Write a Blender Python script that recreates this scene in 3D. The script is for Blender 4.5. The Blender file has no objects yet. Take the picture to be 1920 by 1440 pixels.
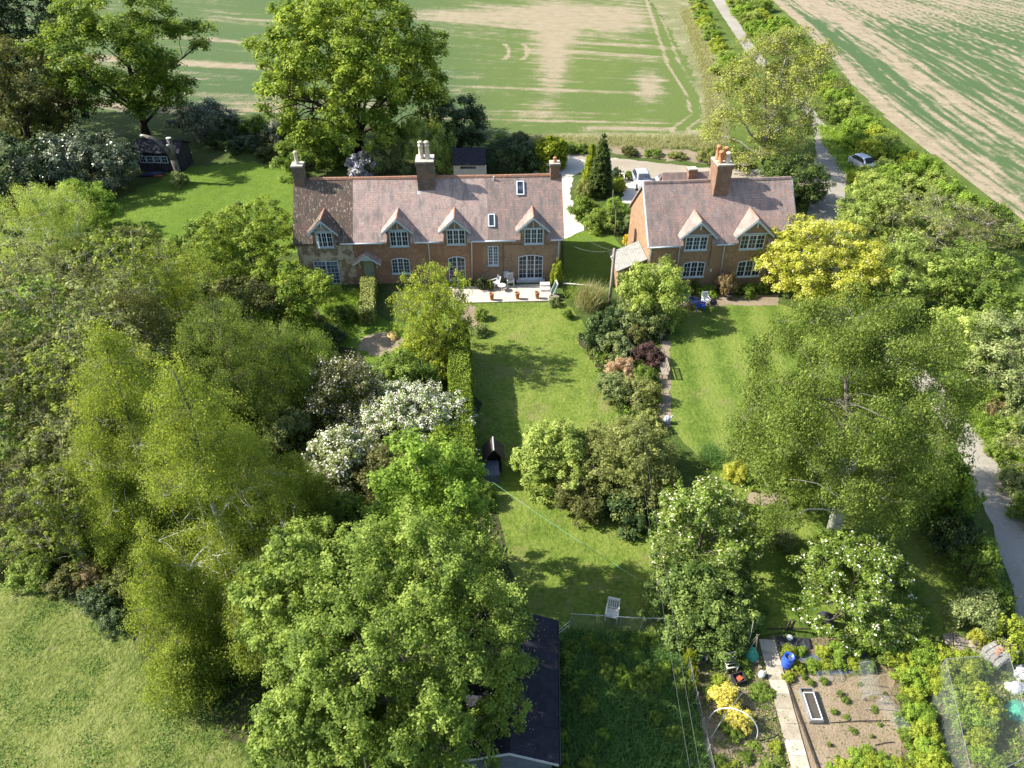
import bpy, math
import numpy as np
from mathutils import Vector, Matrix

R = math.radians
S = bpy.context.scene
COL = S.collection

# ------------------------------------------------------------------ camera, sky, sun, exposure
CAM_H, PITCH, FPX = 32.0, R(38.0), 1350.0          # drone camera, focal length in pixels of a 1920 wide frame
cd = bpy.data.cameras.new("camera")
cam = bpy.data.objects.new("camera", cd)
COL.objects.link(cam)
cam.location = (0, 0, CAM_H)
cam.rotation_euler = (R(90) - PITCH, 0, 0)
cd.sensor_width = 36.0
cd.lens = 36.0 * FPX / 1920.0
cd.clip_start = 0.5
cd.clip_end = 4000
S.camera = cam
S.render.resolution_x, S.render.resolution_y = 1024, 768

SUN_EL, SUN_AZ = R(40.0), R(7.0)                    # sun stands to the left, a little behind the houses
sun_dir = Vector((-math.cos(SUN_EL) * math.cos(SUN_AZ), math.cos(SUN_EL) * math.sin(SUN_AZ), math.sin(SUN_EL)))
W = bpy.data.worlds.new("World")
S.world = W
W.use_nodes = True
wn = W.node_tree
for n in list(wn.nodes):
    wn.nodes.remove(n)
sky = wn.nodes.new('ShaderNodeTexSky')
sky.sky_type = 'NISHITA'
sky.sun_disc = False
sky.sun_elevation = SUN_EL
sky.sun_rotation = math.atan2(sun_dir.x, sun_dir.y)
sky.air_density, sky.dust_density, sky.ozone_density = 1.0, 1.2, 1.0
bg = wn.nodes.new('ShaderNodeBackground')
bg.inputs['Strength'].default_value = 0.12
wo = wn.nodes.new('ShaderNodeOutputWorld')
wn.links.new(sky.outputs[0], bg.inputs[0])
wn.links.new(bg.outputs[0], wo.inputs[0])
sl = bpy.data.lights.new("sun", 'SUN')
sl.energy = 5.0
sl.angle = R(0.53)
sl.color = (1.0, 0.95, 0.86)
so = bpy.data.objects.new("sun", sl)
COL.objects.link(so)
so.location = (-60, 10, 60)
so.rotation_euler = sun_dir.to_track_quat('Z', 'Y').to_euler()
S.view_settings.view_transform = 'Standard'
S.view_settings.look = 'None'
S.view_settings.exposure = 1.25
S.view_settings.gamma = 1.0
S.cycles.max_bounces = 9
S.cycles.diffuse_bounces = 7
S.cycles.glossy_bounces = 2
S.cycles.transmission_bounces = 4
S.cycles.transparent_max_bounces = 8

# ------------------------------------------------------------------ helpers
CP, SP = math.cos(PITCH), math.sin(PITCH)


def at(u, v, z=0.0):
    """place on the level z that the photograph shows at pixel (u, v)"""
    dx, y = (u - 960.0) / FPX, (720.0 - v) / FPX
    dy, dz = CP + y * SP, -SP + y * CP
    t = (z - CAM_H) / dz
    return Vector((dx * t, dy * t, z))


def depth(p):
    return p[1] * CP - (p[2] - CAM_H) * SP


def px(p_m, p):
    """metres for p_m photograph pixels at the distance of p"""
    return p_m * depth(p) / FPX


def to_px(X, Y, Z=0.0):
    d = Y * CP - (Z - CAM_H) * SP
    return 960 + FPX * X / d, 720 - FPX * (Y * SP + (Z - CAM_H) * CP) / d


def zat(p, v):
    """height at which the photograph's row v passes over the ground point p"""
    k = (720.0 - v) / FPX
    return CAM_H + p[1] * (k * CP - SP) / (CP + k * SP)


def tag(o, label=None, cat=None, group=None, kind=None):
    if label: o['label'] = label
    if cat: o['category'] = cat
    if group: o['group'] = group
    if kind: o['kind'] = kind
    return o


def empty(name, loc=(0, 0, 0), rz=0.0, label=None, cat=None, group=None, scale=None):
    o = bpy.data.objects.new(name, None)
    COL.objects.link(o)
    o.empty_display_size = 0.3
    o.location = loc
    o.rotation_euler = (0, 0, rz)
    if scale is not None: o.scale = scale
    return tag(o, label, cat, group)


def children(o):
    return [c for c in COL.objects if c.parent == o]


def copy_tree(o, kids, **kw):
    """copy a thing and its parts (kids: list of parts, each (part, [sub-parts]))"""
    c = o.copy(); COL.objects.link(c)
    for k, subs in kids:
        p = k.copy(); COL.objects.link(p); p.parent = c
        for s in subs:
            q = s.copy(); COL.objects.link(q); q.parent = p
    for a, b in kw.items(): c[a] = b
    return c


def uv_metres(me):
    """UV map in metres laid on every face along its own horizontal and slope direction"""
    n = len(me.polygons)
    if not n: return
    nor = np.empty(n * 3, np.float32); me.polygons.foreach_get('normal', nor); nor = nor.reshape(-1, 3)
    t = np.stack([-nor[:, 1], nor[:, 0], np.zeros(n, np.float32)], 1)
    ln = np.linalg.norm(t, axis=1)
    flat = ln < 0.08
    t[flat] = (1, 0, 0); ln[flat] = 1
    t /= ln[:, None]
    b = np.cross(nor, t)
    tot = np.empty(n, np.int32); me.polygons.foreach_get('loop_total', tot)
    fi = np.repeat(np.arange(n), tot)
    vi = np.empty(len(me.loops), np.int32); me.loops.foreach_get('vertex_index', vi)
    co = np.empty(len(me.vertices) * 3, np.float32); me.vertices.foreach_get('co', co); co = co.reshape(-1, 3)[vi]
    uv = np.stack([(co * t[fi]).sum(1), (co * b[fi]).sum(1)], 1)
    l = me.uv_layers.new(name='UVMap')
    l.data.foreach_set('uv', uv.ravel().astype(np.float32))


class MB:
    """collects shapes; build() links them as one mesh object"""
    def __init__(self, M=None):
        self.v, self.f, self.M = [], [], M

    def add(self, vs, fs):
        b = len(self.v)
        for p in vs:
            p = Vector(p)
            self.v.append(tuple(self.M @ p if self.M else p))
        for f in fs: self.f.append(tuple(i + b for i in f))
        return self

    def box(self, c, s, rz=0.0, rx=0.0, ry=0.0):
        m = Matrix.Rotation(rz, 3, 'Z') @ Matrix.Rotation(ry, 3, 'Y') @ Matrix.Rotation(rx, 3, 'X')
        c = Vector(c)
        vs = [c + m @ Vector((x * s[0] / 2, y * s[1] / 2, z * s[2] / 2)) for z in (-1, 1) for x, y in ((-1, -1), (1, -1), (1, 1), (-1, 1))]
        return self.add(vs, [(3, 2, 1, 0), (4, 5, 6, 7), (0, 1, 5, 4), (1, 2, 6, 5), (2, 3, 7, 6), (3, 0, 4, 7)])

    def b2(self, x0, x1, y0, y1, z0, z1):
        return self.box(((x0 + x1) / 2, (y0 + y1) / 2, (z0 + z1) / 2), (abs(x1 - x0), abs(y1 - y0), abs(z1 - z0)))

    def tube(self, pts, rad, n=6, cap=True):
        pts = [Vector(p) for p in pts]
        if not hasattr(rad, '__len__'): rad = [rad] * len(pts)
        base = len(self.v); k = len(pts)
        vs = []
        for i, p in enumerate(pts):
            d = (pts[min(i + 1, k - 1)] - pts[max(i - 1, 0)])
            d = d.normalized() if d.length > 1e-9 else Vector((0, 0, 1))
            a = d.cross(Vector((0.31, 0.95, 0.1)) if abs(d.y) < 0.9 else Vector((1, 0, 0))).normalized()
            b = d.cross(a)
            for j in range(n):
                t = 2 * math.pi * j / n
                vs.append(p + (a * math.cos(t) + b * math.sin(t)) * rad[i])
        fs = [(i * n + j, i * n + (j + 1) % n, (i + 1) * n + (j + 1) % n, (i + 1) * n + j) for i in range(k - 1) for j in range(n)]
        if cap:
            fs.append(tuple(range(n - 1, -1, -1))); fs.append(tuple((k - 1) * n + j for j in range(n)))
        return self.add(vs, fs)

    def lathe(self, c, prof, n=14, cap=True):
        """prof: (radius, height) pairs from bottom to top round the vertical axis at c"""
        c = Vector(c); k = len(prof)
        vs = [c + Vector((r * math.cos(2 * math.pi * j / n), r * math.sin(2 * math.pi * j / n), z)) for r, z in prof for j in range(n)]
        fs = [(i * n + j, i * n + (j + 1) % n, (i + 1) * n + (j + 1) % n, (i + 1) * n + j) for i in range(k - 1) for j in range(n)]
        if cap:
            fs.append(tuple(range(n - 1, -1, -1))); fs.append(tuple((k - 1) * n + j for j in range(n)))
        return self.add(vs, fs)

    def prism(self, poly, d):
        """poly: list of 3-D points in a plane, d: extrusion vector"""
        n = len(poly); d = Vector(d)
        vs = [Vector(p) for p in poly] + [Vector(p) + d for p in poly]
        nn = (vs[1] - vs[0]).cross(vs[2] - vs[0])
        fl = nn.dot(d) > 0
        fs = [tuple(range(n))[::-1 if fl else 1], tuple(range(n, 2 * n))[::1 if fl else -1]]
        for i in range(n):
            j = (i + 1) % n
            q = (i, j, n + j, n + i)
            fs.append(q if fl else q[::-1])
        return self.add(vs, fs)

    def slab(self, a, b, c, d, t):
        """thick sheet on the corners a b c d (counter-clockwise seen from outside), thickness t inwards"""
        a, b, c, d = map(Vector, (a, b, c, d))
        n = (b - a).cross(d - a).normalized() * t
        return self.prism([a, b, c, d], -n)

    def build(self, name, mat, parent=None, smooth=False, uv=True, loc=None, rz=0.0):
        me = bpy.data.meshes.new(name)
        me.from_pydata(self.v, [], self.f)
        me.update()
        if uv: uv_metres(me)
        if smooth: me.polygons.foreach_set('use_smooth', [True] * len(me.polygons))
        if mat: me.materials.append(mat)
        o = bpy.data.objects.new(name, me)
        COL.objects.link(o)
        if parent: o.parent = parent
        if loc is not None: o.location = loc; o.rotation_euler = (0, 0, rz)
        return o


# ---- numpy value noise used for crop and grass masks
def vnoise(x, y, seed=0):
    xi, yi = np.floor(x).astype(np.int64), np.floor(y).astype(np.int64)
    fx, fy = x - xi, y - yi
    fx, fy = fx * fx * (3 - 2 * fx), fy * fy * (3 - 2 * fy)

    def h(a, b):
        n = (a * 374761393 + b * 668265263 + seed * 1442695041) & 0xffffffff
        n = ((n ^ (n >> 13)) * 1274126177) & 0xffffffff
        return ((n ^ (n >> 16)) & 0xffff) / 65535.0
    return (h(xi, yi) * (1 - fx) + h(xi + 1, yi) * fx) * (1 - fy) + (h(xi, yi + 1) * (1 - fx) + h(xi + 1, yi + 1) * fx) * fy


def fbm(x, y, seed=0, o=4):
    s, a, t = 0, 1.0, 0
    for i in range(o):
        s = s + a * vnoise(x * 2 ** i, y * 2 ** i, seed + i * 7); t += a; a *= .5
    return s / t


# ------------------------------------------------------------------ materials
def newmat(name):
    m = bpy.data.materials.new(name); m.use_nodes = True
    nt = m.node_tree
    for n in list(nt.nodes): nt.nodes.remove(n)
    out = nt.nodes.new('ShaderNodeOutputMaterial')
    return m, nt, out


def N(nt, t, **kw):
    n = nt.nodes.new(t)
    for k, v in kw.items():
        if k in n.inputs.keys(): n.inputs[k].default_value = v
        else: setattr(n, k, v)
    return n


def rgb(c): return (c[0], c[1], c[2], 1.0)


def ramp(nt, fac, stops):
    r = nt.nodes.new('ShaderNodeValToRGB')
    e = r.color_ramp.elements
    while len(e) < len(stops): e.new(0.5)
    for i, (p, c) in enumerate(stops):
        e[i].position = p; e[i].color = rgb(c)
    nt.links.new(fac, r.inputs[0])
    return r.outputs[0]


def noise(nt, vec, scale, detail=4, rough=.55):
    n = N(nt, 'ShaderNodeTexNoise', Scale=scale, Detail=detail, Roughness=rough)
    if vec is not None: nt.links.new(vec, n.inputs['Vector'])
    return n.outputs[0]


def math_(nt, op, a, b=None):
    m = nt.nodes.new('ShaderNodeMath'); m.operation = op
    for i, q in enumerate((a, b)):
        if q is None: continue
        if isinstance(q, (int, float)): m.inputs[i].default_value = q
        else: nt.links.new(q, m.inputs[i])
    return m.outputs[0]


def mixc(nt, fac, a, b, blend='MIX'):
    m = nt.nodes.new('ShaderNodeMix'); m.data_type = 'RGBA'; m.blend_type = blend
    for i, q in ((0, fac), (6, a), (7, b)):
        if isinstance(q, (int, float)): m.inputs[i].default_value = q
        elif isinstance(q, tuple): m.inputs[i].default_value = rgb(q)
        else: nt.links.new(q, m.inputs[i])
    return m.outputs[2]


def coords(nt, kind='Object', scale=None):
    tc = nt.nodes.new('ShaderNodeTexCoord')
    o = tc.outputs[kind]
    if scale:
        mp = nt.nodes.new('ShaderNodeMapping'); mp.inputs['Scale'].default_value = scale
        nt.links.new(o, mp.inputs[0]); o = mp.outputs[0]
    return o


def pos(nt):
    return nt.nodes.new('ShaderNodeNewGeometry').outputs['Position']


def principled(nt, out, col, rough=.8, spec=.3, bump=None, bstr=.3, bdist=.05, metal=0.0):
    p = N(nt, 'ShaderNodeBsdfPrincipled', Roughness=rough, Metallic=metal)
    p.inputs['Specular IOR Level'].default_value = spec
    if isinstance(col, tuple): p.inputs['Base Color'].default_value = rgb(col)
    else: nt.links.new(col, p.inputs['Base Color'])
    if bump is not None:
        b = N(nt, 'ShaderNodeBump', Strength=bstr, Distance=bdist)
        nt.links.new(bump, b.inputs['Height']); nt.links.new(b.outputs[0], p.inputs['Normal'])
    nt.links.new(p.outputs[0], out.inputs[0])
    return p


def mat_plain(name, c, rough=.6, spec=.4, var=.25, scale=3.0, metal=0.0, bstr=.15):
    """painted or plain surface with mottling and fine wear"""
    m, nt, out = newmat(name)
    v = coords(nt)
    f = noise(nt, v, scale, 5)
    lo = tuple(x * (1 - var) for x in c); hi = tuple(min(1, x * (1 + var)) for x in c)
    principled(nt, out, ramp(nt, f, [(.3, lo), (.7, hi)]), rough, spec, noise(nt, v, scale * 8, 3), bstr, .02, metal)
    return m


def mat_grass(name, cols, dry=None, dry_amt=.0, big=.12, mid=.9, fine=7.0, bstr=.9, stripes=None, k=.74, ct=.8):
    cols = [tuple(x * k for x in c) for c in cols]; dry = dry and tuple(x * k for x in dry)
    m, nt, out = newmat(name)
    v = pos(nt)
    a, b, c = noise(nt, v, big, 4), noise(nt, v, mid, 5, .65), noise(nt, v, fine, 3, .7)
    f = math_(nt, 'ADD', math_(nt, 'MULTIPLY', a, .36), math_(nt, 'ADD', math_(nt, 'MULTIPLY', b, .30), math_(nt, 'MULTIPLY', c, .42)))
    if stripes:
        mp = N(nt, 'ShaderNodeMapping'); nt.links.new(v, mp.inputs[0]); mp.inputs['Rotation'].default_value = (0, 0, R(stripes[1]))
        w = N(nt, 'ShaderNodeTexWave', Scale=stripes[0], Distortion=1.0, Detail=1.0)
        nt.links.new(mp.outputs[0], w.inputs[0])
        f = math_(nt, 'ADD', f, math_(nt, 'MULTIPLY', math_(nt, 'SUBTRACT', w.outputs['Fac'], .5), stripes[2]))
    col = ramp(nt, f, [(.52 - .19 * ct, cols[0]), (.52, cols[1]), (.52 + .20 * ct, cols[2])])
    if dry:
        g = math_(nt, 'ADD', math_(nt, 'MULTIPLY', noise(nt, v, big * 2.3, 5, .6), .7), math_(nt, 'MULTIPLY', noise(nt, v, fine * .6, 3), .3))
        gf = ramp(nt, g, [(.58 - dry_amt, (0, 0, 0)), (.72 - dry_amt, (1, 1, 1))])
        col = mixc(nt, gf, col, dry)
    principled(nt, out, col, .95, .12, math_(nt, 'ADD', c, math_(nt, 'MULTIPLY', b, 1.5)), bstr, .12)
    return m


def mat_soil(name, cols, scale=1.5, bstr=.9, bdist=.06, rough=.95, k=.72):
    cols = [tuple(x * k for x in c) for c in cols]
    m, nt, out = newmat(name)
    v = pos(nt)
    a, c = noise(nt, v, scale * .25, 4), noise(nt, v, scale * 6, 4, .7)
    f = math_(nt, 'ADD', math_(nt, 'MULTIPLY', a, .5), math_(nt, 'MULTIPLY', c, .5))
    principled(nt, out, ramp(nt, f, [(.34, cols[0]), (.5, cols[1]), (.68, cols[2])]), rough, .15, c, bstr, bdist)
    return m


def mat_brick(name, c1, c2, mortar, bw=.23, bh=.077, patch=None, bscale=1.0):
    m, nt, out = newmat(name)
    v = coords(nt, 'UV')
    b = N(nt, 'ShaderNodeTexBrick', Scale=1.0)
    b.inputs['Brick Width'].default_value = bw; b.inputs['Row Height'].default_value = bh
    b.inputs['Mortar Size'].default_value = .008; b.inputs['Color1'].default_value = rgb(c1)
    b.inputs['Color2'].default_value = rgb(c2); b.inputs['Mortar'].default_value = rgb(mortar)
    nt.links.new(v, b.inputs['Vector'])
    o = coords(nt, 'Object')
    col = mixc(nt, ramp(nt, noise(nt, o, 3.6, 6, .75), [(.42, (0, 0, 0)), (.62, (.8, .8, .8))]), b.outputs['Color'], tuple(x * .5 for x in c1))
    if patch:
        f = ramp(nt, noise(nt, o, .55 * bscale, 5, .6), [(.49, (0, 0, 0)), (.57, (1, 1, 1))])
        col = mixc(nt, f, col, mixc(nt, noise(nt, o, 9, 2), patch, c2))
    principled(nt, out, col, .9, .2, b.outputs['Fac'], -.25, .02)
    return m


def mat_tiles(name, cols, lichen, lichen_amt=.0, dark=None, tw=.17, th=.11, speck=0.0):
    """clay plain tiles: rows and joints, tile to tile colour change, weathered patches, lichen"""
    m, nt, out = newmat(name)
    v = coords(nt, 'UV'); o = coords(nt, 'Object')
    b = N(nt, 'ShaderNodeTexBrick', Scale=1.0)
    b.inputs['Brick Width'].default_value = tw; b.inputs['Row Height'].default_value = th
    b.inputs['Mortar Size'].default_value = .012; b.inputs['Bias'].default_value = 0.1
    b.inputs['Color1'].default_value = rgb(cols[0]); b.inputs['Color2'].default_value = rgb(cols[1])
    b.inputs['Mortar'].default_value = rgb(tuple(x * .45 for x in cols[0]))
    nt.links.new(v, b.inputs['Vector'])
    col = mixc(nt, ramp(nt, noise(nt, o, .8, 6, .65), [(.4, (0, 0, 0)), (.66, (1, 1, 1))]), b.outputs['Color'], cols[2])
    # single odd tiles
    vor = N(nt, 'ShaderNodeTexVoronoi', Scale=8.5); nt.links.new(o, vor.inputs['Vector'])
    sep = N(nt, 'ShaderNodeSeparateColor'); nt.links.new(vor.outputs['Color'], sep.inputs[0])
    col = mixc(nt, ramp(nt, sep.outputs[0], [(.80, (0, 0, 0)), (.92, (.5, .5, .5))]), col, cols[3])
    col = mixc(nt, ramp(nt, sep.outputs[1], [(.84, (0, 0, 0)), (.94, (.4, .4, .4))]), col, tuple(x * .5 for x in cols[2]))
    if dark:
        mp = N(nt, 'ShaderNodeMapping'); nt.links.new(o, mp.inputs[0]); mp.inputs['Scale'].default_value = (1.3, .4, .4)
        col = mixc(nt, ramp(nt, noise(nt, mp.outputs[0], 1.5, 6, .72), [(.46, (0, 0, 0)), (.60, (.9, .9, .9))]), col, dark)
    lf = math_(nt, 'ADD', math_(nt, 'MULTIPLY', noise(nt, o, 1.3, 5, .7), .55), math_(nt, 'MULTIPLY', noise(nt, o, 7.0, 3, .7), .45))
    col = mixc(nt, ramp(nt, lf, [(.6 - lichen_amt, (0, 0, 0)), (.68 - lichen_amt, (.9, .9, .9))]), col, lichen)
    if speck:
        col = mixc(nt, ramp(nt, noise(nt, coords(nt, 'Object', (9, 3, 3)), 1.0, 2, .5), [(.60, (0, 0, 0)), (.66, (speck, speck, speck))]), col, (.42, .36, .30))
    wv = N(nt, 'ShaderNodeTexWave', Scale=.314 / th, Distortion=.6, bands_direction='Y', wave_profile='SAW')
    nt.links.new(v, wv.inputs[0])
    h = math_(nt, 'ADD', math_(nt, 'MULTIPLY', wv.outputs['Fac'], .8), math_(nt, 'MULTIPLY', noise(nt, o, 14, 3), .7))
    principled(nt, out, col, .85, .25, h, .8, .035)
    return m


def mat_leaf(name, cols, transl=.5, rough=.55, spec=.16, warm=1.0, var=.14, gain=2.2):
    """leaves: colour runs over three tones with the per-leaf 'tint', small change from plant to plant"""
    cols = [tuple(min(.82, x * gain * k) for x, k in zip(c, (1.06, 1.0, .92))) for c in cols]
    m, nt, out = newmat(name)
    a = N(nt, 'ShaderNodeAttribute', attribute_name='tint')
    oi = nt.nodes.new('ShaderNodeObjectInfo')
    f = math_(nt, 'ADD', a.outputs['Fac'], math_(nt, 'MULTIPLY', math_(nt, 'SUBTRACT', oi.outputs['Random'], .5), var))
    col = ramp(nt, f, [(.12, cols[0]), (.5, cols[1]), (.9, cols[2])])
    p = N(nt, 'ShaderNodeBsdfPrincipled', Roughness=rough)
    p.inputs['Specular IOR Level'].default_value = spec
    nt.links.new(col, p.inputs['Base Color'])
    t = nt.nodes.new('ShaderNodeBsdfTranslucent')
    nt.links.new(mixc(nt, .75, col, (1.0 * warm, .95, .35), 'MULTIPLY'), t.inputs[0])
    mx = N(nt, 'ShaderNodeMixShader'); mx.inputs[0].default_value = transl
    nt.links.new(p.outputs[0], mx.inputs[1]); nt.links.new(t.outputs[0], mx.inputs[2])
    nt.links.new(mx.outputs[0], out.inputs[0])
    return m


def mat_bark(name, c1, c2, scale=4.0):
    m, nt, out = newmat(name)
    v = coords(nt, 'Object', (1, 1, .35))
    f = noise(nt, v, scale, 5, .7)
    principled(nt, out, ramp(nt, f, [(.38, c1), (.62, c2)]), .9, .15, f, .6, .03)
    return m


def mat_glass(name, c=(.02, .025, .035)):
    m, nt, out = newmat(name)
    oi = nt.nodes.new('ShaderNodeObjectInfo')
    f = math_(nt, 'ADD', noise(nt, coords(nt), 1.3, 3), math_(nt, 'MULTIPLY', math_(nt, 'SUBTRACT', oi.outputs['Random'], .5), .5))
    principled(nt, out, ramp(nt, f, [(.3, tuple(x * .5 for x in c)), (.6, tuple(x * 1.9 for x in c)), (.85, tuple(x * 7 for x in c))]), .1, .35)
    return m

# ------------------------------------------------------------------ foliage builders
def leaf_mesh(name, P, Nn, size, tint, mat, aspect=.6, tang=None, rng=None, fold=.25):
    """every leaf is a small folded kite of its own; tint is a per-leaf colour number"""
    n = len(P)
    if tang is None:
        tang = rng.normal(size=(n, 3))
    tang = tang - (tang * Nn).sum(1)[:, None] * Nn
    tang /= np.linalg.norm(tang, axis=1)[:, None] + 1e-9
    bt = np.cross(Nn, tang)
    a = size[:, None]; b = a * aspect
    V = np.empty((n, 4, 3), np.float32)
    V[:, 0] = P + tang * a
    V[:, 1] = P + bt * b + Nn * b * fold
    V[:, 2] = P - tang * a
    V[:, 3] = P - bt * b + Nn * b * fold
    me = bpy.data.meshes.new(name)
    me.vertices.add(n * 4); me.loops.add(n * 4); me.polygons.add(n)
    me.vertices.foreach_set('co', V.ravel())
    me.loops.foreach_set('vertex_index', np.arange(n * 4, dtype=np.int32))
    me.polygons.foreach_set('loop_start', np.arange(0, n * 4, 4, dtype=np.int32))
    me.update(calc_edges=True)
    at_ = me.attributes.new('tint', 'FLOAT', 'FACE')
    at_.data.foreach_set('value', np.clip(tint, 0, 1).astype(np.float32))
    me.materials.append(mat)
    return me


def unit(a): return a / (np.linalg.norm(a, axis=1)[:, None] + 1e-9)


PROFILE = {
    'round': lambda t: np.sqrt(np.maximum(0, 1 - (2 * t - 1) ** 2)) ** .8,
    'oak': lambda t: np.where(t < .45, .55 + t, np.sqrt(np.maximum(0, 1 - ((t - .45) / .56) ** 2))),
    'dome': lambda t: np.sqrt(np.maximum(0, 1 - t ** 2)),
    'cone': lambda t: np.maximum(.06, (1 - t) ** .62) * np.minimum(1, .75 + t * 2),
    'birch': lambda t: np.maximum(.08, np.minimum(1, .75 + 1.0 * t) * np.maximum(0, 1 - t) ** .62),
    'weep': lambda t: np.where(t < .5, .93 + .1 * t, np.sqrt(np.maximum(0, 1 - ((t - .5) / .52) ** 2))),
    'column': lambda t: np.where(t < .75, 1.0, np.sqrt(np.maximum(0, 1 - ((t - .75) / .26) ** 2))),
}


def crown_points(rng, H, Rr, zb, shape, n_lobe, lobe_r, n_cl, squash=.8, fill=.25, jit=.16):
    """lobe centres through the crown envelope, then clump centres on the lobes"""
    prof = PROFILE[shape]
    tt = np.linspace(.02, .98, 300); w = np.maximum(prof(tt), .06); cw = np.cumsum(w) / w.sum()
    q = (np.arange(n_lobe) + .5) / n_lobe
    t = np.interp(q, cw, tt) + rng.normal(0, .03, n_lobe)
    t = np.clip(t, .02, .99)
    ang = np.arange(n_lobe) * 2.39996 + rng.normal(0, .35, n_lobe)
    inner = rng.random(n_lobe) < fill
    lr = lobe_r * rng.uniform(.65, 1.3, n_lobe)
    rad = prof(t) * Rr * (1 + rng.normal(0, jit, n_lobe)) - lr * .55
    rad = np.maximum(0, np.where(inner, rad * rng.uniform(.1, .7, n_lobe), rad))
    C = np.stack([np.cos(ang) * rad, np.sin(ang) * rad, zb + t * (H - zb) - lr * .45 * (t > .6)], 1)
    per = np.maximum(3, (n_cl / n_lobe * (lr / lobe_r) ** 2).astype(int))
    idx = np.repeat(np.arange(n_lobe), per); m = len(idx)
    d = unit(rng.normal(size=(m, 3))); d[:, 2] = np.where(d[:, 2] < -.35, -d[:, 2], d[:, 2])
    K = C[idx] + d * lr[idx][:, None] * rng.uniform(.55, 1.12, m)[:, None] * np.array([1, 1, squash])
    K[:, 2] = np.maximum(K[:, 2], .12)
    return C, lr, K, idx, d


def crown_leaves(rng, K, dirs, cl_r, per, leaf, up=.55, droop=0.0, shoot=0.0, spread=1.0, flat=.8, wild=.6):
    m = len(K); idx = np.repeat(np.arange(m), per); n = len(idx)
    d = unit(rng.normal(size=(n, 3)))
    r = cl_r * rng.uniform(.65, 1.3, m)[idx] * rng.random(n) ** .6 * 1.12
    P = K[idx] + d * r[:, None] * np.array([spread, spread, flat])
    tang = None
    if droop: up = min(up, .1) - .25
    if droop:
        L = droop * rng.uniform(.4, 1.3, m)[idx]; u = rng.random(n)
        sway = rng.normal(0, .22, (m, 2))[idx]
        P[:, 2] -= u * L; P[:, 0] += sway[:, 0] * u * L; P[:, 1] += sway[:, 1] * u * L
        tang = rng.normal(0, .35, (n, 3)); tang[:, 2] -= 1
    if shoot:
        L = shoot * rng.uniform(.2, 1.3, m)[idx]; u = rng.random(n) ** .8
        lean = (dirs[idx, :2] * .35 + rng.normal(0, .12, (m, 2))[idx])
        P[:, 2] += u * L; P[:, 0] += lean[:, 0] * u * L; P[:, 1] += lean[:, 1] * u * L
        tang = rng.normal(0, .6, (n, 3)); tang[:, 2] += 1
    nn = unit(dirs[idx] * .5 + d * .45 + np.array([0, 0, up + .35]) + rng.normal(0, wild * .8, (n, 3)))
    P[:, 2] = np.maximum(P[:, 2], .04)
    size = leaf * rng.uniform(.45, 1.5, n) * rng.uniform(.8, 1.2, m)[idx]
    tint = np.clip(.5 + rng.normal(0, .22, m)[idx] + rng.normal(0, .18, n), 0, 1)
    return P, nn, size, tint, tang


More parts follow.
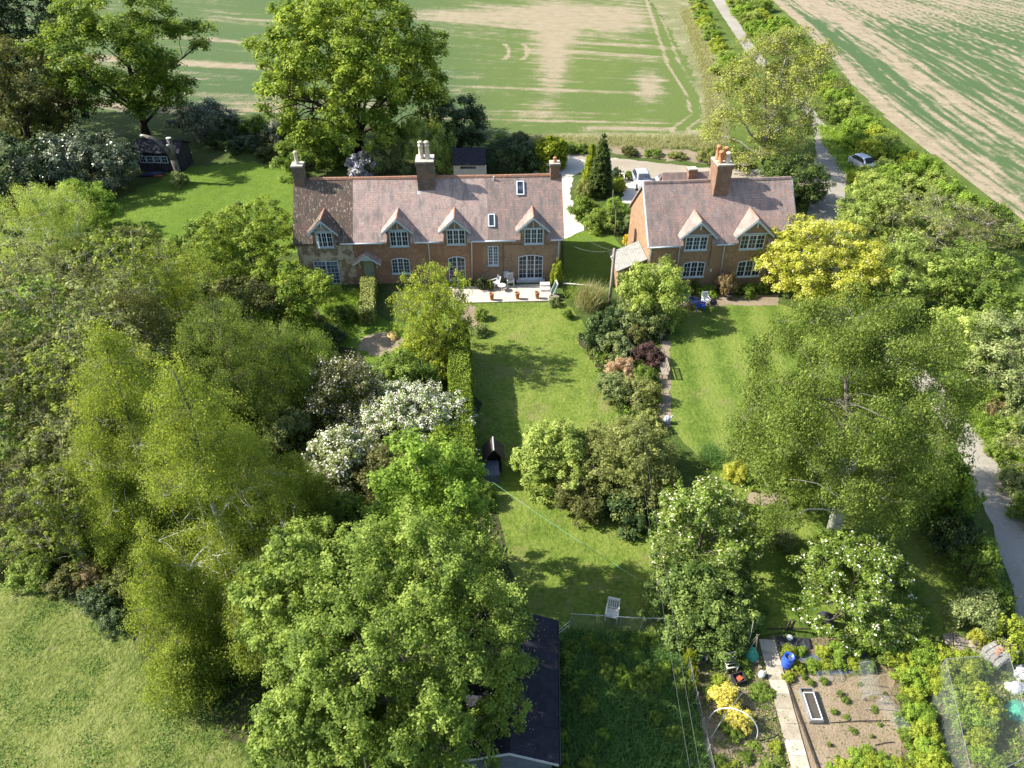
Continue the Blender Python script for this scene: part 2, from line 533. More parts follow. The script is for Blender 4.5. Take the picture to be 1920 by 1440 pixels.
def limb_mesh(rng, H, zb, C, lr, K, kidx, tr, trunk_top=.72, twig=.35, lean=(0, 0), forks=1, fine=.012, sides=6, limb=.45):
    mb = MB()
    stems = []
    for f in range(forks):
        a = 2 * math.pi * f / forks + .6
        off = .0 if forks == 1 else 1.0
        k = 7
        pts = []
        for i in range(k):
            s = i / (k - 1)
            z = s * H * trunk_top
            sp = off * (.08 + .12 * s) * H * .55
            pts.append(Vector((math.cos(a) * sp * s + lean[0] * s + rng.normal(0, .012 * H) * s, math.sin(a) * sp * s + lean[1] * s + rng.normal(0, .012 * H) * s, z)))
        rr = [tr * (1.25 if i == 0 else 1) * (1 - .78 * i / (k - 1)) / (1 if forks == 1 else 1.35) for i in range(k)]
        mb.tube(pts, rr, sides + 2); stems.append((pts, rr))
    # main limbs carry the secondary ones
    n = len(C); Cn = np.asarray(C); npr = int(max(4, min(11, n / 6)))
    far = [int(np.argmax(np.hypot(Cn[:, 0], Cn[:, 1])))]
    while len(far) < min(npr, n):
        dd = np.min(np.linalg.norm(Cn[:, None] - Cn[far][None], axis=2), axis=1); far.append(int(np.argmax(dd)))
    tips = [None] * n; nodes = []

    def branch(p0, c, r0, r1):
        hd = (c - p0).length
        mid = p0.lerp(c, .5) + Vector((rng.normal(0, .05 * hd), rng.normal(0, .05 * hd), hd * .10))
        pts = [p0, p0.lerp(mid, .55) + Vector(rng.normal(0, .02 * hd, 3)), mid, mid.lerp(c, .55) + Vector(rng.normal(0, .02 * hd, 3)), c]
        rr_ = [r0, r0 * .78 + r1 * .22, (r0 + r1) / 2, r0 * .3 + r1 * .7, r1]
        mb.tube(pts, rr_, max(4, sides - 1), cap=False)
        return pts, rr_
    for i in far:
        c = Vector(C[i]) * .88
        pts, rr = min(stems, key=lambda s: (s[0][4] - c).length)
        hd = math.hypot(c.x, c.y)
        zs = min(max(c.z - hd * .75 - lr[i] * .3, zb * .55), H * trunk_top * .97)
        s = zs / (H * trunk_top) * (len(pts) - 1); j = min(int(max(s, 0)), len(pts) - 2)
        bp, br_ = branch(pts[j].lerp(pts[j + 1], s - j), c, rr[j] * limb, max(.014, rr[j] * limb * .25))
        nodes += list(zip(bp[1:], br_[1:])); tips[i] = (Vector(C[i]), br_[-1])
    for pts, rr in stems: nodes += list(zip(pts[3:], [q * .5 for q in rr[3:]]))
    NP = np.array([p[:] for p, _ in nodes])
    for i in range(n):
        if tips[i] is not None: continue
        c = Vector(C[i]); d2 = np.linalg.norm(NP - Cn[i], axis=1) + np.maximum(0, NP[:, 2] - Cn[i][2]) * .6
        k = int(np.argmin(d2)); r0 = max(.016, nodes[k][1] * .5)
        branch(nodes[k][0], c, r0, max(.010, r0 * .35)); tips[i] = (c, max(.012, r0 * .35))
    if twig:
        pick = np.nonzero(rng.random(len(K)) < twig)[0]
        for i in pick:
            c, r0 = tips[kidx[i]]; k = Vector(K[i])
            e = k + (k - c) * .15
            mb.tube([c, c.lerp(e, .5) + Vector(rng.normal(0, .06, 3)), e], [max(fine, r0 * .7), max(fine, r0 * .5), fine * .6], 4, cap=False)
    return mb


def make_plant(name, loc, H, Rr, leafmat, barkmat, seed, shape='round', zb=None, lobes=None, lobe_r=None, dens=20., cl_r=.4, per=40,
               leaf=.14, aspect=.6, up=.55, droop=0., shoot=0., spread=1., flat=.8, wild=.6, tr=None, trunk_top=.72, twig=.3, lean=(0, 0),
               forks=1, fill=.25, jit=.16, squash=.8, fine=.012, bloom=None, rz=0., scale=None, label=None, cat=None, group=None, crown='crown',
               trunk='trunk', n_cl=None, oval=1.0, limb=.45, shift=(0, 0)):
    """an Empty at the foot with a crown of leaves, a trunk with its limbs and, for some, blossom"""
    rng = np.random.default_rng(seed)
    leaf *= .66 if leaf > .09 else .72; per = int(per * (2.1 if leaf > .06 else 1.8)); jit *= .7
    if zb is None: zb = H * .25
    if lobe_r is None: lobe_r = Rr * .26
    if lobes is None: lobes = 42
    if n_cl is None: n_cl = int(max(40, dens * Rr * Rr))
    C, lr, K, kidx, d = crown_points(rng, H, Rr, zb, shape, lobes, lobe_r, n_cl, squash, fill, jit)
    if shift != (0, 0):
        for A_ in (C, K): A_[:, 0] += shift[0]; A_[:, 1] += shift[1]
    if oval != 1.0:
        C[:, 0] *= oval; K[:, 0] *= oval
    P, nn, size, tint, tang = crown_leaves(rng, K, d, cl_r, per, leaf, up, droop, shoot, spread, flat, wild)
    root = empty(name, loc, rz, label, cat, group, scale)
    if barkmat is not None:
        limb_mesh(rng, H, zb, C, lr, K, kidx, tr or H * .022, trunk_top, twig, lean, forks, fine, 6, limb).build(trunk, barkmat, root, smooth=True, uv=False)
    if bloom:
        bm_, frac, bsize, where = bloom[:4]; bname = bloom[4] if len(bloom) > 4 else "blossom"
        m = rng.random(len(P)) < frac
        if where == 'top': m &= nn[:, 2] > .1
        q = leaf_mesh(bname, P[m] + nn[m] * .05, nn[m], np.full(m.sum(), bsize) * rng.uniform(.6, 1.3, m.sum()), tint[m], bm_, .85, None, rng)
        o = bpy.data.objects.new(bname, q); COL.objects.link(o); o.parent = root
        P, nn, size, tint = P[~m], nn[~m], size[~m], tint[~m]
        if tang is not None: tang = tang[~m]
    me = leaf_mesh(crown, P, nn, size, tint, leafmat, aspect, tang, rng)
    o = bpy.data.objects.new(crown, me); COL.objects.link(o); o.parent = root
    return root


def respecies(o, leafmat=None, barkmat=None):
    """give the parts of a copied plant their own leaf or bark"""
    for c in children(o):
        m = barkmat if c.name.split('.')[0] in ('trunk', 'stem', 'stems') else leafmat if c.name.split('.')[0] != 'blossom' else None
        if m is not None:
            c.material_slots[0].link = 'OBJECT'; c.material_slots[0].material = m


def dup(src, loc, rz=0., scale=(1, 1, 1), label=None, group=None, leafmat=None, barkmat=None, name=None):
    kids = [(k, children(k)) for k in children(src)]
    c = copy_tree(src, kids)
    if name: c.name = name
    c.location = loc; c.rotation_euler = (0, 0, rz); c.scale = scale
    if label: c['label'] = label
    if group: c['group'] = group
    if leafmat or barkmat: respecies(c, leafmat, barkmat)
    return c


def blades(name, pts, h, mat, seed, per=5, width=.02, lean=.5, label=None, cat=None, tint=None, parent=None, kind='stuff', jitter=.12):
    """grass and herb blades standing on the points"""
    rng = np.random.default_rng(seed)
    pts = np.asarray(pts, float)
    n = len(pts) * per
    P = np.repeat(pts, per, 0) + np.c_[rng.normal(0, jitter, (n, 2)), np.zeros(n)]
    hh = h * rng.uniform(.45, 1.2, n)
    t = unit(np.c_[rng.normal(0, lean, (n, 2)), np.ones(n)])
    nn = unit(np.cross(t, unit(rng.normal(size=(n, 3)))) + np.array([0, 0, .6]))
    tt = rng.random(n) if tint is None else np.clip(np.repeat(tint, per) + rng.normal(0, .15, n), 0, 1)
    me = leaf_mesh(name, P + t * (hh / 2)[:, None], nn, hh / 2, tt, mat, width, t, rng, .1)
    o = bpy.data.objects.new(name, me); COL.objects.link(o)
    if parent: o.parent = parent
    return tag(o, label, cat, None, kind)


def in_poly(x, y, poly):
    ins = np.zeros(len(x), bool); n = len(poly)
    for i in range(n):
        x1, y1 = poly[i][:2]; x2, y2 = poly[(i + 1) % n][:2]
        c = ((y1 > y) != (y2 > y)) & (x < (x2 - x1) * (y - y1) / (y2 - y1 + 1e-12) + x1)
        ins ^= c
    return ins


def scatter(poly, n, seed, z=0.0):
    """n random points on a ground polygon"""
    rng = np.random.default_rng(seed)
    p = np.array([q[:2] for q in poly]); lo, hi = p.min(0), p.max(0)
    out = np.zeros((0, 2))
    while len(out) < n:
        q = rng.uniform(lo, hi, (n * 2, 2))
        out = np.r_[out, q[in_poly(q[:, 0], q[:, 1], p)]]
    return np.c_[out[:n], np.full(n, z)]


# leaf, bark and blossom materials
L_OAK = mat_leaf('oak_leaf', [(.042, .072, .010), (.098, .145, .018), (.168, .214, .032)])
L_OAK2 = mat_leaf('dark_oak_leaf', [(.030, .060, .009), (.080, .125, .015), (.150, .195, .025)])
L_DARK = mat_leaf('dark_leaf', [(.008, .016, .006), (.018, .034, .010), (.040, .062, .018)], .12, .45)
L_OLIVE = mat_leaf('olive_leaf', [(.030, .038, .012), (.062, .072, .022), (.110, .118, .040)])
L_LUSH = mat_leaf('lush_leaf', [(.042, .071, .013), (.095, .143, .025), (.168, .220, .053)])
L_LUSH2 = mat_leaf('fresh_leaf', [(.056, .096, .014), (.112, .178, .025), (.172, .245, .044)])
L_BIRCH = mat_leaf('birch_leaf', [(.060, .090, .014), (.116, .156, .026), (.182, .222, .048)], .6)
L_BIRCH2 = mat_leaf('green_birch_leaf', [(.036, .060, .012), (.076, .110, .021), (.134, .177, .040)], .5)
L_GREY = mat_leaf('grey_green_leaf', [(.052, .075, .028), (.108, .140, .056), (.190, .225, .100)])
L_SILVER = mat_leaf('glossy_grey_leaf', [(.016, .026, .012), (.036, .052, .026), (.085, .105, .062)], .1, .34, .4)
L_MID = mat_leaf('mid_green_leaf', [(.036, .064, .012), (.080, .125, .022), (.150, .205, .042)])
L_BRIGHT = mat_leaf('bright_leaf', [(.078, .110, .013), (.150, .192, .024), (.230, .270, .045)])
L_PALE = mat_leaf('pale_leaf', [(.075, .110, .024), (.145, .195, .046), (.235, .285, .085)])
L_LIME = mat_leaf('lime_leaf', [(.115, .165, .010), (.21, .28, .018), (.33, .39, .040)], gain=1.15)
L_GOLD = mat_leaf('golden_leaf', [(.28, .33, .035), (.48, .53, .075), (.68, .70, .19)], gain=1.0)
L_YEL = mat_leaf('yellow_flower', [(.50, .36, .01), (.72, .55, .02), (.80, .68, .12)], .2, gain=1.0)
L_IVY = mat_leaf('ivy_leaf', [(.020, .038, .009), (.050, .080, .017), (.105, .145, .038)], .25)
L_LEMON = mat_leaf('lemon_flower', [(.42, .40, .05), (.60, .54, .09), (.74, .69, .24)], .2, gain=1.0)
L_TAWNY = mat_leaf('tawny_leaf', [(.058, .074, .020), (.112, .134, .040), (.180, .202, .072)])
L_BROWN = mat_leaf('brown_leaf', [(.075, .058, .028), (.145, .115, .060), (.230, .190, .110)])
L_PURP = mat_leaf('purple_leaf', [(.026, .016, .015), (.056, .034, .034), (.105, .070, .068)])
L_PINK = mat_leaf('pinkish_leaf', [(.120, .085, .050), (.230, .170, .110), (.340, .270, .200)])
L_STRAW = mat_leaf('straw_blade', [(.110, .125, .050), (.180, .190, .090), (.270, .265, .150)], gain=1.8)
L_GRASS = mat_leaf('grass_blade', [(.045, .085, .010), (.095, .160, .018), (.170, .240, .040)])
L_DGRASS = mat_leaf('deep_grass_blade', [(.030, .065, .018), (.062, .120, .034), (.110, .185, .055)])
L_WHITE = mat_leaf('white_blossom', [(.62, .62, .56), (.78, .77, .74), (.84, .83, .82)], .25, gain=1.0)
L_LILAC = mat_leaf('lilac_blossom', [(.26, .26, .42), (.40, .40, .58), (.56, .56, .74)], .25, gain=1.0)
L_CREAM = mat_leaf('cream_blossom', [(.45, .44, .30), (.62, .60, .45), (.74, .72, .62)], .25, gain=1.0)
L_YEW = mat_leaf('yew_leaf', [(.013, .023, .005), (.026, .043, .009), (.055, .080, .015)], .12)
L_BOX = mat_leaf('hedge_leaf', [(.055, .070, .018), (.105, .125, .034), (.170, .190, .060)], .15)
B_GREY = mat_bark('grey_bark', (.060, .050, .038), (.170, .150, .120))
B_PALE = mat_bark('pale_bark', (.180, .160, .125), (.360, .330, .270))
B_DARK = mat_bark('dark_bark', (.020, .016, .012), (.055, .044, .032))
B_BROWN = mat_bark('brown_bark', (.050, .034, .020), (.120, .085, .055))


def birch_bark():
    m, nt, out = newmat('birch_bark')
    f = noise(nt, coords(nt, 'Object', (1.2, 1.2, 3.0)), 2.6, 5, .75)
    sp = nt.nodes.new('ShaderNodeSeparateXYZ'); nt.links.new(coords(nt, 'Object'), sp.inputs[0])
    hz = ramp(nt, math_(nt, 'MULTIPLY', sp.outputs['Z'], .1), [(.5, (0, 0, 0)), (.75, (1, 1, 1))])   # white stem, browner branches higher up
    principled(nt, out, mixc(nt, hz, ramp(nt, f, [(.36, (.05, .045, .04)), (.46, (.60, .58, .53)), (.75, (.74, .72, .68))]), ramp(nt, f, [(.4, (.06, .05, .04)), (.65, (.20, .185, .16))])), .7, .2, f, .3, .02)
    return m


B_BIRCH = birch_bark()

# ------------------------------------------------------------------ the ground and what lies flat on it
M_GROUND = mat_grass('rough_ground', [(.040, .070, .014), (.075, .115, .022), (.120, .150, .045)], (.17, .15, .08), .04, .15, .9, 5.0)
M_LAWN = mat_grass('lawn_grass', [(.072, .112, .016), (.116, .165, .024), (.170, .208, .042)], (.20, .19, .07), .05, .16, .9, 4.2, .8, k=.9, ct=.45)
M_LAWN2 = mat_grass('striped_lawn_grass', [(.070, .114, .016), (.110, .163, .024), (.160, .202, .040)], (.19, .19, .065), .03, .16, .9, 4.2, .8, (.11, 2.0, .13), k=.9, ct=.45)
M_LAWN3 = mat_grass('orchard_grass', [(.065, .108, .014), (.105, .168, .020), (.150, .212, .034)], (.17, .19, .045), -.02, .14, .9, 6.0, .8, k=.92)
M_PADD = mat_grass('paddock_grass', [(.048, .072, .016), (.116, .148, .032), (.188, .208, .062)], (.22, .20, .10), .0, .22, 1.5, 4.5, 1.0, k=.9, ct=.5)
M_PEN = mat_grass('pen_grass', [(.022, .055, .012), (.048, .100, .022), (.085, .150, .038)], None, 0, .3, 1.2, 6.0, 1.0)
M_VERGE = mat_grass('dry_verge_grass', [(.110, .135, .040), (.210, .215, .095), (.330, .310, .180)], (.38, .34, .22), .06, .12, .7, 4.0, .9)
M_GREENV = mat_grass('green_verge_grass', [(.060, .100, .018), (.105, .155, .026), (.160, .200, .050)], None, 0, .15, .8, 5.0, .9)
M_SOIL = mat_soil('garden_soil', [(.150, .115, .075), (.235, .180, .120), (.320, .255, .180)], 1.6, k=1.0)
M_SOILG = mat_grass('weedy_soil', [(.070, .085, .025), (.150, .125, .070), (.240, .185, .120)], (.09, .13, .03), .06, .5, 2.0, 8.0, k=1.0)
M_DARKS = mat_soil('dark_soil', [(.035, .028, .020), (.075, .058, .040), (.140, .110, .080)], 2.2)
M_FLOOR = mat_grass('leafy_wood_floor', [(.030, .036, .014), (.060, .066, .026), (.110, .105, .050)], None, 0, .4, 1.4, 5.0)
M_GRAVEL = mat_soil('pale_gravel', [(.42, .38, .31), (.52, .47, .40), (.60, .56, .49)], 1.2, .4, k=.95)
M_TRACK = mat_soil('gravel_track', [(.28, .23, .17), (.40, .34, .26), (.50, .44, .35)], .9, .5)
M_ROAD = mat_soil('worn_road', [(.27, .245, .205), (.37, .34, .285), (.46, .42, .365)], .8, .3)
M_BARE = mat_soil('bare_earth', [(.20, .16, .11), (.31, .25, .17), (.40, .33, .24)], 1.0, .6)


def zone(name, pts, z, mat, jit=.25, step=.8, seed=1, pix=True):
    """one flat sheet of ground with an uneven edge"""
    rng = np.random.default_rng(seed)
    P = [at(*p) if pix else Vector((p[0], p[1], 0)) for p in pts]
    out = []
    for i, a in enumerate(P):
        b = P[(i + 1) % len(P)]; n = max(1, min(400, int((b - a).length / step)))
        for k in range(n):
            q = a.lerp(b, k / n)
            out.append((q.x + rng.normal(0, jit), q.y + rng.normal(0, jit), z))
    m = MB(); m.add(out, [tuple(range(len(out)))])
    me = bpy.data.meshes.new(name); me.from_pydata(m.v, [], m.f); me.update()
    if me.polygons[0].normal.z < 0: me.flip_normals()
    me.materials.append(mat)
    o = bpy.data.objects.new(name, me); COL.objects.link(o)
    o['kind'] = 'structure'
    return [(p[0], p[1]) for p in out]


# one sheet to the horizon
g = MB(); g.add([(-1800, -600, 0), (1800, -600, 0), (1800, 2600, 0), (-1800, 2600, 0)], [(0, 1, 2, 3)])
tag(g.build('ground', M_GROUND, uv=False), kind='structure')


def mat_crop(name, greens, tans, fine=3.0):
    """young crop: bare soil shows where the mask is high, broken up by the drill rows"""
    greens = [tuple(x * .74 for x in c) for c in greens]; tans = [tuple(x * .72 for x in c) for c in tans]
    m, nt, out = newmat(name)
    v = pos(nt)
    a = N(nt, 'ShaderNodeAttribute', attribute_name='bare'); b = N(nt, 'ShaderNodeAttribute', attribute_name='hue')
    n1 = noise(nt, v, fine, 4, .7); n2 = noise(nt, v, .45, 5, .65)
    f = math_(nt, 'ADD', a.outputs['Fac'], math_(nt, 'ADD', math_(nt, 'MULTIPLY', math_(nt, 'SUBTRACT', n1, .5), 1.15), math_(nt, 'MULTIPLY', math_(nt, 'SUBTRACT', n2, .5), .8)))
    f = ramp(nt, f, [(.26, (0, 0, 0)), (.74, (1, 1, 1))])
    gc = mixc(nt, b.outputs['Fac'], greens[0], greens[1])
    gc = mixc(nt, ramp(nt, n1, [(.4, (0, 0, 0)), (.6, (1, 1, 1))]), gc, mixc(nt, .3, gc, (.03, .06, .02)))
    tc = ramp(nt, math_(nt, 'ADD', math_(nt, 'MULTIPLY', n2, .6), math_(nt, 'MULTIPLY', n1, .4)), [(.38, tans[0]), (.62, tans[1])])
    principled(nt, out, mixc(nt, f, gc, tc), .95, .1, n1, .8, .12)
    return m


def field(name, x0, x1, y0, y1, s, inside, mask, mat, z):
    nx, ny = int((x1 - x0) / s) + 1, int((y1 - y0) / s) + 1
    X, Y = np.meshgrid(np.linspace(x0, x1, nx), np.linspace(y0, y1, ny))
    X, Y = X.ravel(), Y.ravel()
    I = (np.arange(ny - 1)[:, None] * nx + np.arange(nx - 1)[None]).ravel()
    F = np.stack([I, I + 1, I + nx + 1, I + nx], 1)
    F = F[inside(X[F].mean(1), Y[F].mean(1))]
    used = np.unique(F); mp = np.zeros(nx * ny, np.int64); mp[used] = np.arange(len(used)); F = mp[F]; X, Y = X[used], Y[used]
    me = bpy.data.meshes.new(name)
    me.vertices.add(len(X)); me.loops.add(len(F) * 4); me.polygons.add(len(F))
    me.vertices.foreach_set('co', np.stack([X, Y, np.full(len(X), z)], 1).astype(np.float32).ravel())
    me.loops.foreach_set('vertex_index', F.astype(np.int32).ravel())
    me.polygons.foreach_set('loop_start', np.arange(0, len(F) * 4, 4, dtype=np.int32))
    me.update(calc_edges=True)
    a, h = mask(X, Y)
    me.attributes.new('bare', 'FLOAT', 'POINT').data.foreach_set('value', np.clip(a, 0, 1).astype(np.float32))
    me.attributes.new('hue', 'FLOAT', 'POINT').data.foreach_set('value', np.clip(h, 0, 1).astype(np.float32))
    me.materials.append(mat)
    o = bpy.data.objects.new(name, me); COL.objects.link(o); o['kind'] = 'structure'


def gs(x, c, w): return np.exp(-((x - c) / w) ** 2)


FL = [at(-500, 195), at(150, 208), at(350, 214), at(530, 214), at(930, 250), at(1325, 258)]
FLR = [(1325, 258), (1322, 215), (1300, 130), (1262, 60), (1215, 0)]
fl_edge = [at(*p) for p in FLR]
poly_left = [tuple(p[:2]) for p in FL[:-1]] + [tuple(p[:2]) for p in fl_edge] + [(5, 420), (-400, 420), (-400, 170)]


def bare_left(X, Y):
    u, v = to_px(X, Y)
    sl_ = np.clip(.0627 - .00034 * (v - 118), .02, .075)
    w = v - sl_ * (u - 350)
    st = fbm(u * .0035 + 9, w * .085, 3, 4)
    st2 = fbm(u * .010 + 2, w * .30, 8, 3)
    st3 = fbm(u * .02 + 5, w * .8, 9, 3)
    a = .75 * np.clip((st - .58) * 4.5, 0, .5) + .45 * np.clip((st2 - .58) * 5, 0, .5)
    a += .5 * (st3 - .5)
    left = u < 560; right = u > 780
    a += np.where(left, .9 * gs(w, 118, 6) + .8 * gs(w, 203, 3) + .35 * gs(w, 190, 3) + .35 * gs(w, 72, 4) * (u > 380), 0)
    a += np.where(right, .5 * gs(w, 116, 4) * gs(u, 860, 60) + .8 * gs(w, 137, 3.5) * np.clip(1.2 - abs(u - 1020) / 260, 0, 1) + .75 * gs(w, 209, 2.0) + .35 * gs(w, 190, 2.0) * (u < 1200), 0)
    # bare patches
    for cu, cv, ru, rv, s in ((1060, 30, 170, 26, .75), (1040, 60, 40, 60, .7), (1035, 120, 26, 80, .55), (1218, 165, 26, 30, .95), (880, 30, 110, 16, .6), (1160, 40, 60, 30, .5), (1010, 205, 30, 25, .3)):
        a += s * np.exp(-(((u - cu) / ru) ** 2 + ((v - cv) / rv) ** 2)) * (.6 + .8 * st2)
    # turning marks of the tractor and the wheel lines near the right edge
    for c0 in (950, 985):
        r = np.hypot((u - (c0 - 26)) / 1.5, v - 97); a += .9 * gs(r, 20, 2.2) * (u > c0 - 18) * (v > 82) * (v < 112)
    a += .5 * gs(v, 240, 5) * (u > 1100) * (u < 1260) + .35 * np.clip((v - 246) / 10, 0, 1)
    uc = np.interp(v, [0, 60, 120, 180, 215, 245], [1236, 1262, 1285, 1312, 1310, 1270])
    lime = gs(u, uc, 26 + v * .08); a -= .45 * lime
    for off in (0, 16):
        uc = np.interp(v, [0, 60, 120, 180, 215, 240], [1212, 1232, 1252, 1288, 1296, 1262]) + off * (1 + v / 300)
        a += 1.1 * gs(u, uc, 2.2 + v * .006)
    hue = .25 + .9 * lime + .55 * np.clip((u - 780) / 200, 0, 1) + .5 * (fbm(u * .008, v * .03, 5) - .5) - .45 * np.clip((930 - u) / 100, 0, 1) * (v > 130)
    hue += .5 * gs(u, 1110, 90) * gs(v, 95, 60) + .4 * gs(u, 1180, 90) * gs(v, 225, 22)
    return .08 + a * .9, hue


M_CROP = mat_crop('young_crop', [(.092, .142, .054), (.140, .186, .046)], [(.30, .25, .155), (.38, .32, .215)])
field('crop_field', -210, 62, 84, 262, .45, lambda x, y: in_poly(x, y, poly_left), bare_left, M_CROP, .004)
zone('far_field', [(-400, 261), (60, 261), (5, 700), (-400, 700)], .004, M_LAWN3, .1, 20, 2, False)

RB = [(1430, -60), (1447, 0), (1493, 40), (1557, 107), (1600, 160), (1647, 207), (1693, 247), (1747, 287), (1913, 410), (2030, 500)]
rb = [at(*p) for p in RB]
rby = np.array([p.y for p in rb])[::-1]; rbx = np.array([p.x for p in rb])[::-1]
poly_right = [tuple(p[:2]) for p in rb] + [(190, 52), (330, 300), (rb[0].x, 330)]


def bare_right(X, Y):
    dx = X - np.interp(Y, rby, rbx)
    s = np.maximum(0, 183 - Y)
    t = dx / (1 + s * .0125)
    st = fbm(t * 1.15, s * .030 + 4, 11, 4); st2 = fbm(t * 3.4, s * .07, 15, 3)
    base = np.interp(t, [-1, .7, 1.4, 2.0, 5.0, 6.4, 9.4, 10.6, 14, 17, 19, 22, 60], [.75, .62, .34, .06, .08, .48, .55, .12, .06, .26, .40, .06, .12])
    top = np.clip((Y - 148) / 22, 0, 1) * np.clip(1.1 - .004 * t, 0, 1)
    st3 = fbm(t * 7.5, s * .16 + 3, 19, 3)
    a = base + (st - .5) * 1.2 + (st2 - .5) * 1.0 + (st3 - .5) * .9 + top * .45
    a += .17 * np.sin(dx * 2 * math.pi / 1.75 + 2 * st) * (.5 + st2)
    a += .40 * gs((t * 1.1) % 1.6, .8, .14)
    return a, .1 + .5 * (fbm(X * .06, Y * .06, 4) - .3)


M_CROP2 = mat_crop('thin_crop', [(.085, .142, .055), (.118, .165, .055)], [(.30, .24, .155), (.42, .345, .24)], 2.6)
field('stubble_field', 30, 172, 50, 262, .45, lambda x, y: in_poly(x, y, poly_right), bare_right, M_CROP2, .004)

# verges, road, drive
zone('dry_verge', [(1205, -20), (1300, -20), (1345, 90), (1365, 200), (1372, 268), (1330, 276), (925, 268), (920, 252), (1240, 250), (1318, 240), (1318, 200), (1290, 120), (1258, 60)], .006, M_VERGE, .35, 1.2, 3)
zone('roadside_grass', [(1290, -20), (1450, -20), (1500, 40), (1565, 107), (1655, 207), (1760, 290), (1925, 410), (2200, 700), (1560, 560), (1400, 330), (1345, 260)], .003, M_GREENV, .3, 1.5, 4)
rdl = [(1326, -30), (1335, 0), (1397, 95), (1450, 150), (1500, 200), (1528, 245), (1530, 290), (1522, 340), (1514, 400), (1505, 450), (1500, 520), (1620, 640), (1735, 745), (1800, 850), (1850, 960), (1890, 1080), (1915, 1200)]
rdr = [(1995, 1200), (1955, 1080), (1915, 960), (1862, 850), (1788, 745), (1680, 640), (1574, 520), (1576, 450), (1578, 400), (1588, 340), (1582, 290), (1556, 245), (1520, 200), (1468, 150), (1419, 95), (1358, 0), (1348, -30)]
zone('road', rdl + rdr, .016, M_ROAD, .07, .8, 5)
zone('driveway', [(1000, 322), (1040, 286), (1062, 286), (1200, 303), (1330, 318), (1440, 318), (1535, 330), (1535, 345), (1430, 336), (1250, 350), (1240, 380), (1165, 382), (1172, 330), (1110, 310), (1075, 330), (1068, 368), (1082, 412), (1098, 432), (1060, 448), (1000, 448)], .012, M_GRAVEL, .12, .7, 6)
zone('farm_track', [(1055, 286), (1190, 300), (1330, 316), (1440, 322), (1540, 322), (1535, 350), (1430, 342), (1240, 346), (1120, 308)], .0145, M_TRACK, .15, .7, 7)
zone('bare_bank', [(1140, 272), (1330, 284), (1400, 300), (1400, 314), (1250, 300), (1150, 288)], .008, M_BARE, .3, .7, 8)

# lawns
LAWN_MAIN = [(820, 566), (1060, 566), (1100, 610), (1140, 690), (1190, 800), (1240, 900), (1262, 1186), (1010, 1186), (930, 1186), (905, 1000), (880, 760), (860, 640)]
zone('lawn', LAWN_MAIN, .006, M_LAWN, .12, .6, 9)
zone('side_lawn', [(1057, 446), (1098, 432), (1150, 442), (1172, 470), (1164, 535), (1057, 535)], .006, M_LAWN3, .06, .6, 10)
LAWN_R = [(1256, 800), (1255, 640), (1262, 572), (1450, 566), (1530, 590), (1600, 700), (1750, 860), (1830, 1010), (1850, 1140), (1760, 1196), (1420, 1186), (1400, 1000), (1330, 880)]
zone('striped_lawn', LAWN_R, .007, M_LAWN2, .1, .6, 11)
zone('back_lawn', [(150, 420), (250, 360), (350, 312), (470, 306), (560, 310), (556, 470), (480, 500), (300, 500), (170, 470)], .006, M_LAWN3, .3, .8, 12)
PADD = [(-420, 1040), (-60, 1070), (90, 1095), (170, 1140), (240, 1200), (330, 1300), (430, 1380), (520, 1500), (560, 1700), (-500, 1700)]
zone('paddock', PADD, .006, M_PADD, .25, .8, 13)
zone('front_garden', [(590, 540), (670, 545), (720, 600), (760, 610), (800, 560), (880, 560), (880, 640), (700, 680), (600, 660)], .005, M_LAWN3, .15, .6, 14)
zone('pen_ground', [(1048, 1186), (1275, 1186), (1330, 1460), (1345, 1560), (1046, 1560)], .008, M_PEN, .06, .5, 15)
# beds and paths
zone('garden_path', [(1238, 640), (1256, 640), (1258, 800), (1234, 800)], .012, M_BARE, .06, .4, 16)
zone('house_path', [(1262, 556), (1460, 552), (1460, 572), (1255, 576)], .013, M_BARE, .07, .4, 17)
zone('soil_patch', [(672, 655), (700, 628), (740, 630), (790, 645), (770, 662), (700, 668)], .012, M_BARE, .1, .4, 18)
zone('border_soil', [(1085, 640), (1110, 600), (1250, 590), (1240, 800), (1210, 900), (1150, 740)], .009, M_DARKS, .1, .5, 19)
zone('dry_path', [(872, 572), (892, 575), (898, 612), (878, 622), (860, 610)], .012, M_BARE, .1, .4, 20)
zone('vegetable_soil', [(1300, 1205), (1440, 1196), (1640, 1200), (1900, 1215), (2010, 1330), (2050, 1560), (1340, 1560), (1310, 1330)], .010, M_SOILG, .12, .5, 21)
zone('dug_bed', [(1470, 1262), (1560, 1270), (1672, 1262), (1690, 1440), (1700, 1520), (1530, 1520), (1508, 1440)], .014, M_SOIL, .06, .35, 22)
zone('seed_bed', [(1320, 1290), (1425, 1285), (1450, 1440), (1470, 1520), (1350, 1520), (1330, 1440)], .013, M_SOIL, .12, .35, 23)
zone('bare_patch', [(1400, 925), (1450, 915), (1470, 935), (1440, 950), (1405, 945)], .011, M_BARE, .12, .4, 24)
zone('woodland_floor', [(-500, 470), (120, 470), (330, 470), (560, 520), (640, 640), (700, 700), (880, 690), (905, 900), (1000, 1180), (860, 1500), (440, 1390), (250, 1210), (170, 1140), (-50, 1070), (-450, 1050)], .008, M_FLOOR, .3, 1.0, 25)

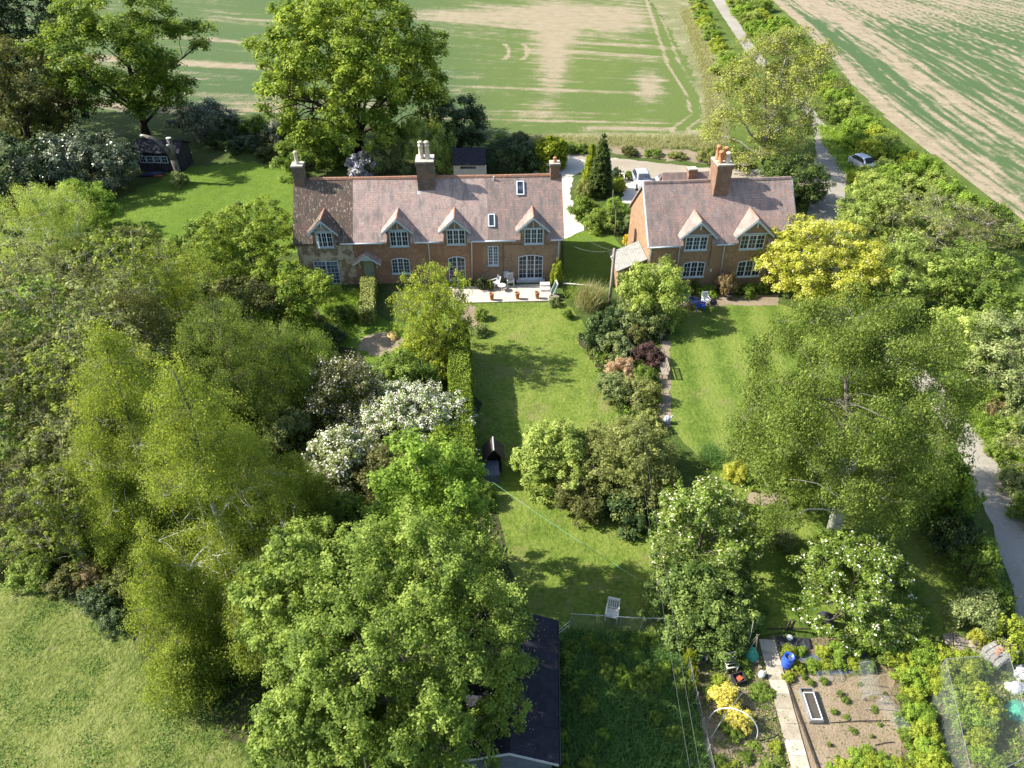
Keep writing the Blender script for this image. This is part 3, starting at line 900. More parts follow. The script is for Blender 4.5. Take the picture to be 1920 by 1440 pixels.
# the paved path through the vegetable plot: separate slabs
def mat_slab():
    m, nt, out = newmat('concrete_slab')
    v = pos(nt); oi = nt.nodes.new('ShaderNodeObjectInfo')
    f = math_(nt, 'ADD', noise(nt, v, 2.2, 6, .65), math_(nt, 'MULTIPLY', math_(nt, 'SUBTRACT', oi.outputs['Random'], .5), .35))
    principled(nt, out, ramp(nt, f, [(.3, (.27, .23, .17)), (.55, (.38, .33, .25)), (.8, (.48, .43, .35))]), .9, .2, noise(nt, v, 20, 3), .3, .02)
    return m


M_SLAB = mat_slab()
pa, pb = at(1437, 1200), at(1503, 1450)
nsl = 9; dv = (pb - pa) / nsl; ang = math.atan2(dv.y, dv.x) - math.pi / 2
LOOKS = ['half hidden in shade below the dark bush', 'mossy one next to the blue water butt', 'cracked one by the white jug', 'darker one across from the currant bush', 'pale one with a crisp edge',
         'brown stained one across from the planter trough', 'level with the foot of the trough', 'crossed by the fallen hoop end', 'closest to the camera at the frame bottom']
for i in range(nsl + 2):
    c = pa + dv * (i + .5)
    sw = .78
    m = MB(); m.box((0, 0, .03), (sw, dv.length - .012, .06))
    o = m.build('paving_slab', M_SLAB, None, loc=(c.x, c.y, .012), rz=ang + (.012 if i % 2 else -.01))
    if i < nsl: tag(o, 'concrete path slab in the vegetable plot, ' + LOOKS[i], 'paving slab', 'slabs of the garden path')
    else: tag(o, 'concrete path slab past the frame bottom' + ('' if i == nsl else ', the last'), 'paving slab', 'slabs of the garden path')

# ------------------------------------------------------------------ building materials
M_BRICK = mat_brick('orange_brick', (.42, .205, .115), (.32, .16, .095), (.36, .30, .24), patch=(.22, .135, .09))
M_BRICK2 = mat_brick('brown_brick', (.31, .20, .125), (.25, .15, .095), (.36, .31, .24), patch=(.34, .25, .165), bscale=1.4)
M_STONE = mat_brick('rubble_stone_and_brick', (.29, .20, .13), (.22, .145, .09), (.40, .35, .27), .36, .15, (.72, .63, .48), 1.8)
M_BRICKR = mat_brick('ochre_brick', (.37, .215, .12), (.29, .165, .09), (.34, .29, .21), patch=(.26, .17, .105))
M_CHIM = mat_brick('sooty_brick', (.145, .105, .08), (.105, .08, .065), (.20, .17, .14), patch=(.19, .13, .09), bscale=2)
M_CHIMR = mat_brick('red_chimney_brick', (.27, .15, .095), (.21, .115, .075), (.30, .25, .2), patch=(.17, .10, .07), bscale=2)
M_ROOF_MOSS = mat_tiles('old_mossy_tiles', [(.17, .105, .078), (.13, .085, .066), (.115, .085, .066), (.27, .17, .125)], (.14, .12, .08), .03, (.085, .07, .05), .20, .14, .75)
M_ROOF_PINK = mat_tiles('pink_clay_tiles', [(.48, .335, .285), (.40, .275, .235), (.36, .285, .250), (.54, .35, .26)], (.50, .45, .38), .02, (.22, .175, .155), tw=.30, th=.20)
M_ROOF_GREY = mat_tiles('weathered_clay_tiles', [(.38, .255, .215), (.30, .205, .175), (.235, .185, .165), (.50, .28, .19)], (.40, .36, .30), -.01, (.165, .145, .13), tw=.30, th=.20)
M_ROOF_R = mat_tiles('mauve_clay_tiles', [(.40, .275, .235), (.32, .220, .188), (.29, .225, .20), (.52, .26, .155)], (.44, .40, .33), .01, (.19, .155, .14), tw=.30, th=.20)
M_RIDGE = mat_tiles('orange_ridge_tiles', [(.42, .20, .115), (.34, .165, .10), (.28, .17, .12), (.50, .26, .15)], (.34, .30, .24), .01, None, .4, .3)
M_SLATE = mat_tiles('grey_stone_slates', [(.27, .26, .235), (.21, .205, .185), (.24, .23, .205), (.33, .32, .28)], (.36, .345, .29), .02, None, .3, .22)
M_WHITE = mat_plain('white_paint', (.56, .60, .64), .45, .4, .06)
M_BLUEGREY = mat_plain('blue_grey_paint', (.40, .47, .50), .5, .4, .10)
M_SAGE = mat_plain('sage_paint', (.30, .33, .25), .5, .4, .08)
M_GLASS = mat_glass('window_glass')
M_LEAD = mat_plain('lead_flashing', (.40, .41, .42), .5, .4, .15)
M_MORTAR = mat_plain('mortar_flaunching', (.38, .35, .29), .9, .2, .3, 6)
M_POTCLAY = mat_plain('orange_clay', (.44, .19, .09), .8, .25, .25, 5)
M_POTPALE = mat_plain('pale_clay', (.52, .44, .33), .8, .25, .25, 5)
M_BLACK = mat_plain('black_paint', (.02, .02, .022), .4, .4, .2)
M_TIMBER = mat_bark('weathered_timber', (.20, .17, .13), (.36, .31, .25), 6)
M_DTIMBER = mat_bark('dark_timber', (.035, .028, .022), (.085, .068, .052), 6)


def frame_arch(m, x0, x1, z0, z1, y0, y1, t, rise):
    """outer frame with a shallow arched head"""
    n = 8
    arc = [(x0 + (x1 - x0) * i / n, z1 - rise + rise * (1 - (2 * i / n - 1) ** 2)) for i in range(n + 1)]
    for i in range(n):
        (xa, za), (xb, zb) = arc[i], arc[i + 1]
        m.prism([(xa, y0, za - t), (xb, y0, zb - t), (xb, y0, zb), (xa, y0, za)], (0, y1 - y0, 0))
    m.b2(x0, x0 + t, y0, y1, z0, z1 - rise - t * .2); m.b2(x1 - t, x1, y0, y1, z0, z1 - rise - t * .2)
    m.b2(x0 + t, x1 - t, y0, y1, z0, z0 + t)


def window(par, name, x0, x1, z0, z1, cas=3, rows=3, cols=2, rise=0.0, sill=True, y=0.0, label=None, doors=False, bar=.022, kick=0.0):
    """painted casement window (or glazed doors): frame with mullions and glazing bars > pane, sill"""
    m = MB(); t = .065
    ya, yb = y - .055, y + .004
    if rise: frame_arch(m, x0, x1, z0, z1, ya, yb, t, rise)
    else:
        m.b2(x0, x0 + t, ya, yb, z0, z1); m.b2(x1 - t, x1, ya, yb, z0, z1)
        m.b2(x0 + t, x1 - t, ya, yb, z0, z0 + t); m.b2(x0 + t, x1 - t, ya, yb, z1 - t, z1)
    zt = z1 - (rise * .8 if rise else 0) - t
    w = (x1 - x0 - 2 * t) / cas
    for i in range(cas):
        a = x0 + t + w * i
        if i: m.b2(a - .05, a + .05, ya + .004, yb, z0 + t, z1 - t - rise * .15 * (1 + (i * 2 != cas)))
        la, lb = a + .035 + (.05 if i else 0), a + w - .035 - (.05 if i < cas - 1 else 0)
        zb = z0 + t + kick
        if kick: m.b2(la - .035, lb + .035, ya + .012, yb, z0 + t, zb)
        for c in range(1, cols):
            xc = la + (lb - la) * c / cols
            m.b2(xc - bar / 2, xc + bar / 2, ya + .018, yb - .002, zb, z1 - t - rise * .3)
        for r in range(1, rows):
            zc = zb + (zt - zb + (rise * .5 if rise else 0)) * r / rows
            m.b2(la - .03, lb + .03, ya + .016, yb - .004, zc - bar / 2, zc + bar / 2)
    f = m.build(name, M_WHITE, par)
    if label: f['label'] = label
    p = MB(); n = 8
    if rise:
        poly = [(x0 + t * .5, y - .012, z0 + t * .5), (x1 - t * .5, y - .012, z0 + t * .5)] + [(x1 - t * .5 - (x1 - x0 - t) * i / n, y - .012, z1 - rise - t * .5 + rise * (1 - (2 * i / n - 1) ** 2)) for i in range(n + 1)]
        p.prism(poly, (0, .010, 0))
    else: p.b2(x0 + t * .5, x1 - t * .5, y - .012, y - .002, z0 + t * .5, z1 - t * .5)
    p.build('pane', M_GLASS, f)
    if sill:
        s = MB(); s.b2(x0 - .06, x1 + .06, y - .13, y - .002, z0 - .09, z0 - .002); s.build('sill', M_BLUEGREY, f)
    return f


def dormer(par, x0, x1, zw, zE, zA, roofmat, wallmat, he, sl, king=1, lab=None):
    """gabled half dormer standing on the front wall: part 'dormer' (brick face) > roof, bargeboard, gable_timber"""
    xm = (x0 + x1) / 2; ov = .38
    kz = (zA - zE) / ((x1 - x0) / 2)
    wl, wr = x0 + ov, x1 - ov
    m = MB()
    zs = zE + ov * kz - .10
    m.prism([(wl, -.012, he - .9), (wr, -.012, he - .9), (wr, -.012, zs), (xm, -.012, zA - .12), (wl, -.012, zs)], (0, 2.1, 0))
    d = m.build('dormer', wallmat, par)
    if lab: d['label'] = lab
    f = -.30
    yb = lambda z: (z - he) / sl + .12
    r = MB(); th = .10
    L = zA + .02
    r.slab((x0, f, zE), (xm, f, L), (xm, yb(L), L), (x0, yb(zE), zE), -th)
    r.slab((xm, f, L), (x1, f, zE), (x1, yb(zE), zE), (xm, yb(L), L), -th)
    r.build('roof', roofmat, d)
    rr = MB(); rr.tube([(xm, f - .02, L + .06), (xm, yb(L) + .1, L + .06)], .085, 6)
    rr.build('ridge_tiles', M_RIDGE, d)
    b = MB()
    for xa in (x0, x1):
        b.prism([(xa, f - .04, zE - .13), (xa, f - .04, zE + .06), (xm, f - .04, L + .05), (xm, f - .04, L - .16)], (0, .045, 0))
    b.build('bargeboard', M_BLUEGREY, d)
    t = MB()
    zt = zE + ov * kz * .55
    t.b2(wl - .12, wr + .12, -.10, -.014, zt - .02, zt + .09)
    if king == 1:
        t.b2(xm - .045, xm + .045, -.085, -.014, zt + .09, zA - .28)
        for s in (-1, 1):
            hw = (wr - wl) * .26
            t.prism([(xm + s * hw, -.08, zt + .09), (xm + s * (hw + .09), -.08, zt + .09), (xm + s * (hw * .98), -.08, zt + .09 + (zA - zt) * .40), (xm + s * (hw * .98 - .08), -.08, zt + .09 + (zA - zt) * .40)], (0, .064, 0))
    else: t.b2(xm - .05, xm + .05, f - .06, f - .005, zA - .62, zA - .08)
    t.build('gable_timber', M_BLUEGREY, d)
    return d


def chimney(par, x0, x1, y0, y1, z0, z1, mat, pots, potmat, lab=None, potr=.15, poth=.9, cowl=False):
    m = MB()
    m.b2(x0, x1, y0, y1, z0, z1 - .38)
    m.b2(x0 - .05, x1 + .05, y0 - .05, y1 + .05, z1 - .38, z1 - .22)
    m.b2(x0 - .09, x1 + .09, y0 - .09, y1 + .09, z1 - .22, z1 - .08)
    c = m.build('chimney', mat, par)
    if lab: c['label'] = lab
    k = MB(); k.prism([(x0 - .06, y0 - .06, z1 - .08), (x1 + .06, y0 - .06, z1 - .08), (x1 + .06, y1 + .06, z1 - .08), (x0 - .06, y1 + .06, z1 - .08)], (0, 0, .10))
    k.build('flaunching', M_MORTAR, c)
    for (px_, py_, h, pm) in pots:
        p = MB()
        p.lathe((px_, py_, z1 + .02), [(potr * 1.2, 0), (potr * 1.2, .08), (potr, .12), (potr * .88, h * .8), (potr * 1.08, h * .84), (potr * 1.08, h * .94), (potr * .9, h)], 12)
        if cowl:
            for a in range(4): p.tube([(px_ + potr * .8 * math.cos(a * 1.57), py_ + potr * .8 * math.sin(a * 1.57), z1 + h), (px_ + potr * .8 * math.cos(a * 1.57), py_ + potr * .8 * math.sin(a * 1.57), z1 + h + .14)], .02, 4)
            p.lathe((px_, py_, z1 + h + .14), [(potr * 1.2, 0), (potr * .9, .1), (.03, .17)], 10)
        p.build('chimney_pot', pm or potmat, c, smooth=True)
    return c


def flash(par, x0, x1, y0, he, sl):
    """lead apron where a stack meets the front slope"""
    z = he + sl * y0
    m = MB(); m.slab((x0 - .1, y0 - .22, z - .22 * sl + .07), (x1 + .1, y0 - .22, z - .22 * sl + .07), (x1 + .1, y0, z + .07), (x0 - .1, y0, z + .07), .03)
    m.build('flashing', M_LEAD, par)


def roof_part(par, x0, x1, D, he, hr, mat, ov=.28, th=.14, label=None, y0=0.0, cuts=()):
    """front and back slope of one roof section"""
    sl = (hr - he) / (D / 2); m = MB()
    r = hr + .10
    # slight sag and unevenness of an old roof along its length; the front eaves stop at each dormer
    xs = list(np.linspace(x0, x1, max(2, int((x1 - x0) / 1.5)) + 1))
    for a, b in cuts:
        xs = [x for x in xs if not (a - .15 < x < a + .15 or b - .15 < x < b + .15)] + [a, a + .012, b - .012, b]
    xs = sorted(x for x in xs if x0 - 1e-6 <= x <= x1 + 1e-6); n = len(xs) - 1
    for side in (0, 1):
        rows = 4; vs = []
        for t_ in (0, th):
            for j in range(rows + 1):
                s = j / rows
                for i, x in enumerate(xs):
                    ye = -ov
                    if side == 0 and any(a + .006 < x < b - .006 for a, b in cuts): ye = .06
                    yy = ye + (D / 2 - ye) * s
                    w = .035 * math.sin(x * .9 + j) * math.sin(math.pi * s) - .03 * math.sin(math.pi * (x - x0) / (x1 - x0))
                    vs.append((x, y0 + (yy if side == 0 else D - yy), r - sl * (D / 2 - yy) + w - t_ / math.cos(math.atan(sl))))
        q = n + 1; tot = q * (rows + 1); fs = []
        for j in range(rows):
            for i in range(n):
                a = (j * q + i, j * q + i + 1, (j + 1) * q + i + 1, (j + 1) * q + i)
                b = tuple(k + tot for k in a)
                fs += [a, b[::-1]] if side == 0 else [a[::-1], b]
        def strip(idx):
            for p_, q_ in zip(idx[:-1], idx[1:]): fs.append((p_, q_, q_ + tot, p_ + tot) if side else (q_, p_, p_ + tot, q_ + tot))
        strip([i for i in range(q)]); strip([j * q for j in range(rows + 1)][::-1]); strip([j * q + n for j in range(rows + 1)])
        m.add(vs, fs)
    o = m.build('roof', mat, par)
    if label: o['label'] = label
    return o


def pipe(par, x, z0, z1, mat, bend=.0, lean=0.0):
    m = MB()
    m.tube([(x - bend, -.30, z1), (x - bend * .9, -.26, z1 - .10), (x, -.10, z1 - .28), (x + lean, -.10, z0)], .05, 8)
    m.build('downpipe', mat, par, smooth=True)


def gutter(par, x0, x1, z, mat=None):
    m = MB(); m.tube([(x0, -.34, z), (x1, -.34, z)], .065, 8); m.build('gutter', mat or M_WHITE, par, smooth=True)


def ridge(par, x0, x1, D, hr, mat=None, y0=0.0):
    m = MB(); n = int((x1 - x0) / .45)
    for i in range(n):
        a, b = x0 + (x1 - x0) * i / n, x0 + (x1 - x0) * (i + 1) / n - .015
        zz = hr + .13 - .03 * math.sin(math.pi * (i + .5) / n)
        m.prism([(a, y0 + D / 2 - .17, zz - .13), (a, y0 + D / 2 + .17, zz - .13), (a, y0 + D / 2 + .09, zz + .02), (a, y0 + D / 2, zz + .06), (a, y0 + D / 2 - .09, zz + .02)], (b - a, 0, 0))
    m.build('ridge_tiles', mat or M_RIDGE, par)


# ------------------------------------------------------------------ the long row of cottages
H1 = empty('brick_cottage', (-18.3, 55.0, 0), R(2.4), 'long brick cottage row with a pink tiled roof and four half dormers behind the patio', 'house')
he, hr, D = 4.30, 8.05, 7.7; sl = (hr - he) / (D / 2)


def body(par, x0, x1, mat, he, hr, D, label=None, y0=0.0):
    m = MB(); m.prism([(x0, y0, 0), (x0, y0 + D, 0), (x0, y0 + D, he), (x0, y0 + D / 2, hr - .06), (x0, y0, he)], (x1 - x0, 0, 0))
    o = m.build('wall', mat, par)
    if label: o['label'] = label
    return o


body(H1, .12, 4.80, M_STONE, he, hr, D, 'rubble stone wall patched with brick')
body(H1, 4.80, 15.8, M_BRICK, he, hr, D, 'orange brick wall')
body(H1, 15.8, 22.50, M_BRICK2, he, hr, D, 'browner brick wall')
roof_part(H1, -.06, 4.92, D, he, hr, M_ROOF_MOSS, cuts=[(1.60, 3.46)], label='dark mossy old tiles')
roof_part(H1, 4.93, 16.3, D, he, hr, M_ROOF_PINK, cuts=[(7.76, 9.74), (12.52, 14.49)], label='pale pink clay tiles')
roof_part(H1, 16.31, 22.72, D, he, hr, M_ROOF_GREY, cuts=[(19.02, 21.18)], label='greyer weathered tiles')
ridge(H1, 1.3, 10.4, D, hr); ridge(H1, 12.0, 21.8, D, hr)
v = MB(); v.slab((22.66, -.28, he - .13), (22.74, -.28, he - .13), (22.74, D / 2, hr + .17), (22.66, D / 2, hr + .17), .2)
v.build('verge_tiles', M_RIDGE, H1)
DZ = dict(he=he, sl=sl)
dormer(H1, 1.26, 3.80, 0, 4.86, 6.12, M_ROOF_MOSS, M_STONE, king=2, lab='dormer with mossy tiles over the stone wall', **DZ)
dormer(H1, 7.42, 10.08, 0, 4.86, 6.08, M_ROOF_PINK, M_BRICK, **DZ)
dormer(H1, 12.18, 14.83, 0, 4.84, 6.06, M_ROOF_PINK, M_BRICK, **DZ)
dormer(H1, 18.68, 21.52, 0, 4.80, 6.06, M_ROOF_GREY, M_BRICK2, lab='dormer nearest the driveway', **DZ)
wy = -.012
window(H1, 'window', 1.86, 3.25, 3.66, 5.0, 3, 3, 2, y=wy, label='dormer window with one casement standing open')
op = MB(); op.b2(0, .42, -.02, .02, 0, 1.16)
for a, b in ((.0, .42),):
    op2 = MB(Matrix.Translation((1.95, -.06, 3.74)) @ Matrix.Rotation(R(-62), 4, 'Z'))
    op2.b2(0, .05, -.02, .02, 0, 1.16); op2.b2(.37, .42, -.02, .02, 0, 1.16); op2.b2(.05, .37, -.02, .02, 0, .05); op2.b2(.05, .37, -.02, .02, 1.11, 1.16)
    op2.b2(.195, .225, -.015, .015, .05, 1.11); op2.b2(.05, .37, -.012, .012, .40, .43); op2.b2(.05, .37, -.012, .012, .76, .79)
    op2.build('open_casement', M_WHITE, H1)
window(H1, 'window', 8.02, 9.55, 3.62, 4.97, 3, 3, 2, y=wy)
window(H1, 'window', 12.80, 14.36, 3.70, 5.02, 3, 3, 2, y=wy)
window(H1, 'window', 19.38, 20.98, 3.62, 4.99, 3, 3, 2, y=wy)
window(H1, 'window', 7.92, 9.48, .99, 2.48, 3, 4, 2, rise=.16)
window(H1, 'window', 16.24, 17.14, 1.62, 3.44, 2, 6, 2, label='tall narrow stair window')
window(H1, 'french_door', 1.27, 3.36, .10, 2.34, 2, 6, 3, sill=False, label='glazed double door in the stone wall')
window(H1, 'french_door', 12.81, 14.27, .12, 2.52, 2, 5, 2, rise=.18, sill=False, kick=.12)
window(H1, 'french_door', 18.87, 21.01, .12, 2.54, 3, 5, 2, rise=.2, sill=False, kick=.12, label='three leaf glazed door under a shallow arch')
st = MB(); st.b2(18.7, 21.2, -.42, -.01, 0, .14); st.build('doorstep', M_LEAD, H1)
# front door and its tiled porch hood
d = MB(); d.b2(5.50, 6.36, -.05, .004, .1, 2.28)
for i in range(5): d.b2(5.54 + i * .16, 5.67 + i * .16, -.075, -.05, .16, 2.2)
dr = d.build('door', M_SAGE, H1); k = MB(); k.b2(6.22, 6.28, -.12, -.075, 1.05, 1.2); k.build('handle', M_BLACK, dr)
pr = MB(); xm, zr, ze, f = 5.93, 3.18, 2.30, -.85
pr.slab((4.75, f, ze), (xm, f, zr), (xm, .0, zr), (4.75, .0, ze), -.09)
pr.slab((xm, f, zr), (7.11, f, ze), (7.11, .0, ze), (xm, .0, zr), -.09)
ph = pr.build('porch_roof', M_ROOF_PINK, H1)
pt = MB()
for xa in (4.75, 7.11): pt.prism([(xa, f - .04, ze - .10), (xa, f - .04, ze + .04), (xm, f - .04, zr + .03), (xm, f - .04, zr - .12)], (0, .04, 0))
pt.prism([(xm - .55, f + .06, zr - .52), (xm + .55, f + .06, zr - .52), (xm, f + .06, zr - .10)], (0, .05, 0))
for xa in (5.2, 6.66):
    pt.b2(xa - .05, xa + .05, f + .1, -.01, ze + .12, ze + .22); pt.tube([(xa, -.04, ze - .55), (xa, f + .2, ze + .12)], .045, 4); pt.b2(xa - .05, xa + .05, -.10, -.01, ze - .7, ze + .12)
pt.build('porch_timber', M_BLUEGREY, ph)
gz = he - .28 * sl + .02
for a, b in ((3.85, 7.45), (10.1, 12.2), (14.9, 18.6), (21.6, 22.7)): gutter(H1, a, b, gz)
pipe(H1, 11.22, 2.0, gz, M_WHITE, .25); pipe(H1, 14.88, .05, gz, M_WHITE, .06, -.08); pipe(H1, 22.32, 1.4, gz, M_WHITE, .0)
bp = MB(); bp.tube([(17.55, -.05, .3), (17.55, -.05, 4.2)], .02, 5); bp.tube([(17.55, -.045, 3.55), (22.2, -.045, 3.55)], .014, 4); bp.build('cable', M_BLACK, H1)
mbx = MB(); mbx.b2(17.58, 18.02, -.20, -.004, .42, .98); mbx.build('meter_box', M_WHITE, H1)
chimney(H1, .05, .92, D / 2 - .5, D / 2 + .45, hr - .7, hr + 1.35, M_CHIM, [(.48, D / 2, 1.05, None)], M_POTPALE, 'narrow chimney at the mossy end of the roof', .16)
c = chimney(H1, 10.45, 11.85, 2.95, 4.55, he + 2.95 * sl - .6, 9.75, M_CHIM, [(10.88, 3.7, 1.2, None), (11.38, 3.7, 1.2, None)], M_POTPALE, 'tall sooty chimney with two pale pots', .21, cowl=True)
flash(H1, 10.45, 11.85, 2.95, he, sl)
flash(H1, .05, .92, D / 2 - .5, he, sl)
chimney(H1, 21.75, 22.5, D / 2 - .35, D / 2 + .40, hr - .5, hr + 1.15, M_CHIMR, [(22.12, D / 2, .42, None)], M_POTCLAY, 'short red chimney at the driveway end', .15)


def skylight(par, x, y, w, h, he, sl):
    a = math.atan(sl); z = he + .10 + sl * y
    M = Matrix.Translation((x, y, z + .07)) @ Matrix.Rotation(a, 4, 'X')
    m = MB(M)
    m.b2(-w / 2, -w / 2 + .09, -h / 2, h / 2, -.06, .06); m.b2(w / 2 - .09, w / 2, -h / 2, h / 2, -.06, .06)
    m.b2(-w / 2 + .09, w / 2 - .09, -h / 2, -h / 2 + .09, -.06, .055); m.b2(-w / 2 + .09, w / 2 - .09, h / 2 - .09, h / 2, -.06, .055)
    s = m.build('skylight', M_WHITE, par)
    g_ = MB(M); g_.b2(-w / 2 + .085, w / 2 - .085, -h / 2 + .085, h / 2 - .085, -.02, .02); g_.build('pane', M_GLASS, s)


skylight(H1, 19.15, 2.95, .66, 1.25, he, sl); skylight(H1, 16.62, .92, .58, 1.12, he, sl)
vp = MB(); vp.tube([(16.9, 3.55, he + 3.55 * sl), (16.9, 3.55, he + 3.55 * sl + .42)], .07, 8); vp.build('roof_vent', M_LEAD, H1)

# ------------------------------------------------------------------ the cottage by the lane
H2 = empty('brick_cottage', (11.3, 53.9, 0), R(4.7), 'shorter brick cottage with a mauve tiled roof and two gabled half dormers beside the lane', 'house')
he2, hr2, D2 = 4.62, 8.25, 7.5; sl2 = (hr2 - he2) / (D2 / 2)
body(H2, .15, 12.35, M_BRICKR, he2, hr2, D2)
roof_part(H2, -.02, 6.30, D2, he2, hr2, M_ROOF_R, cuts=[(2.84, 5.28)], label='mauve tiles, driveway half')
roof_part(H2, 6.31, 12.62, D2, he2, hr2, M_ROOF_R, cuts=[(7.50, 10.08)], label='mauve tiles, lane half')
ridge(H2, 0, 5.5, D2, hr2, M_ROOF_R); ridge(H2, 7.3, 12.6, D2, hr2, M_ROOF_R)
for xa, xb in ((-.10, -.03), (12.63, 12.70)):
    b = MB(); b.slab((xa, -.30, he2 - .26), (xb, -.30, he2 - .26), (xb, D2 / 2, hr2 + .09), (xa, D2 / 2, hr2 + .09), .22)
    b.build('bargeboard', M_BLUEGREY, H2)
dormer(H2, 2.50, 5.62, 0, 4.98, 6.42, M_ROOF_R, M_BRICKR, king=2, he=he2, sl=sl2)
dormer(H2, 7.16, 10.42, 0, 4.92, 6.42, M_ROOF_R, M_BRICKR, king=2, he=he2, sl=sl2)
window(H2, 'window', 3.05, 4.92, 3.86, 5.06, 3, 3, 2, y=wy); window(H2, 'window', 7.72, 9.80, 3.76, 5.02, 3, 3, 2, y=wy)
window(H2, 'window', 3.22, 5.08, 1.30, 2.75, 3, 3, 2, rise=.14); window(H2, 'window', 7.95, 10.0, 1.12, 2.66, 3, 3, 2, rise=.14)
gz2 = he2 - .28 * sl2 + .02
for a, b in ((.0, 2.5), (5.65, 7.15), (10.45, 12.6)): gutter(H2, a, b, gz2, M_BLUEGREY)
pipe(H2, 2.62, 2.1, gz2, M_WHITE, .05, .06); pipe(H2, 6.42, .3, gz2, M_WHITE, .0, .20); pipe(H2, 10.25, 1.2, gz2, M_WHITE, .1, .1); pipe(H2, .22, .5, gz2, M_WHITE, .1)
bx = MB(); bx.tube([(5.35, -.05, 4.1), (5.35, -.05, 2.3)], .02, 5); bx.build('cable', M_BLACK, H2)
ml = MB(); ml.b2(5.60, 5.72, -.1, -.004, 1.75, 2.0); ml.build('wall_lamp', M_WHITE, H2)
chimney(H2, 5.72, 6.98, 2.68, 4.45, he2 + 2.68 * sl2 - .6, 10.0, M_CHIMR, [(6.0, 3.2, .95, M_POTCLAY), (6.6, 3.15, .85, M_POTPALE), (6.0, 3.95, 1.15, M_POTCLAY), (6.65, 3.95, 1.0, M_POTCLAY)], M_POTCLAY, None, .20)
flash(H2, 5.72, 6.98, 2.68, he2, sl2)
body(H2, 2.7, 6.9, M_BRICKR, 4.9, 7.55, 4.6, 'rear wing wall', y0=5.0)
roof_part(H2, 2.55, 7.05, 4.6, 4.9, 7.55, M_ROOF_GREY, label='greyer roof of the rear wing', y0=5.0)
chimney(H2, 4.75, 5.4, 6.7, 7.3, 6.6, 8.1, M_CHIMR, [], M_POTCLAY, 'small stack on the rear wing')
# lean-to at the driveway gable and the little hood over the side door
lt = MB(); lt.prism([(-2.2, .5, 0), (.14, .5, 0), (.14, .5, 2.8), (-2.2, .5, 1.85)], (0, 2.9, 0)); lt.build('lean_to_wall', M_BRICKR, H2)
lr_ = MB(); lr_.slab((-2.4, .25, 1.84), (.145, .25, 2.92), (.145, 3.6, 2.92), (-2.4, 3.6, 1.84), -.12); lr_.build('lean_to_roof', M_SLATE, H2)
pm = MB(); xm = 1.35
pm.slab((.45, -1.25, 2.25), (xm, -1.25, 3.0), (xm, 0, 3.0), (.45, 0, 2.25), -.08); pm.slab((xm, -1.25, 3.0), (2.25, -1.25, 2.25), (2.25, 0, 2.25), (xm, 0, 3.0), -.08)
pp = pm.build('porch_roof', M_SLATE, H2)
pw = MB(); pw.prism([(.6, -1.15, 0), (2.1, -1.15, 0), (2.1, -1.15, 2.3), (xm, -1.15, 2.92), (.6, -1.15, 2.3)], (0, 1.14, 0)); pw.build('porch_wall', M_BRICKR, H2)
dd = MB(); dd.b2(.95, 1.75, -1.2, -1.15, .05, 2.05); dd.build('door', M_SAGE, H2)

# ------------------------------------------------------------------ trees and shrubs, one by one
def T(u, v, zc, r):
    p = at(u, v, zc)
    return (p.x, p.y, 0.0), px(r, p)


L_ASH = mat_leaf('ash_leaf', [(.065, .080, .018), (.120, .142, .030), (.185, .205, .052)], .3)
L_BUD = mat_leaf('young_woodland_leaf', [(.058, .074, .026), (.120, .144, .048), (.195, .220, .085)])

# --- far side of the houses
loc, r = T(655, 132, 9.5, 157)
make_plant('oak_tree', loc, 18.3, r, L_OAK, B_DARK, 11, 'weep', zb=3.4, lobes=190, lobe_r=1.6, n_cl=2000, cl_r=.72, per=24, leaf=.25, up=.6, tr=.55, twig=.35, jit=.13, fill=.22,
           label='tall spreading oak in bright yellow-green leaf behind the long cottage', cat='tree')
loc, r = T(232, 118, 9.5, 135)
make_plant('oak_tree', loc, 18, r, L_OAK2, B_DARK, 12, 'oak', zb=4.2, lobes=88, lobe_r=1.48, n_cl=1300, cl_r=.75, per=26, leaf=.22, up=.8, tr=.5, twig=.3, jit=.22, squash=.5, fill=.2, lean=(1.0, 0),
           label='open layered dark green oak beyond the dark cabin', cat='tree')
loc, r = T(40, 55, 11, 100)
make_plant('pine_tree', loc, 20, r, L_DARK, B_DARK, 13, 'oak', zb=6, lobes=190, lobe_r=1.40, n_cl=650, cl_r=.7, per=24, leaf=.24, tr=.45, twig=.4, jit=.2, lean=(-2.5, 0),
           label='tall dark leaning tree at the far left corner', cat='tree')
loc, r = T(25, 190, 7, 105)
make_plant('yew_tree', loc, 13.5, r, L_OLIVE, B_DARK, 14, 'round', zb=1.5, lobes=57, lobe_r=1.56, n_cl=800, cl_r=.6, per=24, leaf=.2, tr=.35,
           label='olive brown bushy tree below the tall dark leaning one', cat='tree')
loc, r = T(-10, 330, 4, 95)
make_plant('yew_tree', loc, 8, r, L_DARK, B_DARK, 15, 'round', zb=.6, lobes=41, lobe_r=1.33, n_cl=500, cl_r=.55, per=26, leaf=.18,
           label='blackish green bushy tree cut by the left frame edge', cat='tree')
loc, r = T(95, 205, 4, 60)
make_plant('dark_tree', loc, 9, r, L_DARK, B_DARK, 16, 'round', zb=1.0, lobes=35, lobe_r=1.17, n_cl=380, cl_r=.6, per=24, leaf=.2,
           label='dark scrubby tree between the left oak and the olive tree', cat='tree')
loc, r = T(150, 312, 2.9, 94)
make_plant('laurel_bush', loc, 6.2, r, L_SILVER, B_DARK, 17, 'round', zb=.15, lobes=54, lobe_r=1.25, n_cl=750, cl_r=.5, per=30, leaf=.17, fill=.15,
           label='big glossy grey-green evergreen bush shading the back lawn', cat='bush')
loc, r = T(378, 228, 2.0, 52)
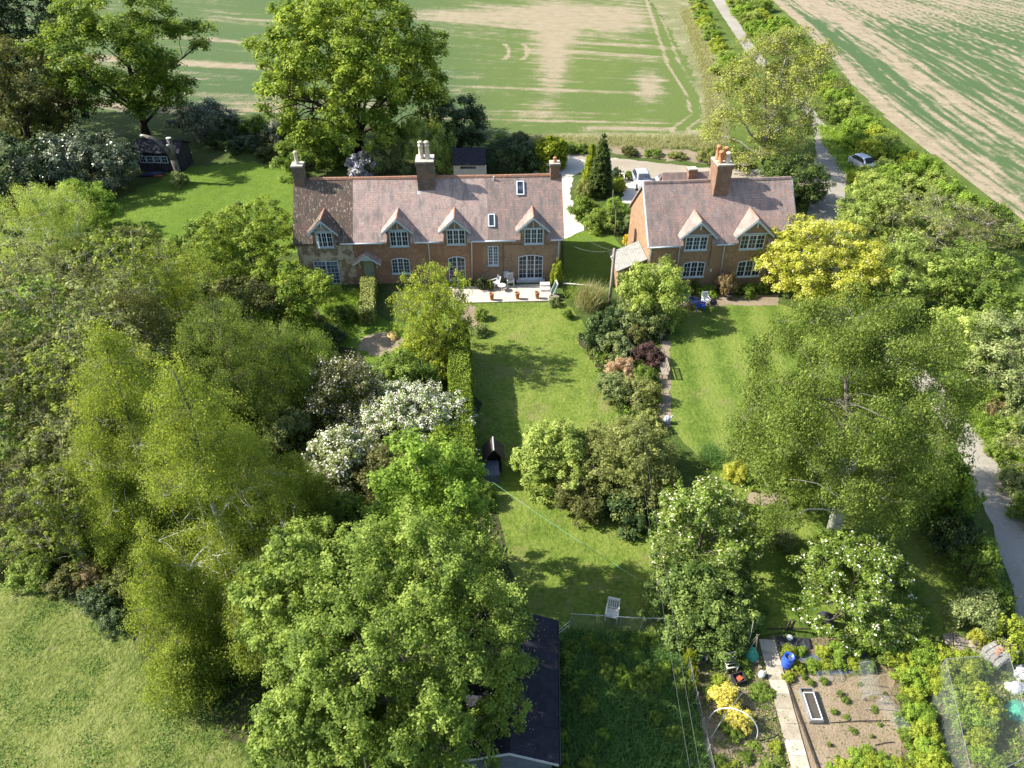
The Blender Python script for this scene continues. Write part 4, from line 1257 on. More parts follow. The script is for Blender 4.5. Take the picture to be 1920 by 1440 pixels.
make_plant('holly_bush', loc, 4.6, r, L_SILVER, B_DARK, 18, 'round', zb=.1, lobes=32, lobe_r=0.86, n_cl=300, cl_r=.5, per=26, leaf=.16, bloom=(L_WHITE, .04, .10, 'top'),
           label='dark rounded bush with a whitish bloom right of the dark cabin', cat='bush')

loc, r = T(1450, 182, 7.2, 112)
make_plant('ash_tree', loc, 14.5, r, L_ASH, B_PALE, 19, 'weep', zb=.8, lobes=150, lobe_r=1.1, n_cl=2200, cl_r=.55, per=13, leaf=.135, tr=.34, twig=.7, fine=.018, fill=.35, jit=.15, trunk_top=.8, forks=3,
           label='half bare ash tree with pale grey limbs beside the lane', cat='tree')
loc, r = T(1492, 345, 2.2, 60)
make_plant('yew_bush', loc, 5.0, r, L_YEW, B_DARK, 20, 'round', zb=.1, lobes=41, lobe_r=0.94, n_cl=480, cl_r=.45, per=30, leaf=.13, fill=.1,
           label='dark yew by the lane at the gable of the shorter cottage', cat='bush')
loc, r = T(856, 245, 3.2, 58)
make_plant('evergreen_tree', loc, 7.2, r, L_DARK, B_DARK, 21, 'round', zb=.3, lobes=48, lobe_r=0.94, n_cl=520, cl_r=.5, per=28, leaf=.15, fill=.12,
           label='dark evergreen tree between the big oak and the garden shed', cat='tree')
loc, r = T(958, 292, 1.5, 50)
make_plant('evergreen_bush', loc, 3.6, r, L_DARK, B_DARK, 22, 'dome', zb=.1, lobes=38, lobe_r=0.78, n_cl=420, cl_r=.42, per=28, leaf=.13, fill=.1, oval=1.15,
           label='low blackish bush between the garden shed and the clipped hedge', cat='bush')
loc, r = T(797, 275, 2.8, 58)
make_plant('willow_bush', loc, 5.4, r, L_PALE, B_GREY, 23, 'dome', zb=.2, lobes=38, lobe_r=0.86, n_cl=360, cl_r=.28, per=30, leaf=.13, shoot=1.3, aspect=.4, fill=.15,
           label='fresh pale green bush of upright shoots behind the tall chimney', cat='bush')
loc, r = T(578, 285, 1.8, 66)
make_plant('elder_bush', loc, 4.4, r, L_MID, B_BROWN, 24, 'dome', zb=.1, lobes=44, lobe_r=0.94, n_cl=500, cl_r=.42, per=28, leaf=.14,
           label='broad fresh green bush behind the mossy roof end', cat='bush')
loc, r = T(612, 262, 2.2, 40)
make_plant('elder_bush', loc, 4.6, r, L_LUSH2, B_BROWN, 25, 'dome', zb=.1, lobes=28, lobe_r=0.78, n_cl=260, cl_r=.42, per=26, leaf=.15,
           label='bright bush tucked under the left skirt of the big oak', cat='bush')
loc, r = T(676, 305, 1.7, 27)
make_plant('lilac_bush', loc, 3.0, r, L_GREY, B_GREY, 26, 'dome', zb=.1, lobes=22, lobe_r=0.47, n_cl=160, cl_r=.3, per=24, leaf=.12, bloom=(L_LILAC, .45, .12, 'all'),
           label='pale lilac flowering bush just behind the pink roof ridge', cat='bush')
loc, r = T(722, 290, 2.0, 42)
make_plant('buddleia_bush', loc, 4.4, r, L_GREY, B_GREY, 27, 'dome', zb=.1, lobes=28, lobe_r=0.70, n_cl=260, cl_r=.35, per=24, leaf=.13, shoot=.5,
           label='grey-green bush between the lilac and the pale upright bush', cat='bush')
loc, r = T(1031, 288, 1.6, 27)
make_plant('clipped_hedge', loc, 3.3, r, L_YEW, B_DARK, 28, 'column', zb=.05, lobes=73, lobe_r=0.55, n_cl=420, cl_r=.34, per=26, leaf=.11, jit=.02, fill=.1, bloom=(L_LIME, .92, .12, 'top', 'young_top'),
           label='clipped drum shaped hedge with a yellow-green flat top by the bins', cat='hedge')
p = at(1124, 366); rr = px(23, p)
make_plant('conifer_tree', p, 6.6, rr, L_YEW, B_DARK, 29, 'cone', zb=.05, lobes=300, lobe_r=.26, n_cl=1900, cl_r=.16, per=22, leaf=.075, jit=.01, fill=.1,
           label='dark cone shaped conifer between the two cottages', cat='tree')
p = at(1106, 352); rr = px(17, p)
make_plant('conifer_tree', p, 4.9, rr, L_LIME, B_DARK, 30, 'cone', zb=.05, lobes=112, lobe_r=0.28, n_cl=560, cl_r=.2, per=24, leaf=.085, jit=.01, fill=.1,
           label='lime green conifer peeping out behind the dark cone', cat='tree')

# --- garden trees round the houses
loc, r = T(1540, 492, 3.7, 98)
make_plant('golden_tree', loc, 7.0, r, L_GOLD, B_GREY, 31, 'round', zb=.7, lobes=70, lobe_r=1.1, n_cl=800, cl_r=.40, per=42, leaf=.115, tr=.14, up=.5, twig=.4, bloom=(L_CREAM, .035, .07, 'top'),
           label='golden yellow leaved tree at the right end of the shorter cottage', cat='tree')
loc, r = T(1222, 545, 2.4, 66)
make_plant('cherry_tree', loc, 4.9, r, L_PALE, B_BROWN, 32, 'weep', zb=.5, lobes=48, lobe_r=0.74, n_cl=520, cl_r=.32, per=24, leaf=.15, droop=.5, aspect=.45, tr=.12,
           label='round light green tree in front of the lean-to and side porch', cat='tree')
loc, r = T(1205, 600, .9, 52)
make_plant('viburnum_bush', loc, 2.6, r, L_GREY, B_BROWN, 33, 'dome', zb=.1, lobes=32, lobe_r=0.58, n_cl=300, cl_r=.3, per=20, leaf=.13, droop=.25,
           label='pale mottled bush under the front of the round light green tree', cat='bush')
p = at(822, 676); r = px(64, p)
make_plant('cherry_tree', p, 8.2, r, L_BRIGHT, B_GREY, 34, 'round', zb=1.0, lobes=190, lobe_r=0.58, n_cl=620, cl_r=.24, per=13, leaf=.12, droop=.55, aspect=.4, twig=.7, tr=.11, fill=.3, jit=.22,
           label='wispy yellow-green tree standing before the long cottage and patio', cat='tree')
loc, r = T(806, 655, 1.4, 66)
make_plant('forsythia_bush', loc, 3.0, r, L_BRIGHT, B_GREY, 35, 'dome', zb=.1, lobes=41, lobe_r=0.62, n_cl=430, cl_r=.3, per=18, leaf=.12, droop=.3, twig=.5,
           label='scruffy yellow-green bush at the foot of the wispy tree', cat='bush')
loc, r = T(758, 705, 1.8, 62)
make_plant('hazel_bush', loc, 3.6, r, L_MID, B_GREY, 36, 'dome', zb=.1, lobes=38, lobe_r=0.66, n_cl=420, cl_r=.32, per=20, leaf=.12, twig=.5,
           label='green bush above the white blossom tree, below the soil patch', cat='bush')
loc, r = T(772, 778, 2.4, 98)
make_plant('blossom_tree', loc, 4.3, r * .92, L_MID, B_GREY, 37, 'dome', zb=.5, lobes=190, lobe_r=0.66, n_cl=900, cl_r=.26, per=26, leaf=.085, tr=.11, twig=.6, jit=.2, fill=.2, oval=1.2, bloom=(L_WHITE, .46, .045, 'all'),
           label='small tree covered in white blossom left of the long clipped hedge', cat='tree')
loc, r = T(648, 735, 2.8, 80)
make_plant('blackthorn_tree', loc, 5.4, r, L_OLIVE, B_DARK, 38, 'dome', zb=.4, lobes=48, lobe_r=0.74, n_cl=620, cl_r=.24, per=13, leaf=.085, tr=.09, twig=.8, jit=.2, shoot=.5, bloom=(L_WHITE, .15, .048, 'all'),
           label='dark twiggy tree flecked with white flowers beside the white blossom tree', cat='tree')
loc, r = T(862, 720, 1.3, 22)
make_plant('euonymus_bush', loc, 2.4, r, L_LIME, B_BROWN, 39, 'dome', zb=.1, lobes=16, lobe_r=0.39, n_cl=90, cl_r=.25, per=22, leaf=.1,
           label='small lime bush against the long clipped hedge', cat='bush')
loc, r = T(832, 845, 1.6, 66)
make_plant('hawthorn_bush', loc, 3.2, r, L_OAK2, B_GREY, 40, 'dome', zb=.1, lobes=38, lobe_r=0.62, n_cl=450, cl_r=.28, per=22, leaf=.1, twig=.5,
           label='ragged green bush between the white blossom and the tiled shelter', cat='bush')
loc, r = T(640, 850, 1.8, 70)
make_plant('hawthorn_bush', loc, 3.4, r, L_GREY, B_GREY, 41, 'dome', zb=.1, lobes=38, lobe_r=0.66, n_cl=430, cl_r=.28, per=20, leaf=.1, twig=.5, bloom=(L_WHITE, .12, .08, 'all'),
           label='grey-green bush with few white flowers below the dark twiggy tree', cat='bush')
loc, r = T(735, 885, 1.4, 75)
make_plant('hawthorn_bush', loc, 3.0, r, L_OLIVE, B_GREY, 42, 'dome', zb=.1, lobes=38, lobe_r=0.66, n_cl=420, cl_r=.3, per=20, leaf=.1, twig=.4,
           label='dull olive bush in front of the white blossom tree', cat='bush')

# --- the big trees nearest the camera on the left
loc, r = T(806, 985, 5.0, 108)
make_plant('sycamore_tree', loc, 10.2, r, L_LUSH2, B_GREY, 43, 'oak', zb=1.2, lobes=83, lobe_r=0.62, n_cl=800, cl_r=.27, per=38, leaf=.09, shoot=.5, tr=.18, jit=.18,
           label='fresh bright green tree behind the biggest lush tree', cat='tree')
loc, r = T(590, 1130, 4.6, 112)
make_plant('sycamore_tree', loc, 8.8, r, L_LUSH, B_GREY, 44, 'oak', zb=1.0, lobes=83, lobe_r=0.62, n_cl=780, cl_r=.26, per=38, leaf=.09, shoot=.6, tr=.18, jit=.2,
           label='lush green tree between the birches and the biggest lush tree', cat='tree')
loc, r = T(760, 1218, 5.0, 216)
make_plant('sycamore_tree', loc, 10.2, r, L_LUSH, B_GREY, 45, 'weep', zb=.8, lobes=300, lobe_r=.55, n_cl=2300, cl_r=.27, per=46, leaf=.078, shoot=.7, tr=.3, jit=.17, fill=.2,
           label='biggest lush green tree hanging over the dark shed roof', cat='tree')
loc, r = T(590, 1370, 3.6, 120)
make_plant('sycamore_tree', loc, 6.6, r, L_LUSH, B_GREY, 46, 'dome', zb=.5, lobes=80, lobe_r=0.62, n_cl=750, cl_r=.27, per=38, leaf=.09, shoot=.4, tr=.14, jit=.18,
           label='lower lush green tree at the bottom edge of the frame', cat='tree')

# --- birches
BK = dict(cl_r=.28, per=26, leaf=.058, aspect=.5, up=.35, droop=.75, spread=1.3, wild=.7, twig=.12, fine=.006, limb=.14, trunk_top=.95, zb=.8)
for u, v, vt, rp, sd, lab in [(322, 1005, 628, 118, 51, 'tall yellow-green birch with a white trunk, left of the two by the paddock'),
                              (452, 1110, 695, 122, 52, 'yellow-green birch with a forked white trunk right of the taller birch')]:
    p = at(u, v); r = px(rp, p) * 1.32
    make_plant('birch_tree', p, zat(p, vt), r, L_BIRCH, B_BIRCH, sd, 'birch', fill=.4, shift=(0, r * .25), lean=(0, r * .25), lobes=260, lobe_r=r * .14, n_cl=int(520 * r + 700), tr=.15, label=lab, cat='tree', **BK)
for i, (u, v, zc, rp, H, sd, lab) in enumerate([
        (232, 960, 3.6, 80, 7.4, 53, 'shorter yellow-green birch in front of the tall birch, nearest the woodland'),
        (318, 1120, 3.6, 98, 7.6, 54, 'bushy birch at the paddock edge'),
        (488, 1160, 3.2, 84, 6.8, 55, 'low birch between the paddock birch and the lush trees'),
        (352, 1250, 1.7, 84, 3.8, 56, 'smallest birch thicket, lowest on the paddock edge'),
        (560, 930, 3.0, 70, 6.2, 68, 'shady birch between the forked birch and the fresh bright tree')]):
    loc, r = T(u, v, zc, rp)
    make_plant('birch_tree', loc, H, r, L_BIRCH, B_GREY, sd, 'birch', fill=.45, lobes=190, lobe_r=r * .15, n_cl=int(340 * r + 450), tr=.07, label=lab, cat='tree', **BK)
for u, v, zc, rp, H, sd, lm, lab in [
        (432, 690, 5.0, 84, 10.0, 57, L_BIRCH2, 'greener birch behind the two tall birches'),
        (330, 560, 4.3, 90, 8.6, 58, L_BIRCH, 'slender birch below the back lawn'),
        (260, 655, 4.6, 78, 9.2, 69, L_OLIVE, 'dull olive birch between the slender and the tall birch'),
        (82, 425, 4.2, 88, 8.2, 59, L_PALE, 'pale green birch with a thin white trunk at the left edge'),
        (545, 690, 3.2, 84, 6.6, 60, L_MID, 'shaded birch left of the dark twiggy flowering tree')]:
    loc, r = T(u, v, zc, rp)
    make_plant('birch_tree', loc, H, r, lm, B_BIRCH if sd == 59 else B_GREY, sd, 'weep', fill=.4, lobes=150, lobe_r=r * .16, n_cl=int(280 * r + 450), tr=.10, label=lab, cat='tree', **BK)
# the great weeping birch on the right
p = at(1562, 1000)
q = at(1584, 775, 8.0)
rr = px(188, q)
make_plant('birch_tree', p, 15.0, rr, L_BIRCH2, B_BIRCH, 61, 'weep', zb=3.2, lobes=280, lobe_r=.62, n_cl=5200, cl_r=.30, per=26, leaf=.072, aspect=.5, up=.35, droop=1.0, spread=1.3,
           wild=.75, twig=.1, fine=.006, limb=.16, tr=.44, trunk_top=.72, forks=2, fill=.35, jit=.1, shift=(q.x - p.x, q.y - p.y - .3), lean=((q.x - p.x) * .8, (q.y - p.y) * .8), label='great weeping birch with a forked white trunk over the striped lawn', cat='tree')

# --- left wood
for u, v, zc, rp, H, sd, lm, lab, sh in [
        (462, 455, 3.6, 92, 7.0, 62, L_OAK, 'yellow-green tree against the left gable of the long cottage', 'round'),
        (545, 560, 3.0, 76, 5.8, 63, L_OAK2, 'dark green tree beside the stone wall of the long cottage', 'round'),
        (455, 590, 3.2, 72, 6.4, 64, L_OLIVE, 'dusky tree below the yellow-green gable tree', 'round'),
        (372, 452, 1.8, 50, 3.6, 65, L_MID, 'low fresh bush at the near edge of the back lawn', 'dome'),
        (152, 388, 2.8, 58, 5.4, 66, L_LUSH2, 'rounded fresh green tree on the shady side of the back lawn', 'round'),
        (232, 462, 1.5, 58, 3.0, 67, L_TAWNY, 'tawny scrub bush at the near left of the back lawn', 'dome')]:
    loc, r = T(u, v, zc, rp)
    make_plant('garden_tree' if H > 4 else 'bush', loc, H, r, lm, B_GREY, sd, sh, zb=.3, lobes=34, lobe_r=r * .3, n_cl=int(100 + r * r * 34), cl_r=.36, per=26, leaf=.125, twig=.4, jit=.2, label=lab, cat='tree' if H > 4 else 'bush')

WOOD = []
for k, sd in enumerate((71, 72, 73)):
    WOOD.append(make_plant('woodland_tree', (0, -80, 0), 10.0, 3.1, L_BUD, B_PALE, sd, 'weep', zb=1.2, lobes=90, lobe_r=.6, n_cl=620, cl_r=.24, per=8, leaf=.125, twig=.95, fine=.014, tr=.12, trunk_top=.92, limb=.3, fill=.45, jit=.22, shoot=.2, forks=2, cat='tree',
                           label='grey stemmed tree of the left wood just coming into small leaf', group='young trees of the left wood'))
rngw = np.random.default_rng(5)
spots = [(25, 560, 0), (95, 530, 1), (175, 545, 2), (255, 530, 0), (20, 650, 1), (100, 635, 2), (185, 640, 0), (10, 755, 2), (85, 735, 0), (160, 745, 1), (205, 720, 2), (35, 850, 1), (115, 850, 2), (175, 860, 0), (20, 940, 0), (95, 950, 1), (-60, 600, 2), (-70, 720, 0), (-60, 850, 1), (265, 610, 1)]
for i, (u, v, k) in enumerate(spots):
    s = .8 + .35 * rngw.random(); zc = 6.0 * s
    if v > 820: s *= .72; zc = 6 * s
    p = at(u, v, zc)
    lm = [None, None, L_OLIVE, L_BIRCH, None, L_MID][i % 6]
    w = WOOD[k]
    if i < 3 and w.location.y < 0:
        pass
    o = dup(w, (p.x, p.y, 0), rngw.random() * 6.28, (s, s, s * (.9 + .2 * rngw.random())), leafmat=lm)
    if lm is L_OLIVE: o['label'], o['group'] = 'dull olive grey stemmed tree inside the left wood', 'olive trees of the left wood'
    if lm is L_BIRCH: o['label'], o['group'] = 'yellowish grey stemmed tree inside the left wood', 'yellowish trees of the left wood'
    if lm is L_MID: o['label'], o['group'] = 'darker green grey stemmed tree inside the left wood', 'darker green trees of the left wood'
for w in WOOD:                                     # the three patterns move to places in the wood behind
    i = WOOD.index(w); p = at((-140, -190, -230)[i], (560, 680, 820)[i], 5); w.location = (p.x, p.y, 0)

# --- shrub patterns that are copied
def bush_proto(kind, sd, **kw):
    d = dict(zb=.05, lobes=25, lobe_r=0.48, n_cl=230, cl_r=.26, per=24, leaf=.105, twig=.25, jit=.16, fill=.15)
    d.update(kw)
    return make_plant(kind, (0, -80, 0), 2.0, 1.6, L_MID, B_BROWN, sd, 'dome', cat='bush', label='bush', **d)


BU = [bush_proto('bush', 81), bush_proto('bush', 82, shoot=.5), bush_proto('bush', 83, per=16, twig=.7)]
BU_USED = [False] * 3
brng = np.random.default_rng(77)


def bush(u, v, rp, H, lm, label, group=None, k=None, name=None, zc=None, cat=None, bark=None, oval=1.0):
    """one bush: a copy of a pattern, sized to the photo, with its own leaf colour"""
    k = int(brng.integers(3)) if k is None else k
    p = at(u, v, H * .45 if zc is None else zc); r = px(rp, p)
    sc_ = (r / 1.75 * oval, r / 1.75, H / 2.05); rz = brng.random() * 6.28
    if BU_USED[k]: o = dup(BU[k], (p.x, p.y, 0), rz if oval == 1 else 0, sc_, label, group, lm, bark, name)
    else:
        o = BU[k]; BU_USED[k] = True
        o.location = (p.x, p.y, 0); o.rotation_euler.z = rz; o.scale = sc_; o['label'] = label
        if group: o['group'] = group
        if name: o.name = name
        respecies(o, lm, bark)
    if cat: o['category'] = cat
    return o


# between the cottages
bush(1095, 388, 30, 2.0, L_MID, 'green bush at the bend of the pale gravel drive')
bush(1128, 412, 36, 2.1, L_LUSH, 'bright rounded bush at the edge of the small side lawn')
bush(1152, 392, 26, 2.2, L_LUSH2, 'fresh bush behind the leaning pale stem')
bush(1098, 356, 18, 1.7, L_TAWNY, 'greyish tawny bush in front of the lime conifer')
bush(1160, 346, 15, 1.7, L_BRIGHT, 'lime bush right of the dark conifer')
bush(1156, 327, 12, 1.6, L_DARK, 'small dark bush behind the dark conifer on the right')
bush(1168, 350, 7, 1.0, L_YEL, 'yellow flowering bush beside the silver car', name='flowering_bush', cat='flowers')
bush(1177, 449, 9, 1.1, L_YEL, 'yellow flowering bush in front of the lean-to', name='flowering_bush', cat='flowers')
bush(1182, 415, 18, 1.2, L_GREY, 'grey bush against the left gable of the shorter cottage')
bush(1172, 432, 14, 1.0, L_DARK, 'dark low bush beside the yellow flowers and the lean-to')
bush(1178, 330, 8, .9, L_MID, 'little green bush at the far side of the silver car')
# border between the two gardens
bush(1122, 620, 38, 2.5, L_DARK, 'dark green bush bulging over the left side of the border', k=0).name = 'dark_bush'
bush(1160, 590, 34, 2.0, L_DARK, 'dark bush at the foot of the wooden pole')
bush(1152, 648, 36, 1.9, L_GREY, 'grey-green bush in front of the dark border bush')
bush(1213, 665, 32, 1.6, L_PURP, 'purple leaved bush beside the garden path')
bush(1195, 625, 26, 1.5, L_OLIVE, 'small olive bush behind the purple bush')
bush(1165, 692, 30, 1.5, L_PINK, 'pinkish straw coloured bush in front of the grey-green one', k=2)
bush(1150, 728, 34, 1.5, L_GREY, 'thin grey-green bush below the pinkish bush', k=1)
bush(1198, 735, 42, 1.8, L_TAWNY, 'grey twiggy bush left of the yellow flowers', k=2, bark=B_GREY)
bush(1229, 737, 10, .9, L_YEL, 'yellow flowering bush at the edge of the garden path', name='flowering_bush', cat='flowers')
bush(1205, 705, 22, 1.2, L_MID, 'green bush between the purple and the twiggy bush')
bush(1213, 790, 30, 1.4, L_TAWNY, 'straw coloured bush above the big tawny bush')
# before the shorter cottage
bush(1363, 536, 21, 1.9, L_BROWN, 'brown faded bush against the front wall of the shorter cottage', k=1)
bush(1325, 546, 20, .8, L_LUSH2, 'low bright green bush before the shorter cottage')
bush(1305, 535, 8, 1.2, L_LUSH, 'little upright green bush under the left lower window')
bush(1400, 543, 22, 1.0, L_MID, 'dark green bush right of the brown faded bush')
bush(1428, 540, 14, 1.1, L_LUSH, 'green bush at the foot of the golden tree')
bush(1272, 548, 14, .9, L_DARK, 'dark low bush right of the round light green tree')
# lawn edge
bush(1040, 566, 12, .8, L_GREY, 'grey-green cushion bush at the patio corner')
bush(1065, 590, 10, .7, L_MID, 'small dark cushion bush on the lawn right of the patio')
bush(903, 590, 13, .8, L_MID, 'small cushion bush at the left lawn edge below the patio')
bush(899, 618, 17, .9, L_GREY, 'rounder cushion bush below the smaller one at the lawn edge')
bush(1044, 505, 13, 2.6, L_BRIGHT, 'tall bright climber bush at the corner of the long cottage', zc=1.6)
# bushes across the middle of the lawn
loc, r = T(1040, 848, 1.9, 80)
make_plant('hedge_bush', loc, 3.9, r, L_PALE, B_BROWN, 91, 'dome', zb=.05, lobes=54, lobe_r=0.70, n_cl=620, cl_r=.27, per=28, leaf=.10, twig=.35, jit=.14,
           label='dense yellow-green bush across the middle of the lawn', cat='bush')
loc, r = T(1175, 858, 2.0, 100)
make_plant('hedge_bush', loc, 4.2, r, L_TAWNY, B_GREY, 92, 'dome', zb=.05, lobes=190, lobe_r=0.78, n_cl=820, cl_r=.28, per=24, leaf=.085, twig=.6, jit=.14,
           label='big tawny twiggy bush right of the yellow-green one', cat='bush')
loc, r = T(1085, 930, 1.0, 46)
make_plant('hedge_bush', loc, 2.2, r, L_OLIVE, B_GREY, 93, 'dome', zb=.05, lobes=32, lobe_r=0.47, n_cl=260, cl_r=.25, per=24, leaf=.09,
           label='low olive bush at the front of the lawn bushes', cat='bush')
loc, r = T(1180, 950, .8, 50)
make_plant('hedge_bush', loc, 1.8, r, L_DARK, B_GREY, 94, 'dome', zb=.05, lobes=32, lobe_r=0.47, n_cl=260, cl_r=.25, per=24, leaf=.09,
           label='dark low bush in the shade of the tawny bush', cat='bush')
loc, r = T(1322, 985, 2.8, 98)
make_plant('apple_tree', loc, 5.0, r, L_MID, B_GREY, 95, 'dome', zb=.5, lobes=57, lobe_r=0.62, n_cl=560, cl_r=.22, per=24, leaf=.095, shoot=.75, tr=.12, twig=.5, bloom=(L_CREAM, .08, .055, 'all'), jit=.16,
           label='apple tree of upright pale shoots above the dark ivy thicket', cat='tree')
loc, r = T(1318, 1118, 1.6, 100)
make_plant('ivy_thicket', loc, 3.0, r, L_IVY, B_DARK, 96, 'dome', zb=.05, lobes=190, lobe_r=0.58, n_cl=720, cl_r=.26, per=28, leaf=.085, jit=.14,
           label='dark ivy thicket between the pen and the vegetable plot', cat='bush')
loc, r = T(1602, 1090, 2.2, 112)
make_plant('apple_tree', loc, 4.4, r, L_MID, B_GREY, 97, 'dome', zb=.5, lobes=73, lobe_r=0.58, n_cl=640, cl_r=.25, per=25, leaf=.095, tr=.12, twig=.5, bloom=(L_WHITE, .04, .055, 'all'), jit=.18,
           label='round apple tree with scattered white blossom above the currant rows', cat='tree')
bush(1378, 885, 22, 1.2, L_GOLD, 'yellow leaved bush beside the tufted irises', k=1)
bush(1435, 890, 34, 1.7, L_MID, 'green bush right of the yellow leaved bush')
bush(1472, 885, 40, 2.2, L_BRIGHT, 'lime green bush under the left skirt of the weeping birch')
bush(1520, 925, 34, 1.6, L_MID, 'green bush left of the forked white trunk')
bush(1412, 850, 22, 1.0, L_LUSH, 'small bush at the near end of the striped lawn')
bush(1468, 940, 12, .8, L_GREY, 'tiny grey-green bush on the bare patch')
bush(1470, 1012, 26, 1.1, L_GREY, 'grey shrub left of the white blossom apple tree', k=1)
bush(1545, 1015, 30, .9, L_MID, 'low bush at the foot of the forked white trunk', k=2)
# east side
for u, v, rp, H, lm, lab in [(1762, 930, 66, 4.2, L_OAK2, 'dark hedge tree between the weeping birch and the lane'), (1830, 1048, 46, 2.8, L_MID, 'dark green bush by the lane below the hedge tree'),
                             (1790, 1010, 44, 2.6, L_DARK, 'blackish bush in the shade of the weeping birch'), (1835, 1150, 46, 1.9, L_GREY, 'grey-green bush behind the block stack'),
                             (1895, 1190, 42, 2.0, L_BRIGHT, 'bright lime bush at the right edge above the block stack'), (1868, 1118, 36, 1.9, L_MID, 'mid green bush at the near end of the lane'),
                             (1832, 1195, 14, .9, L_GOLD, 'small yellow bush beside the block stack')]:
    bush(u, v, rp, H, lm, lab)
# lane side hedge and trees, right
for u, v, zc, rp, H, sd, lm, sh, lab, tw in [
        (1650, 395, 2.2, 78, 5.0, 101, L_PALE, 'dome', 'pale green hedge tree at the far bend of the lane', .5),
        (1745, 420, 2.6, 82, 5.6, 102, L_TAWNY, 'round', 'half bare grey hawthorn at the edge of the stubble field', .9),
        (1842, 450, 2.4, 70, 5.0, 103, L_OLIVE, 'round', 'dark twiggy hawthorn right of the half bare one', .8),
        (1700, 520, 2.8, 86, 6.0, 104, L_PALE, 'round', 'broad pale hedge tree right of the golden tree', .4),
        (1830, 545, 2.8, 92, 6.0, 105, L_MID, 'round', 'fresh green hedge tree at the right edge, level with the cottages', .4),
        (1905, 670, 3.0, 90, 6.4, 106, L_GREY, 'round', 'grey-green hedge tree at the right edge beside the weeping birch', .5),
        (1800, 640, 2.4, 62, 5.0, 107, L_PALE, 'round', 'pale hedge tree just behind the weeping birch', .4),
        (1965, 850, 2.8, 72, 5.6, 108, L_TAWNY, 'round', 'sparse pale limbed tree over the lane at the right edge', .9)]:
    loc, r = T(u, v, zc, rp)
    make_plant('hawthorn_tree', loc, H, r, lm, B_PALE if tw > .7 else B_GREY, sd, sh, zb=.2, lobes=34, lobe_r=r * .3, n_cl=int(110 + r * r * (36 if tw < .7 else 26)), cl_r=.33, per=24 if tw < .7 else 12, leaf=.115 if tw < .7 else .09, twig=tw, fine=.018 if tw > .7 else .01, jit=.2, tr=.13, label=lab, cat='tree')
for u, v, rp, H, lm, k in [(1395, 20, 26, 2.6, L_LUSH2, 0), (1418, 55, 24, 2.4, L_LUSH2, 1), (1448, 85, 25, 2.6, L_BRIGHT, 0), (1375, -15, 24, 2.4, L_LUSH2, 2), (1432, 10, 22, 2.6, L_LUSH, 2), (1462, 45, 24, 2.6, L_LUSH2, 0),
                           (1490, 80, 22, 2.6, L_LUSH, 1), (1520, 112, 24, 2.4, L_BRIGHT, 0), (1550, 150, 26, 2.4, L_LUSH2, 2), (1578, 185, 28, 2.6, L_LUSH2, 1), (1562, 212, 26, 2.4, L_MID, 0), (1612, 218, 28, 2.6, L_MID, 2), (1600, 245, 28, 2.2, L_LUSH2, 1),
                           (1645, 255, 32, 2.4, L_BRIGHT, 0), (1632, 285, 30, 2.2, L_BRIGHT, 1), (1690, 292, 34, 2.4, L_LUSH2, 2), (1660, 320, 34, 2.4, L_PALE, 0), (1730, 325, 36, 2.8, L_LUSH2, 1), (1700, 345, 36, 2.6, L_PALE, 2), (1775, 362, 36, 2.6, L_LUSH2, 0), (1860, 405, 34, 2.2, L_MID, 1), (1905, 440, 36, 2.2, L_LUSH, 0),
                           (1410, 32, 26, 2.2, L_PALE, 2), (1440, 62, 26, 2.4, L_LUSH2, 0), (1475, 70, 26, 2.2, L_PALE, 1), (1500, 100, 26, 2.4, L_LUSH2, 2), (1532, 135, 28, 2.2, L_PALE, 0), (1560, 175, 30, 2.4, L_BRIGHT, 1), (1590, 200, 28, 2.2, L_PALE, 0), (1628, 235, 32, 2.4, L_LUSH2, 2), (1665, 275, 34, 2.4, L_PALE, 1), (1610, 265, 30, 2.0, L_LUSH2, 0), (1712, 308, 34, 2.4, L_BRIGHT, 0), (1755, 342, 34, 2.6, L_PALE, 2), (1815, 385, 36, 2.4, L_LUSH2, 0), (1680, 335, 36, 2.6, L_LUSH2, 1), (1640, 345, 36, 2.6, L_PALE, 2), (1388, 5, 24, 2.2, L_PALE, 1), (1425, 30, 24, 2.4, L_BRIGHT, 0)]:
    bush(u, v, rp, H, lm, 'hedgerow bush along the lane beside the stubble field', 'hedgerow bushes of the stubble field', k, 'hedge_bush')
for u, v, rp, H, lm, k in [(1312, 15, 17, 1.8, L_BRIGHT, 0), (1322, 42, 17, 1.8, L_BRIGHT, 1), (1336, 66, 18, 1.8, L_LUSH2, 2), (1350, 92, 18, 1.8, L_BRIGHT, 0), (1368, 118, 20, 2.0, L_LUSH2, 1), (1385, 145, 20, 2.0, L_BRIGHT, 2), (1300, -12, 16, 1.8, L_LUSH2, 2), (1402, 175, 22, 2.0, L_LUSH, 0), (1306, 0, 18, 1.8, L_PALE, 0), (1318, 28, 18, 1.8, L_LUSH2, 2), (1330, 54, 18, 1.8, L_PALE, 1), (1344, 80, 18, 1.9, L_BRIGHT, 0), (1359, 105, 20, 1.9, L_PALE, 2), (1376, 132, 20, 2.0, L_BRIGHT, 1), (1350, 130, 20, 1.6, L_PALE, 1), (1362, 160, 22, 1.6, L_PALE, 0)]:
    bush(u, v, rp, H, lm, 'low bright hedge bush on the crop side of the lane', 'hedge bushes on the crop side of the lane', k, 'hedge_bush')
